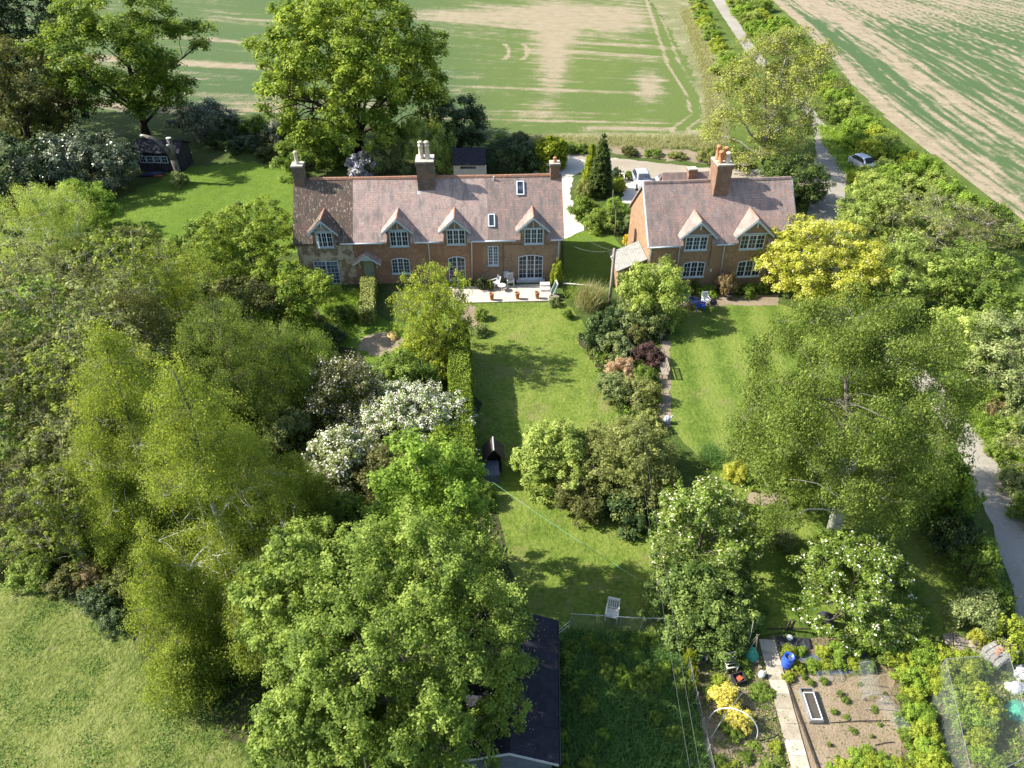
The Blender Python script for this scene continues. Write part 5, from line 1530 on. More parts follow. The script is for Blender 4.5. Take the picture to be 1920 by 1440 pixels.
for u, v, rp, H, lm, k in [(1850, 745, 34, 1.6, L_LUSH, 0), (1800, 720, 30, 1.3, L_MID, 1), (1885, 800, 36, 1.6, L_MID, 2), (1905, 905, 34, 1.6, L_GREY, 0), (1868, 845, 24, 1.0, L_LUSH, 1), (1940, 960, 40, 1.8, L_MID, 2), (1905, 760, 40, 2.2, L_GREY, 0)]:
    bush(u, v, rp, H, lm, 'green verge bush on the outer side of the near lane', 'verge bushes of the near lane', k, 'verge_bush')
bush(1630, 322, 24, 1.7, L_PALE, 'pale bush burying the car beside the lane')
bush(1605, 330, 16, 1.3, L_BRIGHT, 'lime bush at the nose of the car beside the lane')
bush(1862, 762, 24, 1.3, L_BROWN, 'bare brown twiggy bush on the lane verge', k=2)
for u, v, rp, H, lm, k in [(440, 238, 30, 2.2, L_DARK, 0), (480, 240, 30, 2.2, L_MID, 1), (512, 252, 30, 2.6, L_DARK, 2), (455, 270, 34, 1.6, L_DARK, 2), (505, 285, 30, 1.4, L_OLIVE, 0), (410, 262, 28, 1.6, L_DARK, 1), (540, 245, 26, 2.4, L_LUSH2, 1)]:
    bush(u, v, rp, H, lm, 'shaded boundary bush between the back lawn and the crop field', 'boundary bushes behind the back lawn', k, 'boundary_bush')
bush(514, 238, 12, 2.8, L_WHITE, 'white flowering spray among the boundary bushes', k=1, name='flowering_bush', zc=2.2)
bush(445, 384, 9, .7, L_GREY, 'lone bluish cushion bush on the back lawn')
bush(336, 336, 18, 1.7, L_GREY, 'leafy base bush hugging the pollarded trunk')
for u, v, rp, H, lm, k in [(940, 262, 22, 1.3, L_MID, 0), (975, 258, 20, 1.0, L_OLIVE, 1), (1065, 276, 20, 1.2, L_MID, 2), (1090, 278, 18, 1.2, L_MID, 0), (1180, 284, 16, .9, L_OLIVE, 1), (1225, 286, 18, .8, L_MID, 2), (1270, 290, 18, .8, L_TAWNY, 0), (1330, 292, 22, 1.4, L_TAWNY, 1), (1385, 300, 26, 1.6, L_OLIVE, 2)]:
    bush(u, v, rp, H, lm, 'low scrubby bush along the bank behind the farm track', 'scrub bushes behind the farm track', k, 'scrub_bush')
for u, v, rp, H, lm, k in [(40, 1020, 46, 1.4, L_LUSH, 0), (110, 1010, 46, 1.5, L_TAWNY, 2), (180, 1020, 40, 1.4, L_MID, 1), (60, 1070, 42, 1.1, L_LUSH, 1), (130, 1085, 42, 1.0, L_OLIVE, 0), (185, 1120, 36, 1.0, L_DARK, 2), (165, 1075, 34, 1.0, L_BROWN, 2), (-10, 1045, 42, 1.2, L_MID, 2), (215, 1165, 30, .9, L_DARK, 0), (225, 1085, 36, 1.5, L_TAWNY, 2)]:
    bush(u, v, rp, H, lm, 'bramble clump along the edge of wood and paddock', 'brambles at the paddock edge', k, 'bramble')
for u, v, rp, H, lm, k in [(215, 505, 40, 2.2, L_MID, 0), (300, 470, 36, 1.6, L_TAWNY, 2), (270, 560, 46, 2.4, L_MID, 1), (390, 640, 46, 2.6, L_OLIVE, 2), (490, 760, 46, 2.4, L_MID, 0), (540, 800, 46, 2.2, L_GREY, 1), (560, 930, 56, 2.4, L_OLIVE, 0), (500, 1020, 46, 2.2, L_OLIVE, 1), (630, 960, 50, 2.2, L_MID, 2), (430, 520, 46, 2.2, L_MID, 2), (600, 630, 44, 1.8, L_DARK, 0), (560, 640, 50, 2.6, L_OAK2, 1), (130, 470, 46, 2.4, L_TAWNY, 2), (40, 480, 46, 2.4, L_MID, 0), (640, 590, 26, 1.0, L_MID, 1), (880, 880, 30, 1.2, L_OAK2, 0), (905, 930, 26, 1.2, L_MID, 1)]:
    bush(u, v, rp, H, lm, 'undergrowth bush filling gaps of the left wood and shrubbery', 'undergrowth bushes on the left', k, 'undergrowth_bush')
for o in BU:
    if o.location.y < -70: o.location = (-60, 75, 0)


# --- clipped hedges
def hedge(name, a, b, w, h, lm, seed, label, cat='hedge', dens=420, leaf=.06, topmat=None):
    """clipped hedge from a to b: leaf surface over a dark core of twigs"""
    rng = np.random.default_rng(seed)
    a, b = Vector((a[0], a[1], 0)), Vector((b[0], b[1], 0)); L = (b - a).length
    root = empty(name, a.lerp(b, .5), math.atan2((b - a).y, (b - a).x), label, cat)
    c = MB(); c.box((0, 0, h / 2 - .05), (L - .16, w - .16, h - .14)); c.build('twigs', B_DARK, root)
    P, Q = [], []
    for n_, o_, s_ in (((0, 0, 1), h, (L, w)), ((0, -1, 0), w / 2, (L, h)), ((0, 1, 0), w / 2, (L, h)), ((1, 0, 0), L / 2, (w, h)), ((-1, 0, 0), L / 2, (w, h))):
        k = int(s_[0] * s_[1] * dens); u = rng.uniform(-.5, .5, k) * s_[0]; v = rng.uniform(0, 1, k) * s_[1]
        d = o_ + rng.normal(-.02, .05, k) + .05 * np.sin(u * 1.7 + seed)
        if n_[2]: q = np.c_[u, v - w / 2, d]
        elif n_[1]: q = np.c_[u, d * n_[1], v]
        else: q = np.c_[d * n_[0], u, v]
        P.append(q); Q.append(np.tile(np.array(n_, float), (k, 1)))
    P, Q = np.concatenate(P), np.concatenate(Q)
    nn = unit(Q * 1.0 + rng.normal(0, .5, P.shape)); P[:, 2] = np.maximum(P[:, 2], .03)
    me = leaf_mesh('foliage', P, nn, leaf * rng.uniform(.7, 1.4, len(P)), rng.random(len(P)), lm, .65, None, rng)
    o = bpy.data.objects.new('foliage', me); COL.objects.link(o); o.parent = root
    return root


a, b = at(884, 662), at(897, 912)
hedge('clipped_hedge', (a.x - .9, a.y), (b.x - .9, b.y), 1.4, 2.7, L_OAK2, 111, 'long clipped hedge along the left side of the lawn')
a, b = at(694, 540), at(690, 610)
hedge('clipped_hedge', (a.x, a.y), (b.x, b.y), 1.15, 1.25, L_BOX, 112, 'short box hedge leading to the porch of the long cottage')

# ------------------------------------------------------------------ things about the gardens
def thing(name, u, v, rz=0., label=None, cat=None, group=None, z=0.0):
    p = at(u, v, z)
    return empty(name, p, rz, label, cat, group)


M_PATIO = mat_brick('patio_slab', (.58, .51, .42), (.50, .44, .35), (.24, .21, .16), .9, .9, patch=(.46, .40, .31), bscale=2)
M_METAL = mat_plain('galvanised_metal', (.38, .39, .39), .4, .5, .2, 5, .6)
M_WOODW = mat_plain('whitened_wood', (.60, .57, .50), .7, .3, .2, 6)
M_FELT = mat_plain('roof_felt', (.022, .022, .030), .85, .2, .35, 3)
M_BLUE = mat_plain('blue_plastic', (.03, .10, .55), .35, .5, .12)
M_DBLUE = mat_plain('dark_blue_plastic', (.015, .025, .07), .4, .5, .2)
M_GREYP = mat_plain('pale_grey_plastic', (.45, .49, .55), .45, .4, .1)
M_GREEN = mat_plain('dark_green_cloth', (.008, .035, .024), .8, .2, .2)
M_NETG = mat_plain('green_netting', (.06, .26, .18), .9, .1, .3, 12)
M_WPLAST = mat_plain('white_plastic', (.70, .71, .70), .4, .5, .08)
M_BPLAST = mat_plain('black_plastic', (.025, .027, .032), .5, .4, .3, 8)
M_RED = mat_plain('rusty_red', (.35, .09, .045), .8, .2, .3)
M_CABIN = mat_bark('dark_cabin_boards', (.022, .022, .026), (.05, .05, .058), 3)
M_BGBOARD = mat_plain('blue_grey_boards', (.085, .10, .13), .7, .3, .2, 3)
M_PALEB = mat_plain('pale_grey_board', (.36, .37, .38), .7, .3, .12)
M_CREAM = mat_plain('cream_render', (.50, .45, .37), .8, .2, .15)
M_SILVER = mat_plain('silver_car_paint', (.52, .56, .62), .25, .6, .03, 1, .35)
M_CARGLASS = mat_glass('car_glass', (.012, .014, .018))
M_TYRE = mat_plain('tyre_rubber', (.02, .02, .02), .85, .2, .2)
M_LAMP = mat_plain('lamp_glass', (.62, .64, .66), .12, .7, .05)
M_BLOCK = mat_brick('concrete_block', (.34, .33, .31), (.27, .26, .24), (.16, .15, .14), .45, .22, patch=(.26, .20, .165), bscale=3)
M_STONEP = mat_soil('pale_stone', [(.26, .22, .17), (.36, .31, .25), (.46, .41, .34)], 2.0)
M_SAND = mat_soil('yellow_sand', [(.50, .32, .10), (.64, .43, .15), (.74, .54, .24)], 1.5, .5)
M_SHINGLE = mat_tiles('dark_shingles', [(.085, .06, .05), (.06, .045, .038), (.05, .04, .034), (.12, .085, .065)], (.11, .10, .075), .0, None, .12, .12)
M_SACK = mat_plain('dirty_sack', (.42, .42, .43), .7, .2, .45, 7)
M_WIRE = mat_plain('grey_cable', (.14, .145, .15), .5, .4, .1)
M_GLINE = mat_plain('green_line', (.20, .46, .28), .6, .3, .1)


def net_mat(name, c, opac):
    """fine garden netting: fibres with open mesh between them"""
    m, nt, out = newmat(name)
    v = coords(nt, 'UV')
    f = noise(nt, v, 1.4, 4, .7)
    t = nt.nodes.new('ShaderNodeBsdfTransparent'); d = N(nt, 'ShaderNodeBsdfDiffuse'); d.inputs[0].default_value = rgb(c)
    mx = nt.nodes.new('ShaderNodeMixShader')
    nt.links.new(math_(nt, 'MULTIPLY', ramp(nt, f, [(.3, (.55,) * 3), (.7, (1, 1, 1))]), opac), mx.inputs[0])
    nt.links.new(t.outputs[0], mx.inputs[1]); nt.links.new(d.outputs[0], mx.inputs[2]); nt.links.new(mx.outputs[0], out.inputs[0])
    return m


M_NET = net_mat('pale_net', (.36, .40, .40), .13)
M_NETR = net_mat('fine_roof_net', (.30, .34, .33), .07)
M_NETD = net_mat('wire_mesh', (.22, .22, .20), .22)

# patio
pt = [at(842, 540), at(1030, 533.5), at(1046, 556), at(1040, 565), at(872, 569), at(850, 560)]
m = MB(); m.prism([(p.x, p.y, 0.0) for p in pt], (0, 0, .09)); tag(m.build('patio', M_PATIO), kind='structure')
PZ = .092


def pot(name, u, v, h, r, mat, label, group=None, z=PZ, plant=None, cat='plant pot'):
    t = thing(name, u, v, 0, label, cat, group, z)
    b = MB(); b.lathe((0, 0, 0), [(r * .62, 0), (r * .8, h * .3), (r * .95, h * .8), (r * 1.06, h * .84), (r * 1.06, h), (r * .9, h), (r * .84, h * .9), (.01, h * .88)], 14, cap=False); b.build('pot_body', mat, t, smooth=True)
    s = MB(); s.lathe((0, 0, h * .885), [(r * .85, 0), (r * .3, .015)], 12); s.build('potting_soil', M_DARKS, t)
    return t


for u, v, w in ((922, 562, 'farthest left of the patio row'), (970, 560, 'in the middle of the patio row'), (1007, 559, 'at the right end of the patio row')):
    pot('terracotta_pot', u, v, .62, .21, M_POTCLAY, 'tall terracotta pot on the white patio, ' + w, 'terracotta pots on the patio')
pot('terracotta_pot', 894, 537, .3, .2, M_POTCLAY, 'small orange pot against the brick wall on the patio')


def slat_chair(name, u, v, rz, mat, label, z=0., s=1.0, cat='chair'):
    t = thing(name, u, v, rz, label, cat, None, z); t.scale = (s, s, s)
    m = MB()
    for i in range(5): m.b2(-.27, .27, -.24 + i * .1, -.155 + i * .1, .41, .435)
    m.b2(-.28, -.24, -.25, .25, .36, .41); m.b2(.24, .28, -.25, .25, .36, .41); m.build('seat', mat, t)
    for x in (-1, 1):
        l = MB(); l.b2(x * .26 - .025, x * .26 + .025, -.25, -.20, 0, .62); l.build('leg', mat, t)
        l = MB(); l.b2(x * .26 - .025, x * .26 + .025, .22, .27, 0, .42); l.build('leg', mat, t)
        a = MB(); a.box((x * .27, .0, .645), (.06, .58, .035)); a.build('armrest', mat, t)
    b = MB(Matrix.Translation((0, .25, .42)) @ Matrix.Rotation(R(-14), 4, 'X'))
    b.b2(-.28, -.22, -.02, .02, 0, .62); b.b2(.22, .28, -.02, .02, 0, .62); b.b2(-.22, .22, -.02, .02, .5, .62); b.b2(-.22, .22, -.02, .02, .05, .1)
    for i in range(4): b.b2(-.175 + i * .1, -.125 + i * .1, -.012, .012, .1, .5)
    b.build('backrest', mat, t)
    return t


slat_chair('garden_chair', 1146, 1160, R(-14), M_WOODW, 'white slatted garden chair alone on the lawn by the wire fence', 0, 1.12)
slat_chair('garden_chair', 929, 538, R(-60), M_WPLAST, 'white garden chair on the patio left of the meter box', PZ, 1.0)
slat_chair('garden_chair', 957, 536, R(8), M_WOODW, 'pale wooden chair under the meter box on the patio', PZ, 1.05)
t = thing('patio_table', 941, 544, 0, 'small round table with a plant on the patio', 'table', None, PZ)
m = MB(); m.lathe((0, 0, .48), [(.34, 0), (.36, .02), (.34, .04)], 16); m.build('tabletop', M_WOODW, t)
for a in (0.4, 2.5, 4.6):
    l = MB(); l.tube([(.26 * math.cos(a), .26 * math.sin(a), 0), (.1 * math.cos(a), .1 * math.sin(a), .48)], .02, 5); l.build('leg', M_WOODW, t)
t = thing('brick_planter', 911, 537, R(2), 'low brick planter with shrubs against the wall on the patio', 'planter', None, PZ)
m = MB(); m.b2(-.75, .75, -.28, -.16, 0, .42); m.b2(-.75, .75, .16, .28, 0, .42); m.b2(-.75, -.63, -.16, .16, 0, .42); m.b2(.63, .75, -.16, .16, 0, .42); m.build('planter_wall', M_BRICK, t)
m = MB(); m.b2(-.63, .63, -.16, .16, .3, .36); m.build('potting_soil', M_DARKS, t)
bush(904, 532, 11, 1.35, L_DARK, 'dark shrub in the brick planter on the patio', k=0)
bush(919, 536, 8, .9, L_TAWNY, 'straw coloured plant in the brick planter on the patio', k=1)
t = thing('leaning_panel', 1034, 553, R(8), 'white framed dark green panel leaning at the patio corner', 'panel', None, PZ)
M_ = Matrix.Rotation(R(20), 4, 'Y')
m = MB(M_); m.b2(-.03, .03, -.36, .36, .05, 1.25); m.build('green_cloth', M_GREEN, t)
m = MB(M_); m.b2(-.04, .04, -.40, -.36, 0, 1.32); m.b2(-.04, .04, .36, .40, 0, 1.32); m.b2(-.04, .04, -.36, .36, 1.25, 1.30); m.build('white_frame', M_WPLAST, t)
t = thing('wooden_steps', 1022, 541, R(2), 'pale wooden step box below the right end of the wall', 'steps', None, PZ)
m = MB(); m.b2(-.42, .42, -.5, 0, 0, .2); m.b2(-.42, .42, 0, .45, 0, .4); m.build('treads', M_WOODW, t)
t = thing('stone_trough', 1039, 560, R(-30), 'weathered stone trough at the front corner of the patio', 'trough', None, PZ)
m = MB(); m.b2(-.4, .4, -.2, -.13, 0, .28); m.b2(-.4, .4, .13, .2, 0, .28); m.b2(-.4, -.33, -.13, .13, 0, .28); m.b2(.33, .4, -.13, .13, 0, .28); m.b2(-.33, .33, -.13, .13, 0, .16); m.build('trough_body', M_STONEP, t)

# trellis fence between the gardens
a, b = at(1056, 556), at(1112, 561); L = (b - a).length
t = empty('trellis_fence', a.lerp(b, .5), math.atan2(b.y - a.y, b.x - a.x), 'dark trellis fence with a pale top rail right of the patio', 'fence')
m = MB()
n = int(L / .16)
for i in range(-5, n + 1):
    for s in (1, -1):
        x0, x1 = -L / 2 + i * .2, -L / 2 + i * .2 + 1.15
        if s < 0: x0, x1 = x1, x0
        z0, z1 = .08, 1.23
        lo, hi = -L / 2, L / 2
        p0, p1 = Vector((x0, s * .012, z0)), Vector((x1, s * .012, z1))
        d = p1 - p0
        t0 = min(max((lo - p0.x) / d.x, 0), 1) if d.x > 0 else min(max((hi - p0.x) / d.x, 0), 1)
        t1 = min(max((hi - p0.x) / d.x, 0), 1) if d.x > 0 else min(max((lo - p0.x) / d.x, 0), 1)
        if t1 - t0 > .05: m.tube([p0 + d * t0, p0 + d * t1], .012, 4)
m.build('lattice', M_DTIMBER, t)
m = MB(); m.b2(-L / 2 - .05, L / 2 + .05, -.05, .05, 1.26, 1.33); m.build('top_rail', M_WOODW, t)
for x in (-L / 2, -.1, L / 2):
    m = MB(); m.b2(x - .045, x + .045, -.046, .046, 0, 1.255 if abs(x) < L / 2 - .01 else 1.5); m.build('fence_post', M_DTIMBER, t)

# wooden pole with its wires
p = at(1141, 580)
ht = zat(p, 466)
pole = empty('utility_pole', p, 0, 'grey wooden utility pole among the shrubs between the cottages', 'pole')
m = MB(); m.tube([(0, 0, 0), (.03, 0, ht * .5), (0, .02, ht)], [.15, .125, .10], 9); m.build('post', M_TIMBER, pole, smooth=True)
for zz, xx in ((ht - .25, .18), (ht - .8, -.18)):
    m = MB(); m.b2(min(xx, 0), max(xx, 0), -.03, .03, zz - .03, zz + .03); m.lathe((xx, 0, zz + .03), [(.05, 0), (.06, .06), (.03, .12)], 8); k = m.build('insulator', M_WPLAST, pole)
m = MB(); m.tube([(.14, 0, ht - 2.4), (.12, 0, ht - .3)], .022, 5); m.build('riser_cable', M_BLACK, pole)
top = Vector((p.x, p.y, ht - .15))


def wire(name, a, b, sag, r, mat, label, group=None, cat='wire'):
    a, b = Vector(a), Vector(b); m = MB()
    n = 24
    m.tube([a.lerp(b, i / n) - Vector((0, 0, sag * 4 * (i / n) * (1 - i / n))) for i in range(n + 1)], r, 5)
    return tag(m.build(name, mat, uv=False), label, cat, group)


wire('power_line', top + Vector((.15, 0, 0)), at(1312, 1440, 6.6), .7, .0045, M_WIRE, 'overhead cable from the wooden pole running down to the frame bottom, the right one', 'overhead cables')
wire('power_line', top + Vector((-.15, 0, -.4)), at(1293, 1440, 6.2), .8, .004, M_WIRE, 'overhead cable from the wooden pole running down to the frame bottom, the left one', 'overhead cables')
wire('power_line', top, (5.0, 56.2, 3.3), .35, .008, M_WIRE, 'cable from the wooden pole to the corner of the long cottage', 'house cables')
wire('power_line', top, (11.5, 54.0, 4.4), .15, .008, M_WIRE, 'short cable from the wooden pole to the shorter cottage', 'house cables')
wire('power_line', top, at(1095, 445, 5.5), .2, .007, M_WIRE, 'thin cable from the wooden pole across the small side lawn', 'house cables')
wire('washing_line', at(925, 905, 2.0), at(1195, 1085, 1.5), .12, .008, M_GLINE, 'green washing line slung diagonally over the near lawn', None, 'washing line')
t = thing('line_post', 1232, 1132, 0, 'crooked pale post holding the washing line by the ivy thicket', 'post')
m = MB(); m.tube([(0, 0, 0), (-.1, .02, .7), (-.18, .1, 1.9)], [.05, .045, .035], 6); m.build('post', B_PALE, t, smooth=True)

# leaning pale stem by the drive
p = at(1152, 443); zt = zat(p, 356)
t = empty('dead_sapling', p, 0, 'thin pale leaning dead stem at the edge of the small side lawn', 'tree')
m = MB(); m.tube([(0, 0, 0), (.02, 0, zt * .3), (-.1, 0, zt * .55), (-.5, 0, zt * .78), (-.52, 0, zt)], [.06, .05, .045, .035, .02], 6); m.build('stem', B_PALE, t, smooth=True)

# pollarded trunk on the back lawn
p = at(340, 342); za = zat(p, 252)
t = empty('pollarded_tree', p, 0, 'pollarded trunk with two lopped limbs and pale cut ends before the dark cabin', 'tree')
m = MB()
m.tube([(0, 0, 0), (-.05, 0, 1.5), (-.1, 0, 2.6)], [.42, .34, .34], 9)
m.tube([(-.1, 0, 2.4), (-.5, 0, 3.6), (-1.6, .1, 4.9), (-2.75, .1, za - .2)], [.28, .24, .22, .2], 8); m.tube([(-.1, 0, 2.5), (.12, 0, 3.8), (.02, 0, za - .45)], [.27, .25, .24], 8)
m.tube([(.08, 0, 3.6), (-.25, -.1, 4.2)], [.14, .13], 7)
m.build('trunk', B_GREY, t, smooth=True)
for q, r_ in (((-2.78, .1, za - .2), .24), ((.02, 0, za - .45), .28), ((-.27, -.12, 4.2), .16)):
    m = MB(); m.lathe(q, [(r_ * .9, 0), (r_, .03), (r_, .1), (r_ * .8, .12)], 10); m.build('cut_end', M_WOODW, t)

# dark cabin at the back of the lawn
t = thing('garden_cabin', 304, 322, R(-3), 'dark boarded cabin with a row of white windows at the back lawn', 'shed')
w, dp, hh = 5.0, 3.0, 2.35
m = MB(); m.prism([(-w / 2, 0, 0), (-w / 2, dp, 0), (-w / 2, dp, hh), (-w / 2, dp / 2, hh + .75), (-w / 2, 0, hh)], (w, 0, 0)); m.build('wall', M_CABIN, t)
m = MB(); m.slab((-w / 2 - .2, -.3, hh - .1), (w / 2 + .2, -.3, hh - .1), (w / 2 + .2, dp / 2, hh + .82), (-w / 2 - .2, dp / 2, hh + .82), -.06); m.slab((-w / 2 - .2, dp / 2, hh + .82), (w / 2 + .2, dp / 2, hh + .82), (w / 2 + .2, dp + .3, hh - .1), (-w / 2 - .2, dp + .3, hh - .1), -.06); m.build('roof', M_FELT, t)
for i in range(4): window(t, 'window', -2.2 + i * .85, -1.45 + i * .85, 1.05, 1.85, 1, 2, 2, sill=False, y=-.004)
m = MB(); m.b2(1.35, 2.1, -.04, -.004, .05, 1.95); m.build('door', M_BGBOARD, t)
t = thing('garden_toy', 285, 330, R(20), 'long blue and red garden toy lying in the shade before the dark cabin', 'garden toy')
m = MB(); m.tube([(-1.5, 0, .22), (-.9, 0, .2), (0, 0, .2), (.9, 0, .2), (1.5, 0, .24)], [.04, .24, .32, .24, .04], 10); m.build('toy_body', M_DBLUE, t, smooth=True)
m = MB(); m.tube([(.2, -.5, .1), (1.2, -.5, .1)], [.12, .12], 8); m.build('toy_rail', M_RED, t, smooth=True)

# pale shed behind the long cottage, bins
p = at(880, 308, 2.2); wd = px(60, p)
t = empty('garden_shed', (p.x, p.y, 0), R(1), 'pale walled shed with a dark roof behind the long cottage', 'shed')
m = MB(); m.prism([(-wd / 2, 0, 0), (-wd / 2, 3.2, 0), (-wd / 2, 3.2, 2.2), (-wd / 2, 1.6, 3.3), (-wd / 2, 0, 2.2)], (wd, 0, 0)); m.build('wall', M_CREAM, t)
m = MB(); m.slab((-wd / 2 - .1, -.2, 2.14), (wd / 2 + .1, -.2, 2.14), (wd / 2 + .1, 1.6, 3.42), (-wd / 2 - .1, 1.6, 3.42), -.06); m.slab((-wd / 2 - .1, 1.6, 3.42), (wd / 2 + .1, 1.6, 3.42), (wd / 2 + .1, 3.4, 2.14), (-wd / 2 - .1, 3.4, 2.14), -.06); m.build('roof', M_FELT, t)
m = MB(); m.b2(wd / 2 + .02, wd / 2 + .09, -.24, -.14, 0, 2.2); m.build('corner_board', M_WHITE, t)
m = MB(); m.b2(-1.0, .7, -.03, -.004, 1.7, 1.95); m.build('window', M_GLASS, t)


def bin_(u, v, mat, label):
    t = thing('wheelie_bin', u, v, R(2), label, 'bin')
    m = MB(); b, c = .25, .29
    m.add([(-b, -b, .06), (b, -b, .06), (b, b, .06), (-b, b, .06), (-c, -c, 1.0), (c, -c, 1.0), (c, c, 1.0), (-c, c, 1.0)], [(3, 2, 1, 0), (4, 5, 6, 7), (0, 1, 5, 4), (1, 2, 6, 5), (2, 3, 7, 6), (3, 0, 4, 7)]); m.build('bin_body', mat, t)
    m = MB(); m.box((0, 0, 1.045), (.64, .66, .07), rx=R(4)); m.build('lid', mat, t)
    for x in (-.24, .24):
        w = MB(); w.tube([(x - .03, .27, .1), (x + .03, .27, .1)], .1, 10); w.build('wheel', M_TYRE, t)


bin_(1015, 321, M_DBLUE, 'dark blue wheelie bin left of the other bin by the drum hedge'); bin_(1027, 321, M_GREYP, 'pale blue-grey wheelie bin right of the dark blue bin')


# ------------------------------------------------------------------ cars
def car(p, rz, label, s=1.0):
    """hatchback, nose towards local -y"""
    t = empty('parked_car', p, rz, label, 'car'); t.scale = (s, s, s)
    # loft of cross sections along the car: (y, half width, sill z, waist z, roof half width, roof z)
    sec = [(-2.05, .62, .32, .60, .50, .64), (-1.92, .80, .22, .74, .66, .80), (-1.2, .87, .2, .92, .74, .97), (-.95, .875, .2, .95, .76, 1.0), (-.25, .88, .2, .98, .64, 1.46), (.5, .88, .2, 1.0, .64, 1.52), (1.35, .87, .2, 1.0, .62, 1.46), (1.75, .86, .22, 1.0, .70, 1.10), (2.0, .80, .3, .9, .66, .95)]
    vs, fs = [], []
    for y, w, z0, zw, rw, zr in sec:
        vs += [(-w * .92, y, z0), (-w, y, (z0 + zw) / 2), (-w * .97, y, zw), (-rw, y, zr - .05), (-rw * .8, y, zr), (rw * .8, y, zr), (rw, y, zr - .05), (w * .97, y, zw), (w, y, (z0 + zw) / 2), (w * .92, y, z0)]
    n = 10
    for i in range(len(sec) - 1):
        for j in range(n):
            k = (j + 1) % n; fs.append((i * n + j, i * n + k, (i + 1) * n + k, (i + 1) * n + j)[::-1])
    fs.append(tuple(range(n))); fs.append(tuple(range((len(sec) - 1) * n, len(sec) * n))[::-1])
    m = MB(); m.add(vs, fs); b = m.build('body', M_SILVER, t, smooth=False)
    mo = b.modifiers.new('bevel', 'BEVEL'); mo.width = .05; mo.segments = 2; mo.limit_method = 'ANGLE'; mo.angle_limit = R(25)
    e = .012
    g = MB(); g.prism([(-.70, -.95 - e, 1.04), (.70, -.95 - e, 1.04), (.57, -.30 - e, 1.44), (-.57, -.30 - e, 1.44)], (0, -.014, .012)); g.build('windscreen', M_CARGLASS, t)
    g = MB(); g.prism([(-.60, 1.38 + e, 1.43), (.60, 1.38 + e, 1.43), (.66, 1.73 + e, 1.12), (-.66, 1.73 + e, 1.12)], (0, .014, .01)); g.build('rear_window', M_CARGLASS, t)
    for sx in (-1, 1):
        g = MB(); g.prism([(sx * .868, -.72, 1.03), (sx * .872, 1.5, 1.05), (sx * .672, 1.25, 1.42), (sx * .672, .4, 1.45), (sx * .675, -.25, 1.40)], (sx * .015, 0, .006)); g.build('side_window', M_CARGLASS, t)
        h = MB(); h.prism([(sx * .48, -2.03, .60), (sx * .76, -1.93, .62), (sx * .76, -1.90, .76), (sx * .50, -1.98, .73)], (0, -.03, .015)); h.build('headlight', M_LAMP, t)
        mi = MB(); mi.box((sx * .98, -.68, 1.02), (.2, .1, .14)); mi.build('mirror', M_SILVER, t)
        for y in (-1.28, 1.22):
            w = MB(); w.tube([(sx * .70, y, .31), (sx * .885, y, .31)], .31, 18); wh = w.build('wheel', M_TYRE, t)
            r_ = MB(); r_.tube([(sx * .886, y, .31), (sx * .90, y, .31)], .2, 14); r_.build('rim', M_METAL, wh)
    gr = MB(); gr.b2(-.42, .42, -2.085, -2.04, .42, .56); gr.build('grille', M_BLACK, t)
    pl = MB(); pl.b2(-.25, .25, -2.10, -2.086, .36, .46); pl.build('number_plate', M_WPLAST, t)
    return t


p = at(1203, 347); car(p, R(3), 'silver hatchback parked nose to the camera on the gravel between the cottages')
p = at(1262, 353); car(p, R(88), 'silver car mostly hidden behind the rear wing of the shorter cottage')
p = at(1618, 316); car(p, R(20), 'pale car half buried under the hedge by the lane', .95)

# ------------------------------------------------------------------ right garden odds
t = thing('garden_table', 1299, 577, 0, 'dark round garden table before the shorter cottage', 'table')
m = MB(); m.lathe((0, 0, .70), [(.52, 0), (.54, .02), (.52, .04)], 18); m.build('tabletop', M_DBLUE, t)
for a in (.5, 2.07, 3.64, 5.2):
    l = MB(); l.tube([(.42 * math.cos(a), .42 * math.sin(a), 0), (.3 * math.cos(a), .3 * math.sin(a), .7)], .025, 5); l.build('leg', M_METAL, t)
slat_chair('garden_chair', 1322, 571, R(10), M_WPLAST, 'white chair right of the dark round table', 0, 1.0)
slat_chair('garden_chair', 1312, 582, R(170), M_BLUE, 'bright blue chair in front of the dark round table', 0, 1.1)
slat_chair('garden_chair', 1285, 568, R(60), M_WPLAST, 'white chair left of the dark round table', 0, 1.0)
t = thing('barbecue', 1335, 582, 0, 'dark lidded barbecue on three legs right of the garden table', 'barbecue')
m = MB(); m.lathe((0, 0, .6), [(.05, 0), (.22, .06), (.29, .18), (.29, .22), (.24, .34), (.06, .40)], 14); m.build('kettle', M_BLACK, t, smooth=True)
for a in (0, 2.1, 4.2):
    l = MB(); l.tube([(.34 * math.cos(a), .34 * math.sin(a), 0), (.14 * math.cos(a), .14 * math.sin(a), .65)], .016, 5); l.build('leg', M_METAL, t)
pot('black_pot', 1366, 562, .5, .26, M_BPLAST, 'black tub at the foot of the brown faded bush', z=0.0)
t = thing('garden_bench', 1243, 700, R(-90), 'weathered wooden bench on the path beside the striped lawn', 'bench')
m = MB()
for i in range(4): m.b2(-.75, .75, -.22 + i * .12, -.13 + i * .12, .42, .45)
m.build('seat', M_TIMBER, t)
m = MB(); m.b2(-.75, .75, .26, .3, .82, .9); m.b2(-.75, .75, .26, .3, .5, .56)
for i in range(9): m.b2(-.68 + i * .16, -.6 + i * .16, .27, .29, .56, .82)
m.build('backrest', M_TIMBER, t)
for x in (-.7, .7):
    for y, h in ((-.2, .62), (.26, .9)):
        l = MB(); l.b2(x - .035, x + .035, y - .035, y + .035, 0, .42 if h < .8 else .82); l.build('leg', M_TIMBER, t)
t = thing('watering_can', 1250, 793, R(30), 'pale blue watering can at the near end of the garden path', 'watering can')
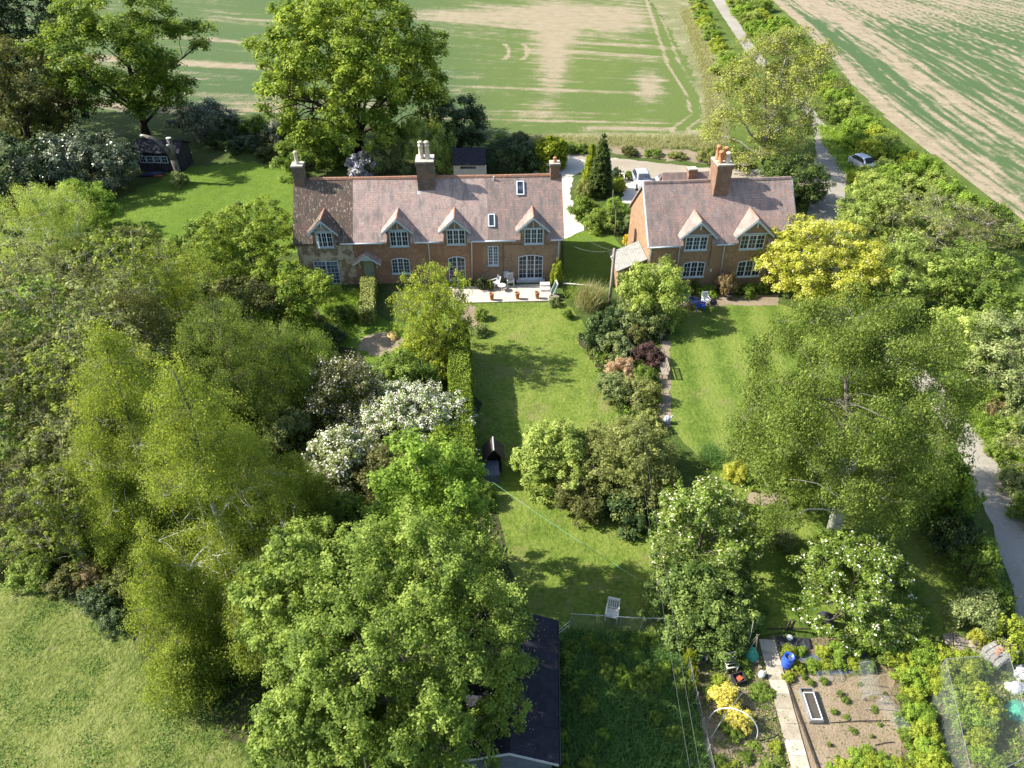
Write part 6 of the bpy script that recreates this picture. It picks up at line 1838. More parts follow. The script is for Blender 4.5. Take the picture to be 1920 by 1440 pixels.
m = MB(); m.lathe((0, 0, 0), [(.2, 0), (.22, .1), (.2, .45), (.14, .55)], 12); m.tube([(.15, 0, .1), (.45, 0, .5)], [.05, .035], 6); m.build('can', M_GREYP, t, smooth=True)
m = MB(); m.tube([(-.2, 0, .15), (-.36, 0, .35), (-.25, 0, .58), (-.05, 0, .6)], .025, 6); m.build('handle', M_GREYP, t)
pot('white_bucket', 1188, 440, .55, .26, M_WPLAST, 'white bucket beside the lean-to', z=0.0, cat='bucket')

# tiled shelter beside the clipped hedge
t = thing('tiled_shelter', 926, 876, R(4), 'small wooden shelter under a mossy pitched roof beside the long hedge', 'shelter'); t.scale = (.9, .9, .88)
m = MB(); m.b2(-.5, .5, .45, .55, 0, 1.5); m.b2(-.55, -.45, -.5, .45, 0, 1.5); m.b2(.45, .55, -.5, .45, 0, 1.5); m.build('boards', M_DTIMBER, t)
m = MB(); m.slab((-.72, -.75, 1.35), (0, -.55, 2.15), (0, .75, 2.15), (-.72, .75, 1.35), -.06); m.slab((0, -.55, 2.15), (.72, -.75, 1.35), (.72, .75, 1.35), (0, .75, 2.15), -.06); m.build('roof', M_SHINGLE, t)
m = MB(); m.tube([(0, -.58, 2.2), (0, .78, 2.2)], .05, 6); m.build('ridge_cap', M_LEAD, t)
t = thing('water_tank', 922, 893, R(4), 'blue-grey sheet covered tank in front of the tiled shelter', 'tank')
m = MB(); m.prism([(-.42, -.6, 0), (.42, -.6, 0), (.42, .45, 0), (-.42, .45, 0)], (0, 0, .7)); m.build('tank_body', M_BGBOARD, t)
m = MB(); m.slab((-.46, -.66, .70), (.46, -.66, .70), (.46, .48, .86), (-.46, .48, .86), -.03); m.build('cover', M_BGBOARD, t)

# sand heap and spoil
def heap(name, u, v, r, h, mat, label, seed, cat='heap', oval=1.4):
    rng = np.random.default_rng(seed); n, k = 20, 7
    vs = []
    for i in range(k):
        s = i / (k - 1)
        for j in range(n):
            a = 2 * math.pi * j / n; q = r * (1 - s) * (1 + .18 * math.sin(2 * a + seed) + .08 * rng.normal())
            vs.append((q * math.cos(a) * oval, q * math.sin(a), h * (s ** .8) * (1 - .12 * s) + rng.normal(0, .012)))
    fs = [(i * n + j, i * n + (j + 1) % n, (i + 1) * n + (j + 1) % n, (i + 1) * n + j) for i in range(k - 1) for j in range(n)]
    m = MB(); m.add(vs, fs); o = m.build(name, mat, smooth=True, uv=False); p = at(u, v); o.location = p
    return tag(o, label, cat)


heap('sand_heap', 736, 632, .62, .62, M_SAND, 'heap of bright yellow sand left of the wispy tree', 3, oval=.8)
heap('soil_heap', 708, 642, 1.2, .35, M_BARE, 'low heap of brown soil left of the sand heap', 5)

# near shed under the lush tree
e0, e1 = at(1047, 1424, 2.25), at(1044, 1160, 2.25); rg = at(955, 1405, 3.05)
w2 = e0.x - rg.x; ln = e1.y - e0.y
t = empty('garden_shed', (rg.x, e0.y, 0), math.atan2(-(e1.x - e0.x), ln), 'long dark roofed shed under the biggest lush tree at the frame bottom', 'shed')
m = MB(); m.prism([(-w2 + .25, .12, 0), (w2 - .25, .12, 0), (w2 - .25, .12, 2.2), (0, .12, 2.92), (-w2 + .25, .12, 2.2)], (0, ln - .3, 0)); m.build('wall', M_BGBOARD, t)
m = MB()
m.slab((0, -.1, 3.0), (w2, -.1, 2.2), (w2, ln, 2.2), (0, ln, 3.0), -.05); m.slab((-w2, -.1, 2.2), (0, -.1, 3.0), (0, ln, 3.0), (-w2, ln, 2.2), -.05)
for i in range(1, 5): m.tube([(0, ln * i / 5, 3.06), (w2, ln * i / 5, 2.265)], .012, 4)
m.build('roof', M_FELT, t)
m = MB()
for s in (-1, 1): m.prism([(0, -.12, 2.93), (0, -.12, 3.08), (s * (w2 + .02), -.12, 2.28), (s * (w2 + .02), -.12, 2.13)], (0, -.03, 0))
m.build('bargeboard', M_PALEB, t)
m = MB(); m.tube([(w2 + .06, -.1, 2.16), (w2 + .06, ln, 2.16)], .05, 6); m.build('gutter', M_BLACK, t)
lv = np.random.default_rng(8)
n = 110; cl = lv.integers(0, 9, n); P = np.c_[np.clip(lv.uniform(.3, w2 - .2, 9)[cl] + lv.normal(0, .22, n), .1, w2), np.clip(lv.uniform(0, ln, 9)[cl] + lv.normal(0, .6, n), 0, ln), np.zeros(n)]; P[:, 2] = 3.07 - .8 * P[:, 0] / w2
me = leaf_mesh('fallen_leaves', P, unit(np.c_[lv.normal(0, .3, (n, 2)) + [.3, 0], np.ones(n)]), lv.uniform(.012, .04, n), lv.random(n), L_PINK, .7, None, lv)
o = bpy.data.objects.new('fallen_leaves', me); COL.objects.link(o); o.parent = t

# wire fence of the pen
fp = [(1069, 1182, 1150), (1119, 1183, 1153), (1160, 1186, 1156), (1199, 1190, 1158), (1251, 1189, 1159)]
bs = [at(u, v) for u, v, _ in fp]
t = empty('wire_fence', bs[0], 0, 'low wire fence with thin posts between lawn and tall grass pen', 'fence')
hs = [zat(b, v) for b, (_, _, v) in zip(bs, fp)]
for b, h in zip(bs, hs):
    m = MB(); d = b - bs[0]; m.tube([d, d + Vector((0, 0, h))], .022, 6); m.build('fence_post', M_METAL, t)
m = MB(); m.tube([b - bs[0] + Vector((0, 0, h - .03)) for b, h in zip(bs, hs)], .016, 5); m.build('top_rail', M_METAL, t)
m = MB()
for i in range(4):
    a, b = bs[i] - bs[0], bs[i + 1] - bs[0]
    m.add([a + Vector((0, 0, .03)), b + Vector((0, 0, .03)), b + Vector((0, 0, hs[i + 1] - .05)), a + Vector((0, 0, hs[i] - .05))], [(0, 1, 2, 3)])
m.build('wire_mesh', M_NETD, t)
b0 = at(1045, 1200) - bs[0]
m = MB(); m.tube([Vector((0, 0, .55)), Vector((b0.x, b0.y, .5))], .018, 5); m.tube([Vector((0, 0, .85)), Vector((b0.x, b0.y, .8))], .016, 5); m.tube([(b0.x, b0.y, 0), (b0.x, b0.y, .85)], .02, 5); m.build('side_brace', M_METAL, t)
# netting fence along the right of the pen
q0, q1 = at(1274, 1192), at(1336, 1470)
t = empty('net_fence', q0, 0, 'sagging net fence between the pen and the vegetable plot', 'fence')
d = q1 - q0
for i in range(7):
    q = d * (i / 6); m = MB(); m.tube([q, q + Vector((.02, 0, 1.0))], .02, 5); m.build('fence_post', M_TIMBER, t)
m = MB()
for i in range(24):
    a, b = d * (i / 24), d * ((i + 1) / 24); ha, hb = .92 - .12 * abs(math.sin(i * .785)), .92 - .12 * abs(math.sin((i + 1) * .785))
    m.add([a, b, b + Vector((0, 0, hb)), a + Vector((0, 0, ha))], [(0, 1, 2, 3)])
m.build('netting', M_NET, t)
m = MB(); m.tube([d * (i / 12) + Vector((0, 0, .9)) for i in range(13)], .012, 5); m.build('top_wire', M_WIRE, t)

# ------------------------------------------------------------------ vegetable plot
def barrel(u, v, r, h, mat, label):
    t = thing('water_butt', u, v, 0, label, 'barrel')
    m = MB(); m.lathe((0, 0, 0), [(r * .86, 0), (r * .97, h * .2), (r, h * .5), (r * .97, h * .8), (r * .88, h * .97), (r * .92, h), (r * .82, h), (r * .8, h * .82), (.02, h * .8)], 20, cap=False); m.build('barrel_body', mat, t, smooth=True)
    w = MB(); w.lathe((0, 0, h * .815), [(r * .8, 0), (r * .2, .004)], 16); w.build('water', M_GLASS, t)
    for z in (.3, .68):
        k = MB(); k.lathe((0, 0, h * z), [(r * .98, 0), (r * 1.035, .02), (r * .98, .04)], 20, cap=False); k.build('rib', mat, t)


barrel(1473, 1248, .26, .82, M_BLUE, 'bright blue water butt beside the paved path')
t = thing('dark_drum', 1543, 1178, R(70), 'dark round drum lying under the white blossom apple tree', 'drum')
m = MB(); m.tube([(-.1, 0, .4), (.45, 0, .4)], .4, 20); m.build('drum_body', M_BPLAST, t)
m = MB(); m.tube([(-.13, 0, .4), (-.10, 0, .4)], .34, 18); m.build('drum_lid', M_DTIMBER, t)
t = thing('white_jug', 1427, 1268, R(20), 'white plastic jug standing on the soil by the path', 'jug')
m = MB(); m.lathe((0, 0, 0), [(.13, 0), (.15, .04), (.15, .28), (.07, .36), (.05, .42)], 12); m.build('jug_body', M_WPLAST, t, smooth=True)
m = MB(); m.tube([(.06, 0, .38), (.17, 0, .36), (.16, 0, .2)], .022, 6); m.build('handle', M_WPLAST, t)
t = thing('white_jug', 1412, 1228, R(-20), 'second white plastic jug beside the green netting wigwam', 'jug')
m = MB(); m.lathe((0, 0, 0), [(.12, 0), (.14, .04), (.14, .26), (.07, .34), (.05, .4)], 12); m.build('jug_body', M_WPLAST, t, smooth=True)
t = thing('chair_frame', 1367, 1252, R(10), 'old white chair frame without a seat in the weedy corner', 'chair')
m = MB()
for x in (-.27, .27): m.b2(x - .025, x + .025, -.28, .28, .42, .47)
m.b2(-.245, .245, -.28, -.23, .42, .47); m.b2(-.245, .245, .23, .28, .42, .47)
for y in (-.06, .08): m.b2(-.245, .245, y - .02, y + .02, .43, .46)
m.build('seat_frame', M_WOODW, t)
for x in (-.27, .27):
    for y, h in ((-.25, .42), (.3, .85)):
        l = MB(); l.b2(x - .024, x + .024, y - .022, y + .022, 0, h if h < .5 else .85); l.build('leg', M_WOODW, t)
m = MB(); m.b2(-.245, .245, .285, .315, .7, .84); m.build('backrest', M_WOODW, t)
t = thing('black_tub', 1384, 1276, R(15), 'square black tub with red pots inside, beside the chair frame', 'tub')
m = MB(); m.b2(-.3, .3, -.24, -.2, 0, .32); m.b2(-.3, .3, .2, .24, 0, .32); m.b2(-.3, -.26, -.2, .2, 0, .32); m.b2(.26, .3, -.2, .2, 0, .32); m.b2(-.26, .26, -.2, .2, 0, .04); m.build('tub_body', M_BPLAST, t)
m = MB(); m.box((.02, 0, .12), (.3, .22, .14), rz=.4); m.build('red_pots', M_RED, t)
t = thing('net_wigwam', 1407, 1228, 0, 'wigwam of canes draped with green netting beside the paved path', 'plant support')
for a in range(4):
    c_ = MB(); c_.tube([(.32 * math.cos(a * 1.57 + .4), .32 * math.sin(a * 1.57 + .4), 0), (-.06 * math.cos(a * 1.57), 0, 1.75)], .012, 5); c_.build('cane', M_TIMBER, t)
m = MB(); m.lathe((0, 0, .02), [(.42, 0), (.34, .18), (.26, .32), (.16, .5), (.10, .8)], 12, cap=False); m.build('netting', M_NETG, t)
t = thing('cane', 1397, 1215, R(0), 'tall bent bamboo cane at the edge of the ivy thicket', 'cane')
m = MB(); m.tube([(0, 0, 0), (.05, 0, 1.1), (-.05, 0, 2.2)], .014, 5); m.build('cane_rod', M_WOODW, t)
t = thing('black_sheet', 1490, 1206, R(-3), 'crumpled black plastic sheet with a white bag on it', 'sheet')
rs = np.random.default_rng(4); m = MB(); nx, ny = 14, 6
vs = [((i / (nx - 1) - .5) * 1.7, (j / (ny - 1) - .5) * .6 + .03 * math.sin(i), .04 + .10 * rs.random() * (0 < i < nx - 1) * (0 < j < ny - 1) + .03 * math.sin(i * 1.3)) for j in range(ny) for i in range(nx)]
m.add(vs, [(j * nx + i, j * nx + i + 1, (j + 1) * nx + i + 1, (j + 1) * nx + i) for j in range(ny - 1) for i in range(nx - 1)]); k = m.build('sheet', M_BPLAST, t)
so_ = k.modifiers.new('thick', 'SOLIDIFY'); so_.thickness = .02
m = MB(); m.lathe((-.22, .2, .08), [(.04, 0), (.16, .05), (.14, .14), (.03, .2)], 8); m.build('white_bag', M_WPLAST, t)
t = thing('seed_trough', 1519, 1326, math.atan2((at(1527, 1352) - at(1508, 1294)).y, (at(1527, 1352) - at(1508, 1294)).x) + R(90), 'long grey metal trough with a wire lid on the dug bed', 'trough')
tl, tw = 1.55, .62
m = MB(); m.b2(-tw / 2, -tw / 2 + .04, -tl / 2, tl / 2, 0, .3); m.b2(tw / 2 - .04, tw / 2, -tl / 2, tl / 2, 0, .3); m.b2(-tw / 2 + .04, tw / 2 - .04, -tl / 2, -tl / 2 + .04, 0, .3); m.b2(-tw / 2 + .04, tw / 2 - .04, tl / 2 - .04, tl / 2, 0, .3); m.build('trough_wall', M_METAL, t)
m = MB(); m.b2(-tw / 2 + .04, tw / 2 - .04, -tl / 2 + .04, tl / 2 - .04, .0, .2); m.build('potting_soil', M_DARKS, t)
m = MB()
for x in (-tw / 2 + .07, tw / 2 - .07): m.tube([(x, -tl / 2 + .05, .33), (x, tl / 2 - .25, .33)], .022, 6)
for y in (-tl / 2 + .05, tl / 2 - .25): m.tube([(-tw / 2 + .07, y, .33), (tw / 2 - .07, y, .33)], .022, 6)
m.build('lid_frame', M_WPLAST, t)
m = MB(); m.add([(-tw / 2 + .07, -tl / 2 + .05, .325), (tw / 2 - .07, -tl / 2 + .05, .325), (tw / 2 - .07, tl / 2 - .25, .325), (-tw / 2 + .07, tl / 2 - .25, .325)], [(0, 1, 2, 3)]); m.build('wire_mesh', M_NETD, t)


def hoop(u0, v0, u1, v1, h, r, mat, label, bulge=0.0):
    a, b = at(u0, v0), at(u1, v1); m = MB(); n = 20; pts = []
    for i in range(n + 1):
        s = math.pi * i / n
        c = a.lerp(b, .5 - .5 * math.cos(s)); c.z = h * math.sin(s) ** .8
        pts.append(c - a)
    t = empty('net_hoop', a, 0, label, 'hoop', 'hoops over the vegetable beds')
    m.tube(pts, r, 7); m.build('hoop_pipe', mat, t, smooth=True)
    return t


hoop(1328, 1352, 1417, 1388, 1.75, .022, M_WPLAST, 'thick white plastic hoop over the yellow flowering kale')
hoop(1330, 1392, 1398, 1300, 1.0, .014, M_METAL, 'thin grey hoop crossing the thick white one')
hoop(1326, 1330, 1420, 1310, .8, .012, M_BPLAST, 'thin black hoop at the far end of the kale bed')
t = thing('garden_hose', 1430, 1345, 0, 'black hose lying in loops beside the kale bed', 'hose')
m = MB(); o0 = at(1430, 1345); pts = [at(u, v) - o0 + Vector((0, 0, .03)) for u, v in ((1405, 1310), (1425, 1310), (1448, 1322), (1456, 1338), (1450, 1348), (1425, 1347), (1455, 1352), (1464, 1366), (1455, 1380), (1430, 1388), (1418, 1388))]
sm = []
for i in range(len(pts) - 1):
    for k in range(4):
        q = k / 4; p0, p1, p2, p3 = pts[max(i - 1, 0)], pts[i], pts[i + 1], pts[min(i + 2, len(pts) - 1)]
        sm.append(.5 * ((2 * p1) + (p2 - p0) * q + (2 * p0 - 5 * p1 + 4 * p2 - p3) * q * q + (3 * p1 - p0 - 3 * p2 + p3) * q ** 3))
m.tube(sm + [pts[-1]], .018, 6); m.build('hose_pipe', M_BPLAST, t, smooth=True)
bush(1360, 1310, 29, 1.0, L_LEMON, 'yellow flowering kale in full bloom under the white hoop', k=1, name='flowering_kale', cat='vegetable')
bush(1386, 1350, 26, .9, L_LEMON, 'second yellow flowering kale nearer the camera under the white hoop', k=1, name='flowering_kale', cat='vegetable')
bush(1372, 1368, 24, .55, L_MID, 'leafy green kale under the flowering ones', k=0, name='kale', cat='vegetable')
# currants, strawberries and other rows
for i, (u, v, rp, H, lm) in enumerate([(1545, 1222, 17, .7, L_BRIGHT), (1572, 1218, 20, .75, L_LUSH2), (1598, 1220, 18, .7, L_BRIGHT), (1622, 1216, 17, .7, L_LUSH2), (1478, 1222, 15, .6, L_BRIGHT), (1502, 1220, 12, .55, L_LUSH2)]):
    bush(u, v, rp * .9, H * .75, lm, 'bright currant bush in the far row behind the water butt', 'currants of the far row', i % 3, 'currant_bush')
for i, (u, v, rp, H, lm) in enumerate([(1495, 1250, 17, .65, L_BRIGHT), (1522, 1248, 16, .6, L_LUSH2), (1548, 1247, 16, .62, L_BRIGHT), (1574, 1246, 16, .62, L_LUSH2), (1602, 1246, 16, .62, L_BRIGHT), (1630, 1246, 16, .62, L_LUSH2), (1478, 1268, 14, .5, L_BRIGHT)]):
    bush(u, v, rp * .9, H * .75, lm, 'bright currant bush in the near row level with the water butt', 'currants of the near row', i % 3, 'currant_bush')
for i, (u, v, rp, H, lm) in enumerate([(1690, 1245, 32, 1.1, L_BRIGHT), (1728, 1228, 34, 1.2, L_LUSH2), (1765, 1240, 36, 1.2, L_BRIGHT), (1712, 1272, 34, 1.0, L_LUSH2), (1800, 1245, 34, 1.1, L_BRIGHT), (1835, 1250, 26, .9, L_LUSH2), (1665, 1230, 20, .8, L_LUSH), (1755, 1275, 30, 1.0, L_BRIGHT)]):
    bush(u, v, rp, H, lm, 'raspberry bush in the broad clump above the fruit cage', 'raspberries above the fruit cage', i % 3, 'raspberry_bush')
for i, (u, v, rp, H, lm) in enumerate([(1715, 1310, 24, .9, L_BRIGHT), (1722, 1340, 28, .95, L_LUSH2), (1735, 1375, 32, 1.0, L_BRIGHT), (1740, 1410, 34, 1.0, L_LUSH2), (1752, 1440, 34, 1.0, L_BRIGHT), (1690, 1345, 14, .6, L_MID), (1700, 1375, 16, .6, L_LUSH), (1700, 1315, 16, .7, L_MID)]):
    bush(u, v, rp, H, lm, 'gooseberry bush in the row left of the fruit cage', 'gooseberries left of the fruit cage', i % 3, 'gooseberry_bush')
for i, (u, v, rp, H, lm) in enumerate([(1800, 1310, 36, 1.25, L_LUSH), (1838, 1320, 36, 1.3, L_BRIGHT), (1815, 1345, 34, 1.2, L_LUSH2), (1850, 1355, 30, 1.1, L_LUSH), (1835, 1385, 24, .9, L_BRIGHT), (1805, 1290, 30, 1.1, L_OAK2), (1845, 1415, 22, .8, L_LUSH2), (1870, 1440, 22, .7, L_MID)]):
    bush(u, v, rp, H, lm, 'fruit bush standing inside the netted cage', 'fruit bushes in the cage', i % 3, 'fruit_bush')
for i, (u, v, rp, H) in enumerate([(1605, 1425, 24, .6), (1632, 1435, 24, .6), (1658, 1430, 22, .6), (1585, 1440, 20, .5), (1628, 1408, 12, .4), (1690, 1440, 22, .5), (1560, 1440, 12, .3)]):
    bush(u, v, rp, H, L_BRIGHT if i % 2 else L_LUSH2, 'leafy clump at the bottom edge of the dug bed', 'leafy clumps at the frame bottom', i % 3, 'vegetable_clump', cat='vegetable')
sr = np.random.default_rng(21)
for i, (u, v) in enumerate([(1565, 1334), (1588, 1345), (1575, 1300), (1612, 1282), (1545, 1276), (1555, 1395), (1640, 1330), (1520, 1280), (1660, 1300), (1600, 1370), (1508, 1270), (1570, 1420), (1635, 1380), (1585, 1312), (1650, 1358)]):
    bush(u, v, 3 + 5 * sr.random(), .12 + .2 * sr.random(), L_MID, 'young seedling on the brown dug bed', 'seedlings on the dug bed', i % 3, 'seedling', cat='vegetable')
for i, (u, v) in enumerate([(1440, 1300), (1425, 1290), (1455, 1400), (1462, 1425), (1400, 1420), (1380, 1432), (1440, 1440), (1345, 1425), (1360, 1440), (1415, 1400), (1330, 1300), (1345, 1275), (1400, 1262), (1420, 1300), (1350, 1245), (1330, 1225), (1395, 1245)]):
    bush(u, v, 8 + 9 * sr.random(), .2 + .3 * sr.random(), [L_LUSH, L_MID, L_BRIGHT][i % 3], 'weedy tuft in the kale bed beside the paved path', 'weedy tufts of the kale bed', i % 3, 'weed_tuft', cat='plant')
for i, (u, v, rp, H) in enumerate([(1288, 1212, 14, 1.2), (1294, 1236, 12, 1.1), (1300, 1262, 11, .9), (1305, 1285, 9, .8)]):
    bush(u, v, rp, H, L_LIME, 'yellow-green climber on the net fence of the pen', 'climbers on the net fence', i % 3, 'climber', cat='plant')
for u0, v0, u1, v1, wd_, lab in ((1490, 1234, 1632, 1230, .36, 'grey weed membrane strip between the two currant rows'), (1498, 1262, 1640, 1258, .22, 'narrow grey weed membrane strip in front of the near currant row')):
    a, b = at(u0, v0), at(u1, v1); t = empty('weed_membrane', a.lerp(b, .5), math.atan2(b.y - a.y, b.x - a.x), lab, 'membrane', 'weed membranes'); L = (b - a).length
    nx = 22; vs = [(-L / 2 + L * i / nx, (j - .5) * wd_ + .03 * math.sin(i * 1.9 + j), .02 + .012 * math.sin(i * 2.3 + j * 2)) for j in (0, 1) for i in range(nx + 1)]
    m = MB(); m.add(vs, [(i, i + 1, nx + 2 + i, nx + 1 + i) for i in range(nx)]); m.build('membrane_sheet', M_BGBOARD, t)
a, b = at(1470, 1268), at(1537, 1452); t = empty('bed_board', a.lerp(b, .5), math.atan2(b.y - a.y, b.x - a.x), 'long dark edging board between the paved path and the dug bed', 'board'); L = (b - a).length
m = MB(); m.b2(-L / 2, L / 2, -.02, .02, 0, .14); m.build('board', M_DTIMBER, t)
for x in (-L * .4, 0, L * .4):
    m = MB(); m.b2(x - .02, x + .02, .021, .06, 0, .2); m.build('peg', M_DTIMBER, t)
for u0, v0, u1, v1, lab in ((1556, 1356, 1668, 1352, 'thin dark pole lying across the dug bed'), (1620, 1330, 1690, 1334, 'pale cane lying beside the low net tunnel'), (1640, 1398, 1676, 1392, 'short dark stick lying on the dug bed near the frame bottom')):
    a, b = at(u0, v0), at(u1, v1); m = MB(); d = b - a; m.tube([Vector((0, 0, .05)), d * .5 + Vector((0, .03, .07)), d + Vector((0, 0, .05))], .018, 5)
    k = m.build('fallen_pole', M_TIMBER if 'pale' in lab else M_DTIMBER); k.location = a; tag(k, lab, 'pole')
for i in range(34):
    u, v_ = 1300 + 130 * sr.random(), 1212 + 60 * sr.random()
    if i > 14: u, v_ = 1760 + 150 * sr.random(), 1195 + 40 * sr.random()
    s_ = .06 + .10 * sr.random(); m = MB(); vs = [(s_ * math.cos(a_) * (.7 + .5 * sr.random()), s_ * math.sin(a_) * (.6 + .5 * sr.random()), z_) for z_ in (0, s_ * .8) for a_ in (0, 1.05, 2.1, 3.14, 4.2, 5.2)]
    m.add(vs, [(0, 1, 7, 6), (1, 2, 8, 7), (2, 3, 9, 8), (3, 4, 10, 9), (4, 5, 11, 10), (5, 0, 6, 11), (6, 7, 8, 9, 10, 11)]); k = m.build('stone', M_STONEP); k.location = at(u, v_)
    tag(k, 'loose pale stone in the weedy corner below the ivy thicket' if i <= 14 else 'loose pale stone on the rubble beside the block stack', 'stone', 'stones of the weedy corner' if i <= 14 else 'stones beside the block stack')
# fruit cage and low nets
c = [at(1752, 1268), at(1868, 1258), at(1915, 1440), at(1800, 1500)]
t = empty('fruit_cage', c[0], 0, 'sagging pale net fruit cage at the lower right corner', 'fruit cage')
H4 = [1.5, 1.45, 1.5, 1.45]
pp = [q - c[0] for q in c]
for q, h in zip(pp, H4):
    m = MB(); m.tube([q, q + Vector((0, 0, h))], .02, 6); m.build('cage_post', M_METAL, t)
m = MB()
for i, j in ((0, 1), (1, 2), (2, 3), (3, 0)):
    m.tube([pp[i] + Vector((0, 0, H4[i])), pp[j] + Vector((0, 0, H4[j]))], .014, 5)
m.build('cage_rail', M_METAL, t)
m = MB(); k = 10
for i, j in ((0, 1), (1, 2), (2, 3), (3, 0)):
    out = Vector(((pp[i] + pp[j]).x / 2 - (pp[0] + pp[2]).x / 2, (pp[i] + pp[j]).y / 2 - (pp[0] + pp[2]).y / 2, 0)).normalized() * .45
    for s in range(k):
        a, b = pp[i].lerp(pp[j], s / k), pp[i].lerp(pp[j], (s + 1) / k)
        ha, hb = [H4[i] + (H4[j] - H4[i]) * x - .12 * math.sin(math.pi * x) for x in (s / k, (s + 1) / k)]
        wa, wb = [1 + .25 * math.sin(x * 17) for x in (s / k, (s + 1) / k)]
        m.add([a + out * wa, b + out * wb, b + Vector((0, 0, hb)), a + Vector((0, 0, ha))], [(0, 1, 2, 3)])
m.build('side_net', M_NET, t)
m = MB(); vs = []
for a in range(9):
    for b in range(9):
        s, q = a / 8, b / 8
        z = 1.46 - .22 * math.sin(math.pi * s) * math.sin(math.pi * q)
        g_ = pp[0].lerp(pp[1], s).lerp(pp[3].lerp(pp[2], s), q); vs.append((g_.x, g_.y, z))
m.add(vs, [(a * 9 + b, a * 9 + b + 1, (a + 1) * 9 + b + 1, (a + 1) * 9 + b) for a in range(8) for b in range(8)]); m.build('roof_net', M_NETR, t)


def low_net(u, v, ln, w, h, rz, label):
    t = thing('cloche_net', u, v, rz, label, 'net', 'low nets over the beds')
    for x in (-ln / 2, 0, ln / 2):
        m = MB(); m.tube([(x, w / 2 * -math.cos(math.pi * i / 10), h * math.sin(math.pi * i / 10)) for i in range(11)], .012, 5); m.build('hoop_pipe', M_METAL, t)
    m = MB(); n = 10
    vs = [(x, -w / 2 * 1.04 * math.cos(math.pi * i / n), .01 + h * 1.04 * math.sin(math.pi * i / n)) for x in (-ln / 2 - .1, -ln / 6, ln / 6, ln / 2 + .1) for i in range(n + 1)]
    m.add(vs, [(a * (n + 1) + i, a * (n + 1) + i + 1, (a + 1) * (n + 1) + i + 1, (a + 1) * (n + 1) + i) for a in range(3) for i in range(n)]); m.build('netting', M_NET, t)


low_net(1628, 1285, 1.6, .9, .7, R(80), 'cone of pale netting at the far right of the dug bed')
low_net(1682, 1350, 1.8, .7, .45, R(-72), 'low dark net tunnel at the right edge of the dug bed')
low_net(1552, 1268, 1.1, .6, .25, R(0), 'flat grey net frame behind the dug bed')
for i, (u, v, a, h, lab) in enumerate([(1618, 1300, .25, 1.5, 'tall pale stick in the cone of netting'), (1590, 1352, .1, 1.0, 'thin white stick in the middle of the dug bed'), (1648, 1360, .12, 1.1, 'thin white stick at the right of the dug bed'), (1788, 1212, -.4, 1.5, 'dark leaning stake above the raspberry clump'), (1808, 1170, .2, 1.1, 'upright dark stake beside the block stack'), (1768, 1180, -.1, 1.0, 'short dark stake under the white blossom apple tree')]):
    t = thing('garden_stake', u, v, 0, lab, 'stake', 'stakes of the vegetable plot')
    m = MB(); m.tube([(0, 0, 0), (a * h, .05, h)], .011 if i < 3 else .025, 5); m.build('stake_rod', M_TIMBER if i < 3 else M_DTIMBER, t)
t = thing('stake_frame', 1478, 1182, 0, 'short dark gate posts at the top of the paved path', 'gate')
for x in (-.1, .12):
    m = MB(); m.b2(x - .04, x + .04, -.04, .04, 0, .9); m.build('gate_post', M_DTIMBER, t)
m = MB(); m.tube([(-1.1, .05, .04), (1.3, .1, .04)], .04, 5); m.build('ground_rail', M_DTIMBER, t)
# block stack, bags, net heap, rubble
t = thing('block_stack', 1868, 1232, R(24), 'stack of pale concrete blocks and bricks at the right edge', 'blocks')
br = np.random.default_rng(9)
for zi in range(3):
    m = MB()
    for i in range(3):
        for j in range(4):
            m.box((-.46 + i * .46 + br.normal(0, .015), -.36 + j * .24 + br.normal(0, .012), .11 + zi * .222), (.43, .212, .212), rz=br.normal(0, .03))
    m.build('block_layer', M_BLOCK, t)
for i in range(5):
    m = MB(); m.box((-.45 + i * .2, br.uniform(-.3, .3), .70), (.22, .11, .07), rz=br.uniform(0, 3)); m.build('loose_brick', M_BRICK, t)
for u, v, mt, lab in ((1905, 1290, M_SACK, 'crumpled white sack above the green net heap'), (1916, 1262, M_SACK, 'white sack farther up the right frame edge')):
    o = heap('sack', u, v, .42, .34, mt, lab, int(u), 'sack', 1.2)
heap('net_heap', 1910, 1335, .55, .32, M_NETG, 'heap of green netting at the right frame edge', 12, 'net')
for u, v, r_, lab in ((1795, 1205, .5, 'low heap of pale rubble behind the raspberry clump'), (1828, 1210, .34, 'small heap of rubble beside the block stack'), (1330, 1222, .35, 'small heap of brown rubble by the ivy thicket')):
    heap('rubble_heap', u, v, r_, .18, M_STONEP, lab, int(u))
t = thing('metal_bucket', 1318, 1240, 0, 'grey galvanised bucket in the weedy corner by the net fence', 'bucket')
m = MB(); m.lathe((0, 0, 0), [(.13, 0), (.17, .3), (.18, .31), (.16, .29), (.12, .06)], 12, cap=False); m.build('bucket_body', M_METAL, t, smooth=True)

# ------------------------------------------------------------------ grasses and ground cover
PEN = [at(1056, 1192), at(1268, 1194), at(1325, 1460), at(1052, 1460)]
blades('tall_grass', scatter(PEN, 5200, 31), .55, L_DGRASS, 32, 7, .06, .35, 'tall rank grass filling the fenced pen', 'grass')
pads = [at(*p) for p in PADD]
blades('paddock_tufts', scatter(pads, 5500, 33), .09, L_STRAW, 34, 4, .16, .8, 'short pale tufts all over the paddock', 'grass', jitter=.2)
rngp = np.random.default_rng(35); pp_ = scatter(pads, 26000, 34); pm_ = fbm(pp_[:, 0] * .9, pp_[:, 1] * .9, 6, 4) > .56
blades('paddock_clumps', pp_[pm_][:6500], .13, L_DGRASS, 37, 4, .3, .9, 'darker green grass clumps scattered through the paddock', 'grass', jitter=.16)
blades('paddock_herbs', scatter(pads, 7000, 35), .09, L_LUSH, 36, 4, .3, 1.2, 'low green herbs all over the paddock', 'grass', jitter=.12)
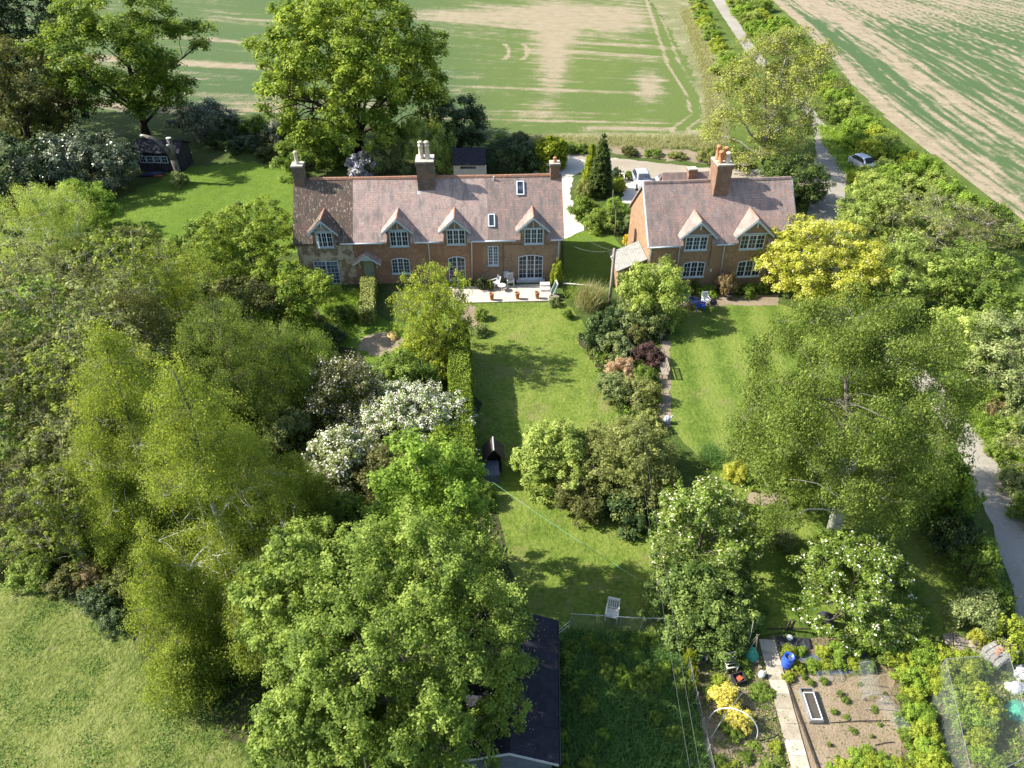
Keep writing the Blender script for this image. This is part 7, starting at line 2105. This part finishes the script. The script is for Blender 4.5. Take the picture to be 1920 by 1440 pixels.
VERGE = [at(*p) for p in ((930, 274), (1325, 282), (1360, 268), (1352, 200), (1330, 100), (1290, 20), (1275, 20), (1318, 150), (1325, 256), (930, 258))]
PC = scatter(PEN, 46, 61)
for i, q in enumerate(PC):
    u, v_ = to_px(q[0], q[1])
    bush(u, v_, 11 + 8 * sr.random(), .45 + .35 * sr.random(), [L_LUSH, L_MID, L_LUSH2][i % 3], 'leafy weed clump rising out of the tall pen grass', 'weed clumps in the pen', i % 3, 'weed_clump', cat='plant')
blades('verge_grass', scatter(VERGE, 5000, 37), .55, L_STRAW, 38, 5, .09, .5, 'dry straw coloured grass along the edge of the crop field', 'grass', jitter=.3)
LV = [at(*p) for p in ((1775, 740), (1840, 720), (1920, 860), (1990, 1020), (1935, 1000), (1870, 860))]
blades('lane_grass', scatter(LV, 2600, 39), .4, L_GRASS, 40, 6, .09, .5, 'green grass on the outer verge of the near lane', 'grass', jitter=.2)
RG = [at(*p) for p in ((1530, 235), (1600, 255), (1660, 330), (1585, 330), (1545, 270))]
blades('roadside_weeds', scatter(RG, 1500, 41), .5, L_LUSH2, 42, 6, .15, .7, 'fresh weeds beside the lane at the bend', 'weeds', jitter=.25)
BK_ = [at(*p) for p in ((150, 420), (350, 320), (560, 312), (550, 460), (300, 500))]
blades('long_lawn_grass', scatter(BK_, 7000, 43), .16, L_LUSH2, 44, 4, .12, .8, 'long fresh grass of the back lawn', 'grass', jitter=.25)
FG = [at(*p) for p in ((600, 545), (675, 548), (660, 640), (620, 640))]
blades('front_garden_grass', scatter(FG, 900, 45), .35, L_LUSH2, 46, 6, .1, .6, 'long grass before the stone end of the long cottage', 'grass', jitter=.2)
WF = [at(*p) for p in ((-150, 480), (330, 480), (560, 560), (660, 700), (860, 700), (900, 900), (980, 1150), (860, 1480), (440, 1380), (250, 1200), (100, 1070), (-150, 1050))]
blades('woodland_herbs', scatter(WF, 16000, 47), .3, L_MID, 48, 5, .35, 1.1, 'herbs and nettles covering the floor under the left trees', 'undergrowth', jitter=.25)
BD = [at(*p) for p in ((1092, 640), (1112, 605), (1235, 600), (1232, 800), (1200, 880), (1150, 740))]
blades('border_plants', scatter(BD, 1300, 49), .35, L_MID, 50, 6, .3, .9, 'mixed low plants filling the border between the lawns', 'undergrowth', jitter=.2)
VG = [at(*p) for p in ((1310, 1215), (1430, 1208), (1470, 1300), (1500, 1440), (1350, 1440), (1320, 1330))]
blades('plot_weeds', scatter(VG, 900, 51), .14, L_LUSH, 52, 5, .35, 1.0, 'thin weeds on the soil left of the paved path', 'weeds', jitter=.12)
DB = [at(*p) for p in ((1476, 1268), (1670, 1268), (1695, 1440), (1545, 1440))]
blades('dug_bed_weeds', scatter(DB, 420, 55), .09, L_MID, 56, 4, .4, 1.2, 'sparse seedling weeds on the dug bed', 'weeds', jitter=.08)
VG2 = [at(*p) for p in ((1640, 1205), (1900, 1215), (1960, 1300), (1960, 1440), (1700, 1440), (1690, 1280))]
blades('fruit_bed_weeds', scatter(VG2, 1500, 53), .2, L_MID, 54, 5, .35, 1.0, 'weeds between the fruit bushes of the plot', 'weeds', jitter=.12)
for i, (u, v, lm, h, n_, lab, nm) in enumerate([(1105, 575, L_STRAW, 2.1, 260, 'tall straw coloured ornamental grass left of the wooden pole', 'ornamental_grass'), (1085, 562, L_GRASS, 1.5, 130, 'shorter greenish ornamental grass beside the trellis fence', 'ornamental_grass'),
                                         (1332, 858, L_DGRASS, .9, 200, 'clump of bluish iris leaves at the near end of the striped lawn', 'iris_clump'), (1350, 870, L_DGRASS, .8, 120, 'smaller clump of iris leaves left of the yellow leaved bush', 'iris_clump')]):
    p = at(u, v); rg_ = np.random.default_rng(60 + i)
    t = empty(nm, p, 0, lab, 'plant')
    q = np.c_[rg_.normal(0, .5 if h > 1 else .35, (n_, 2)), np.zeros(n_)]
    o = blades('leaf_blades', q, h, lm, 70 + i, 7, .018, .22, parent=t, kind=None)
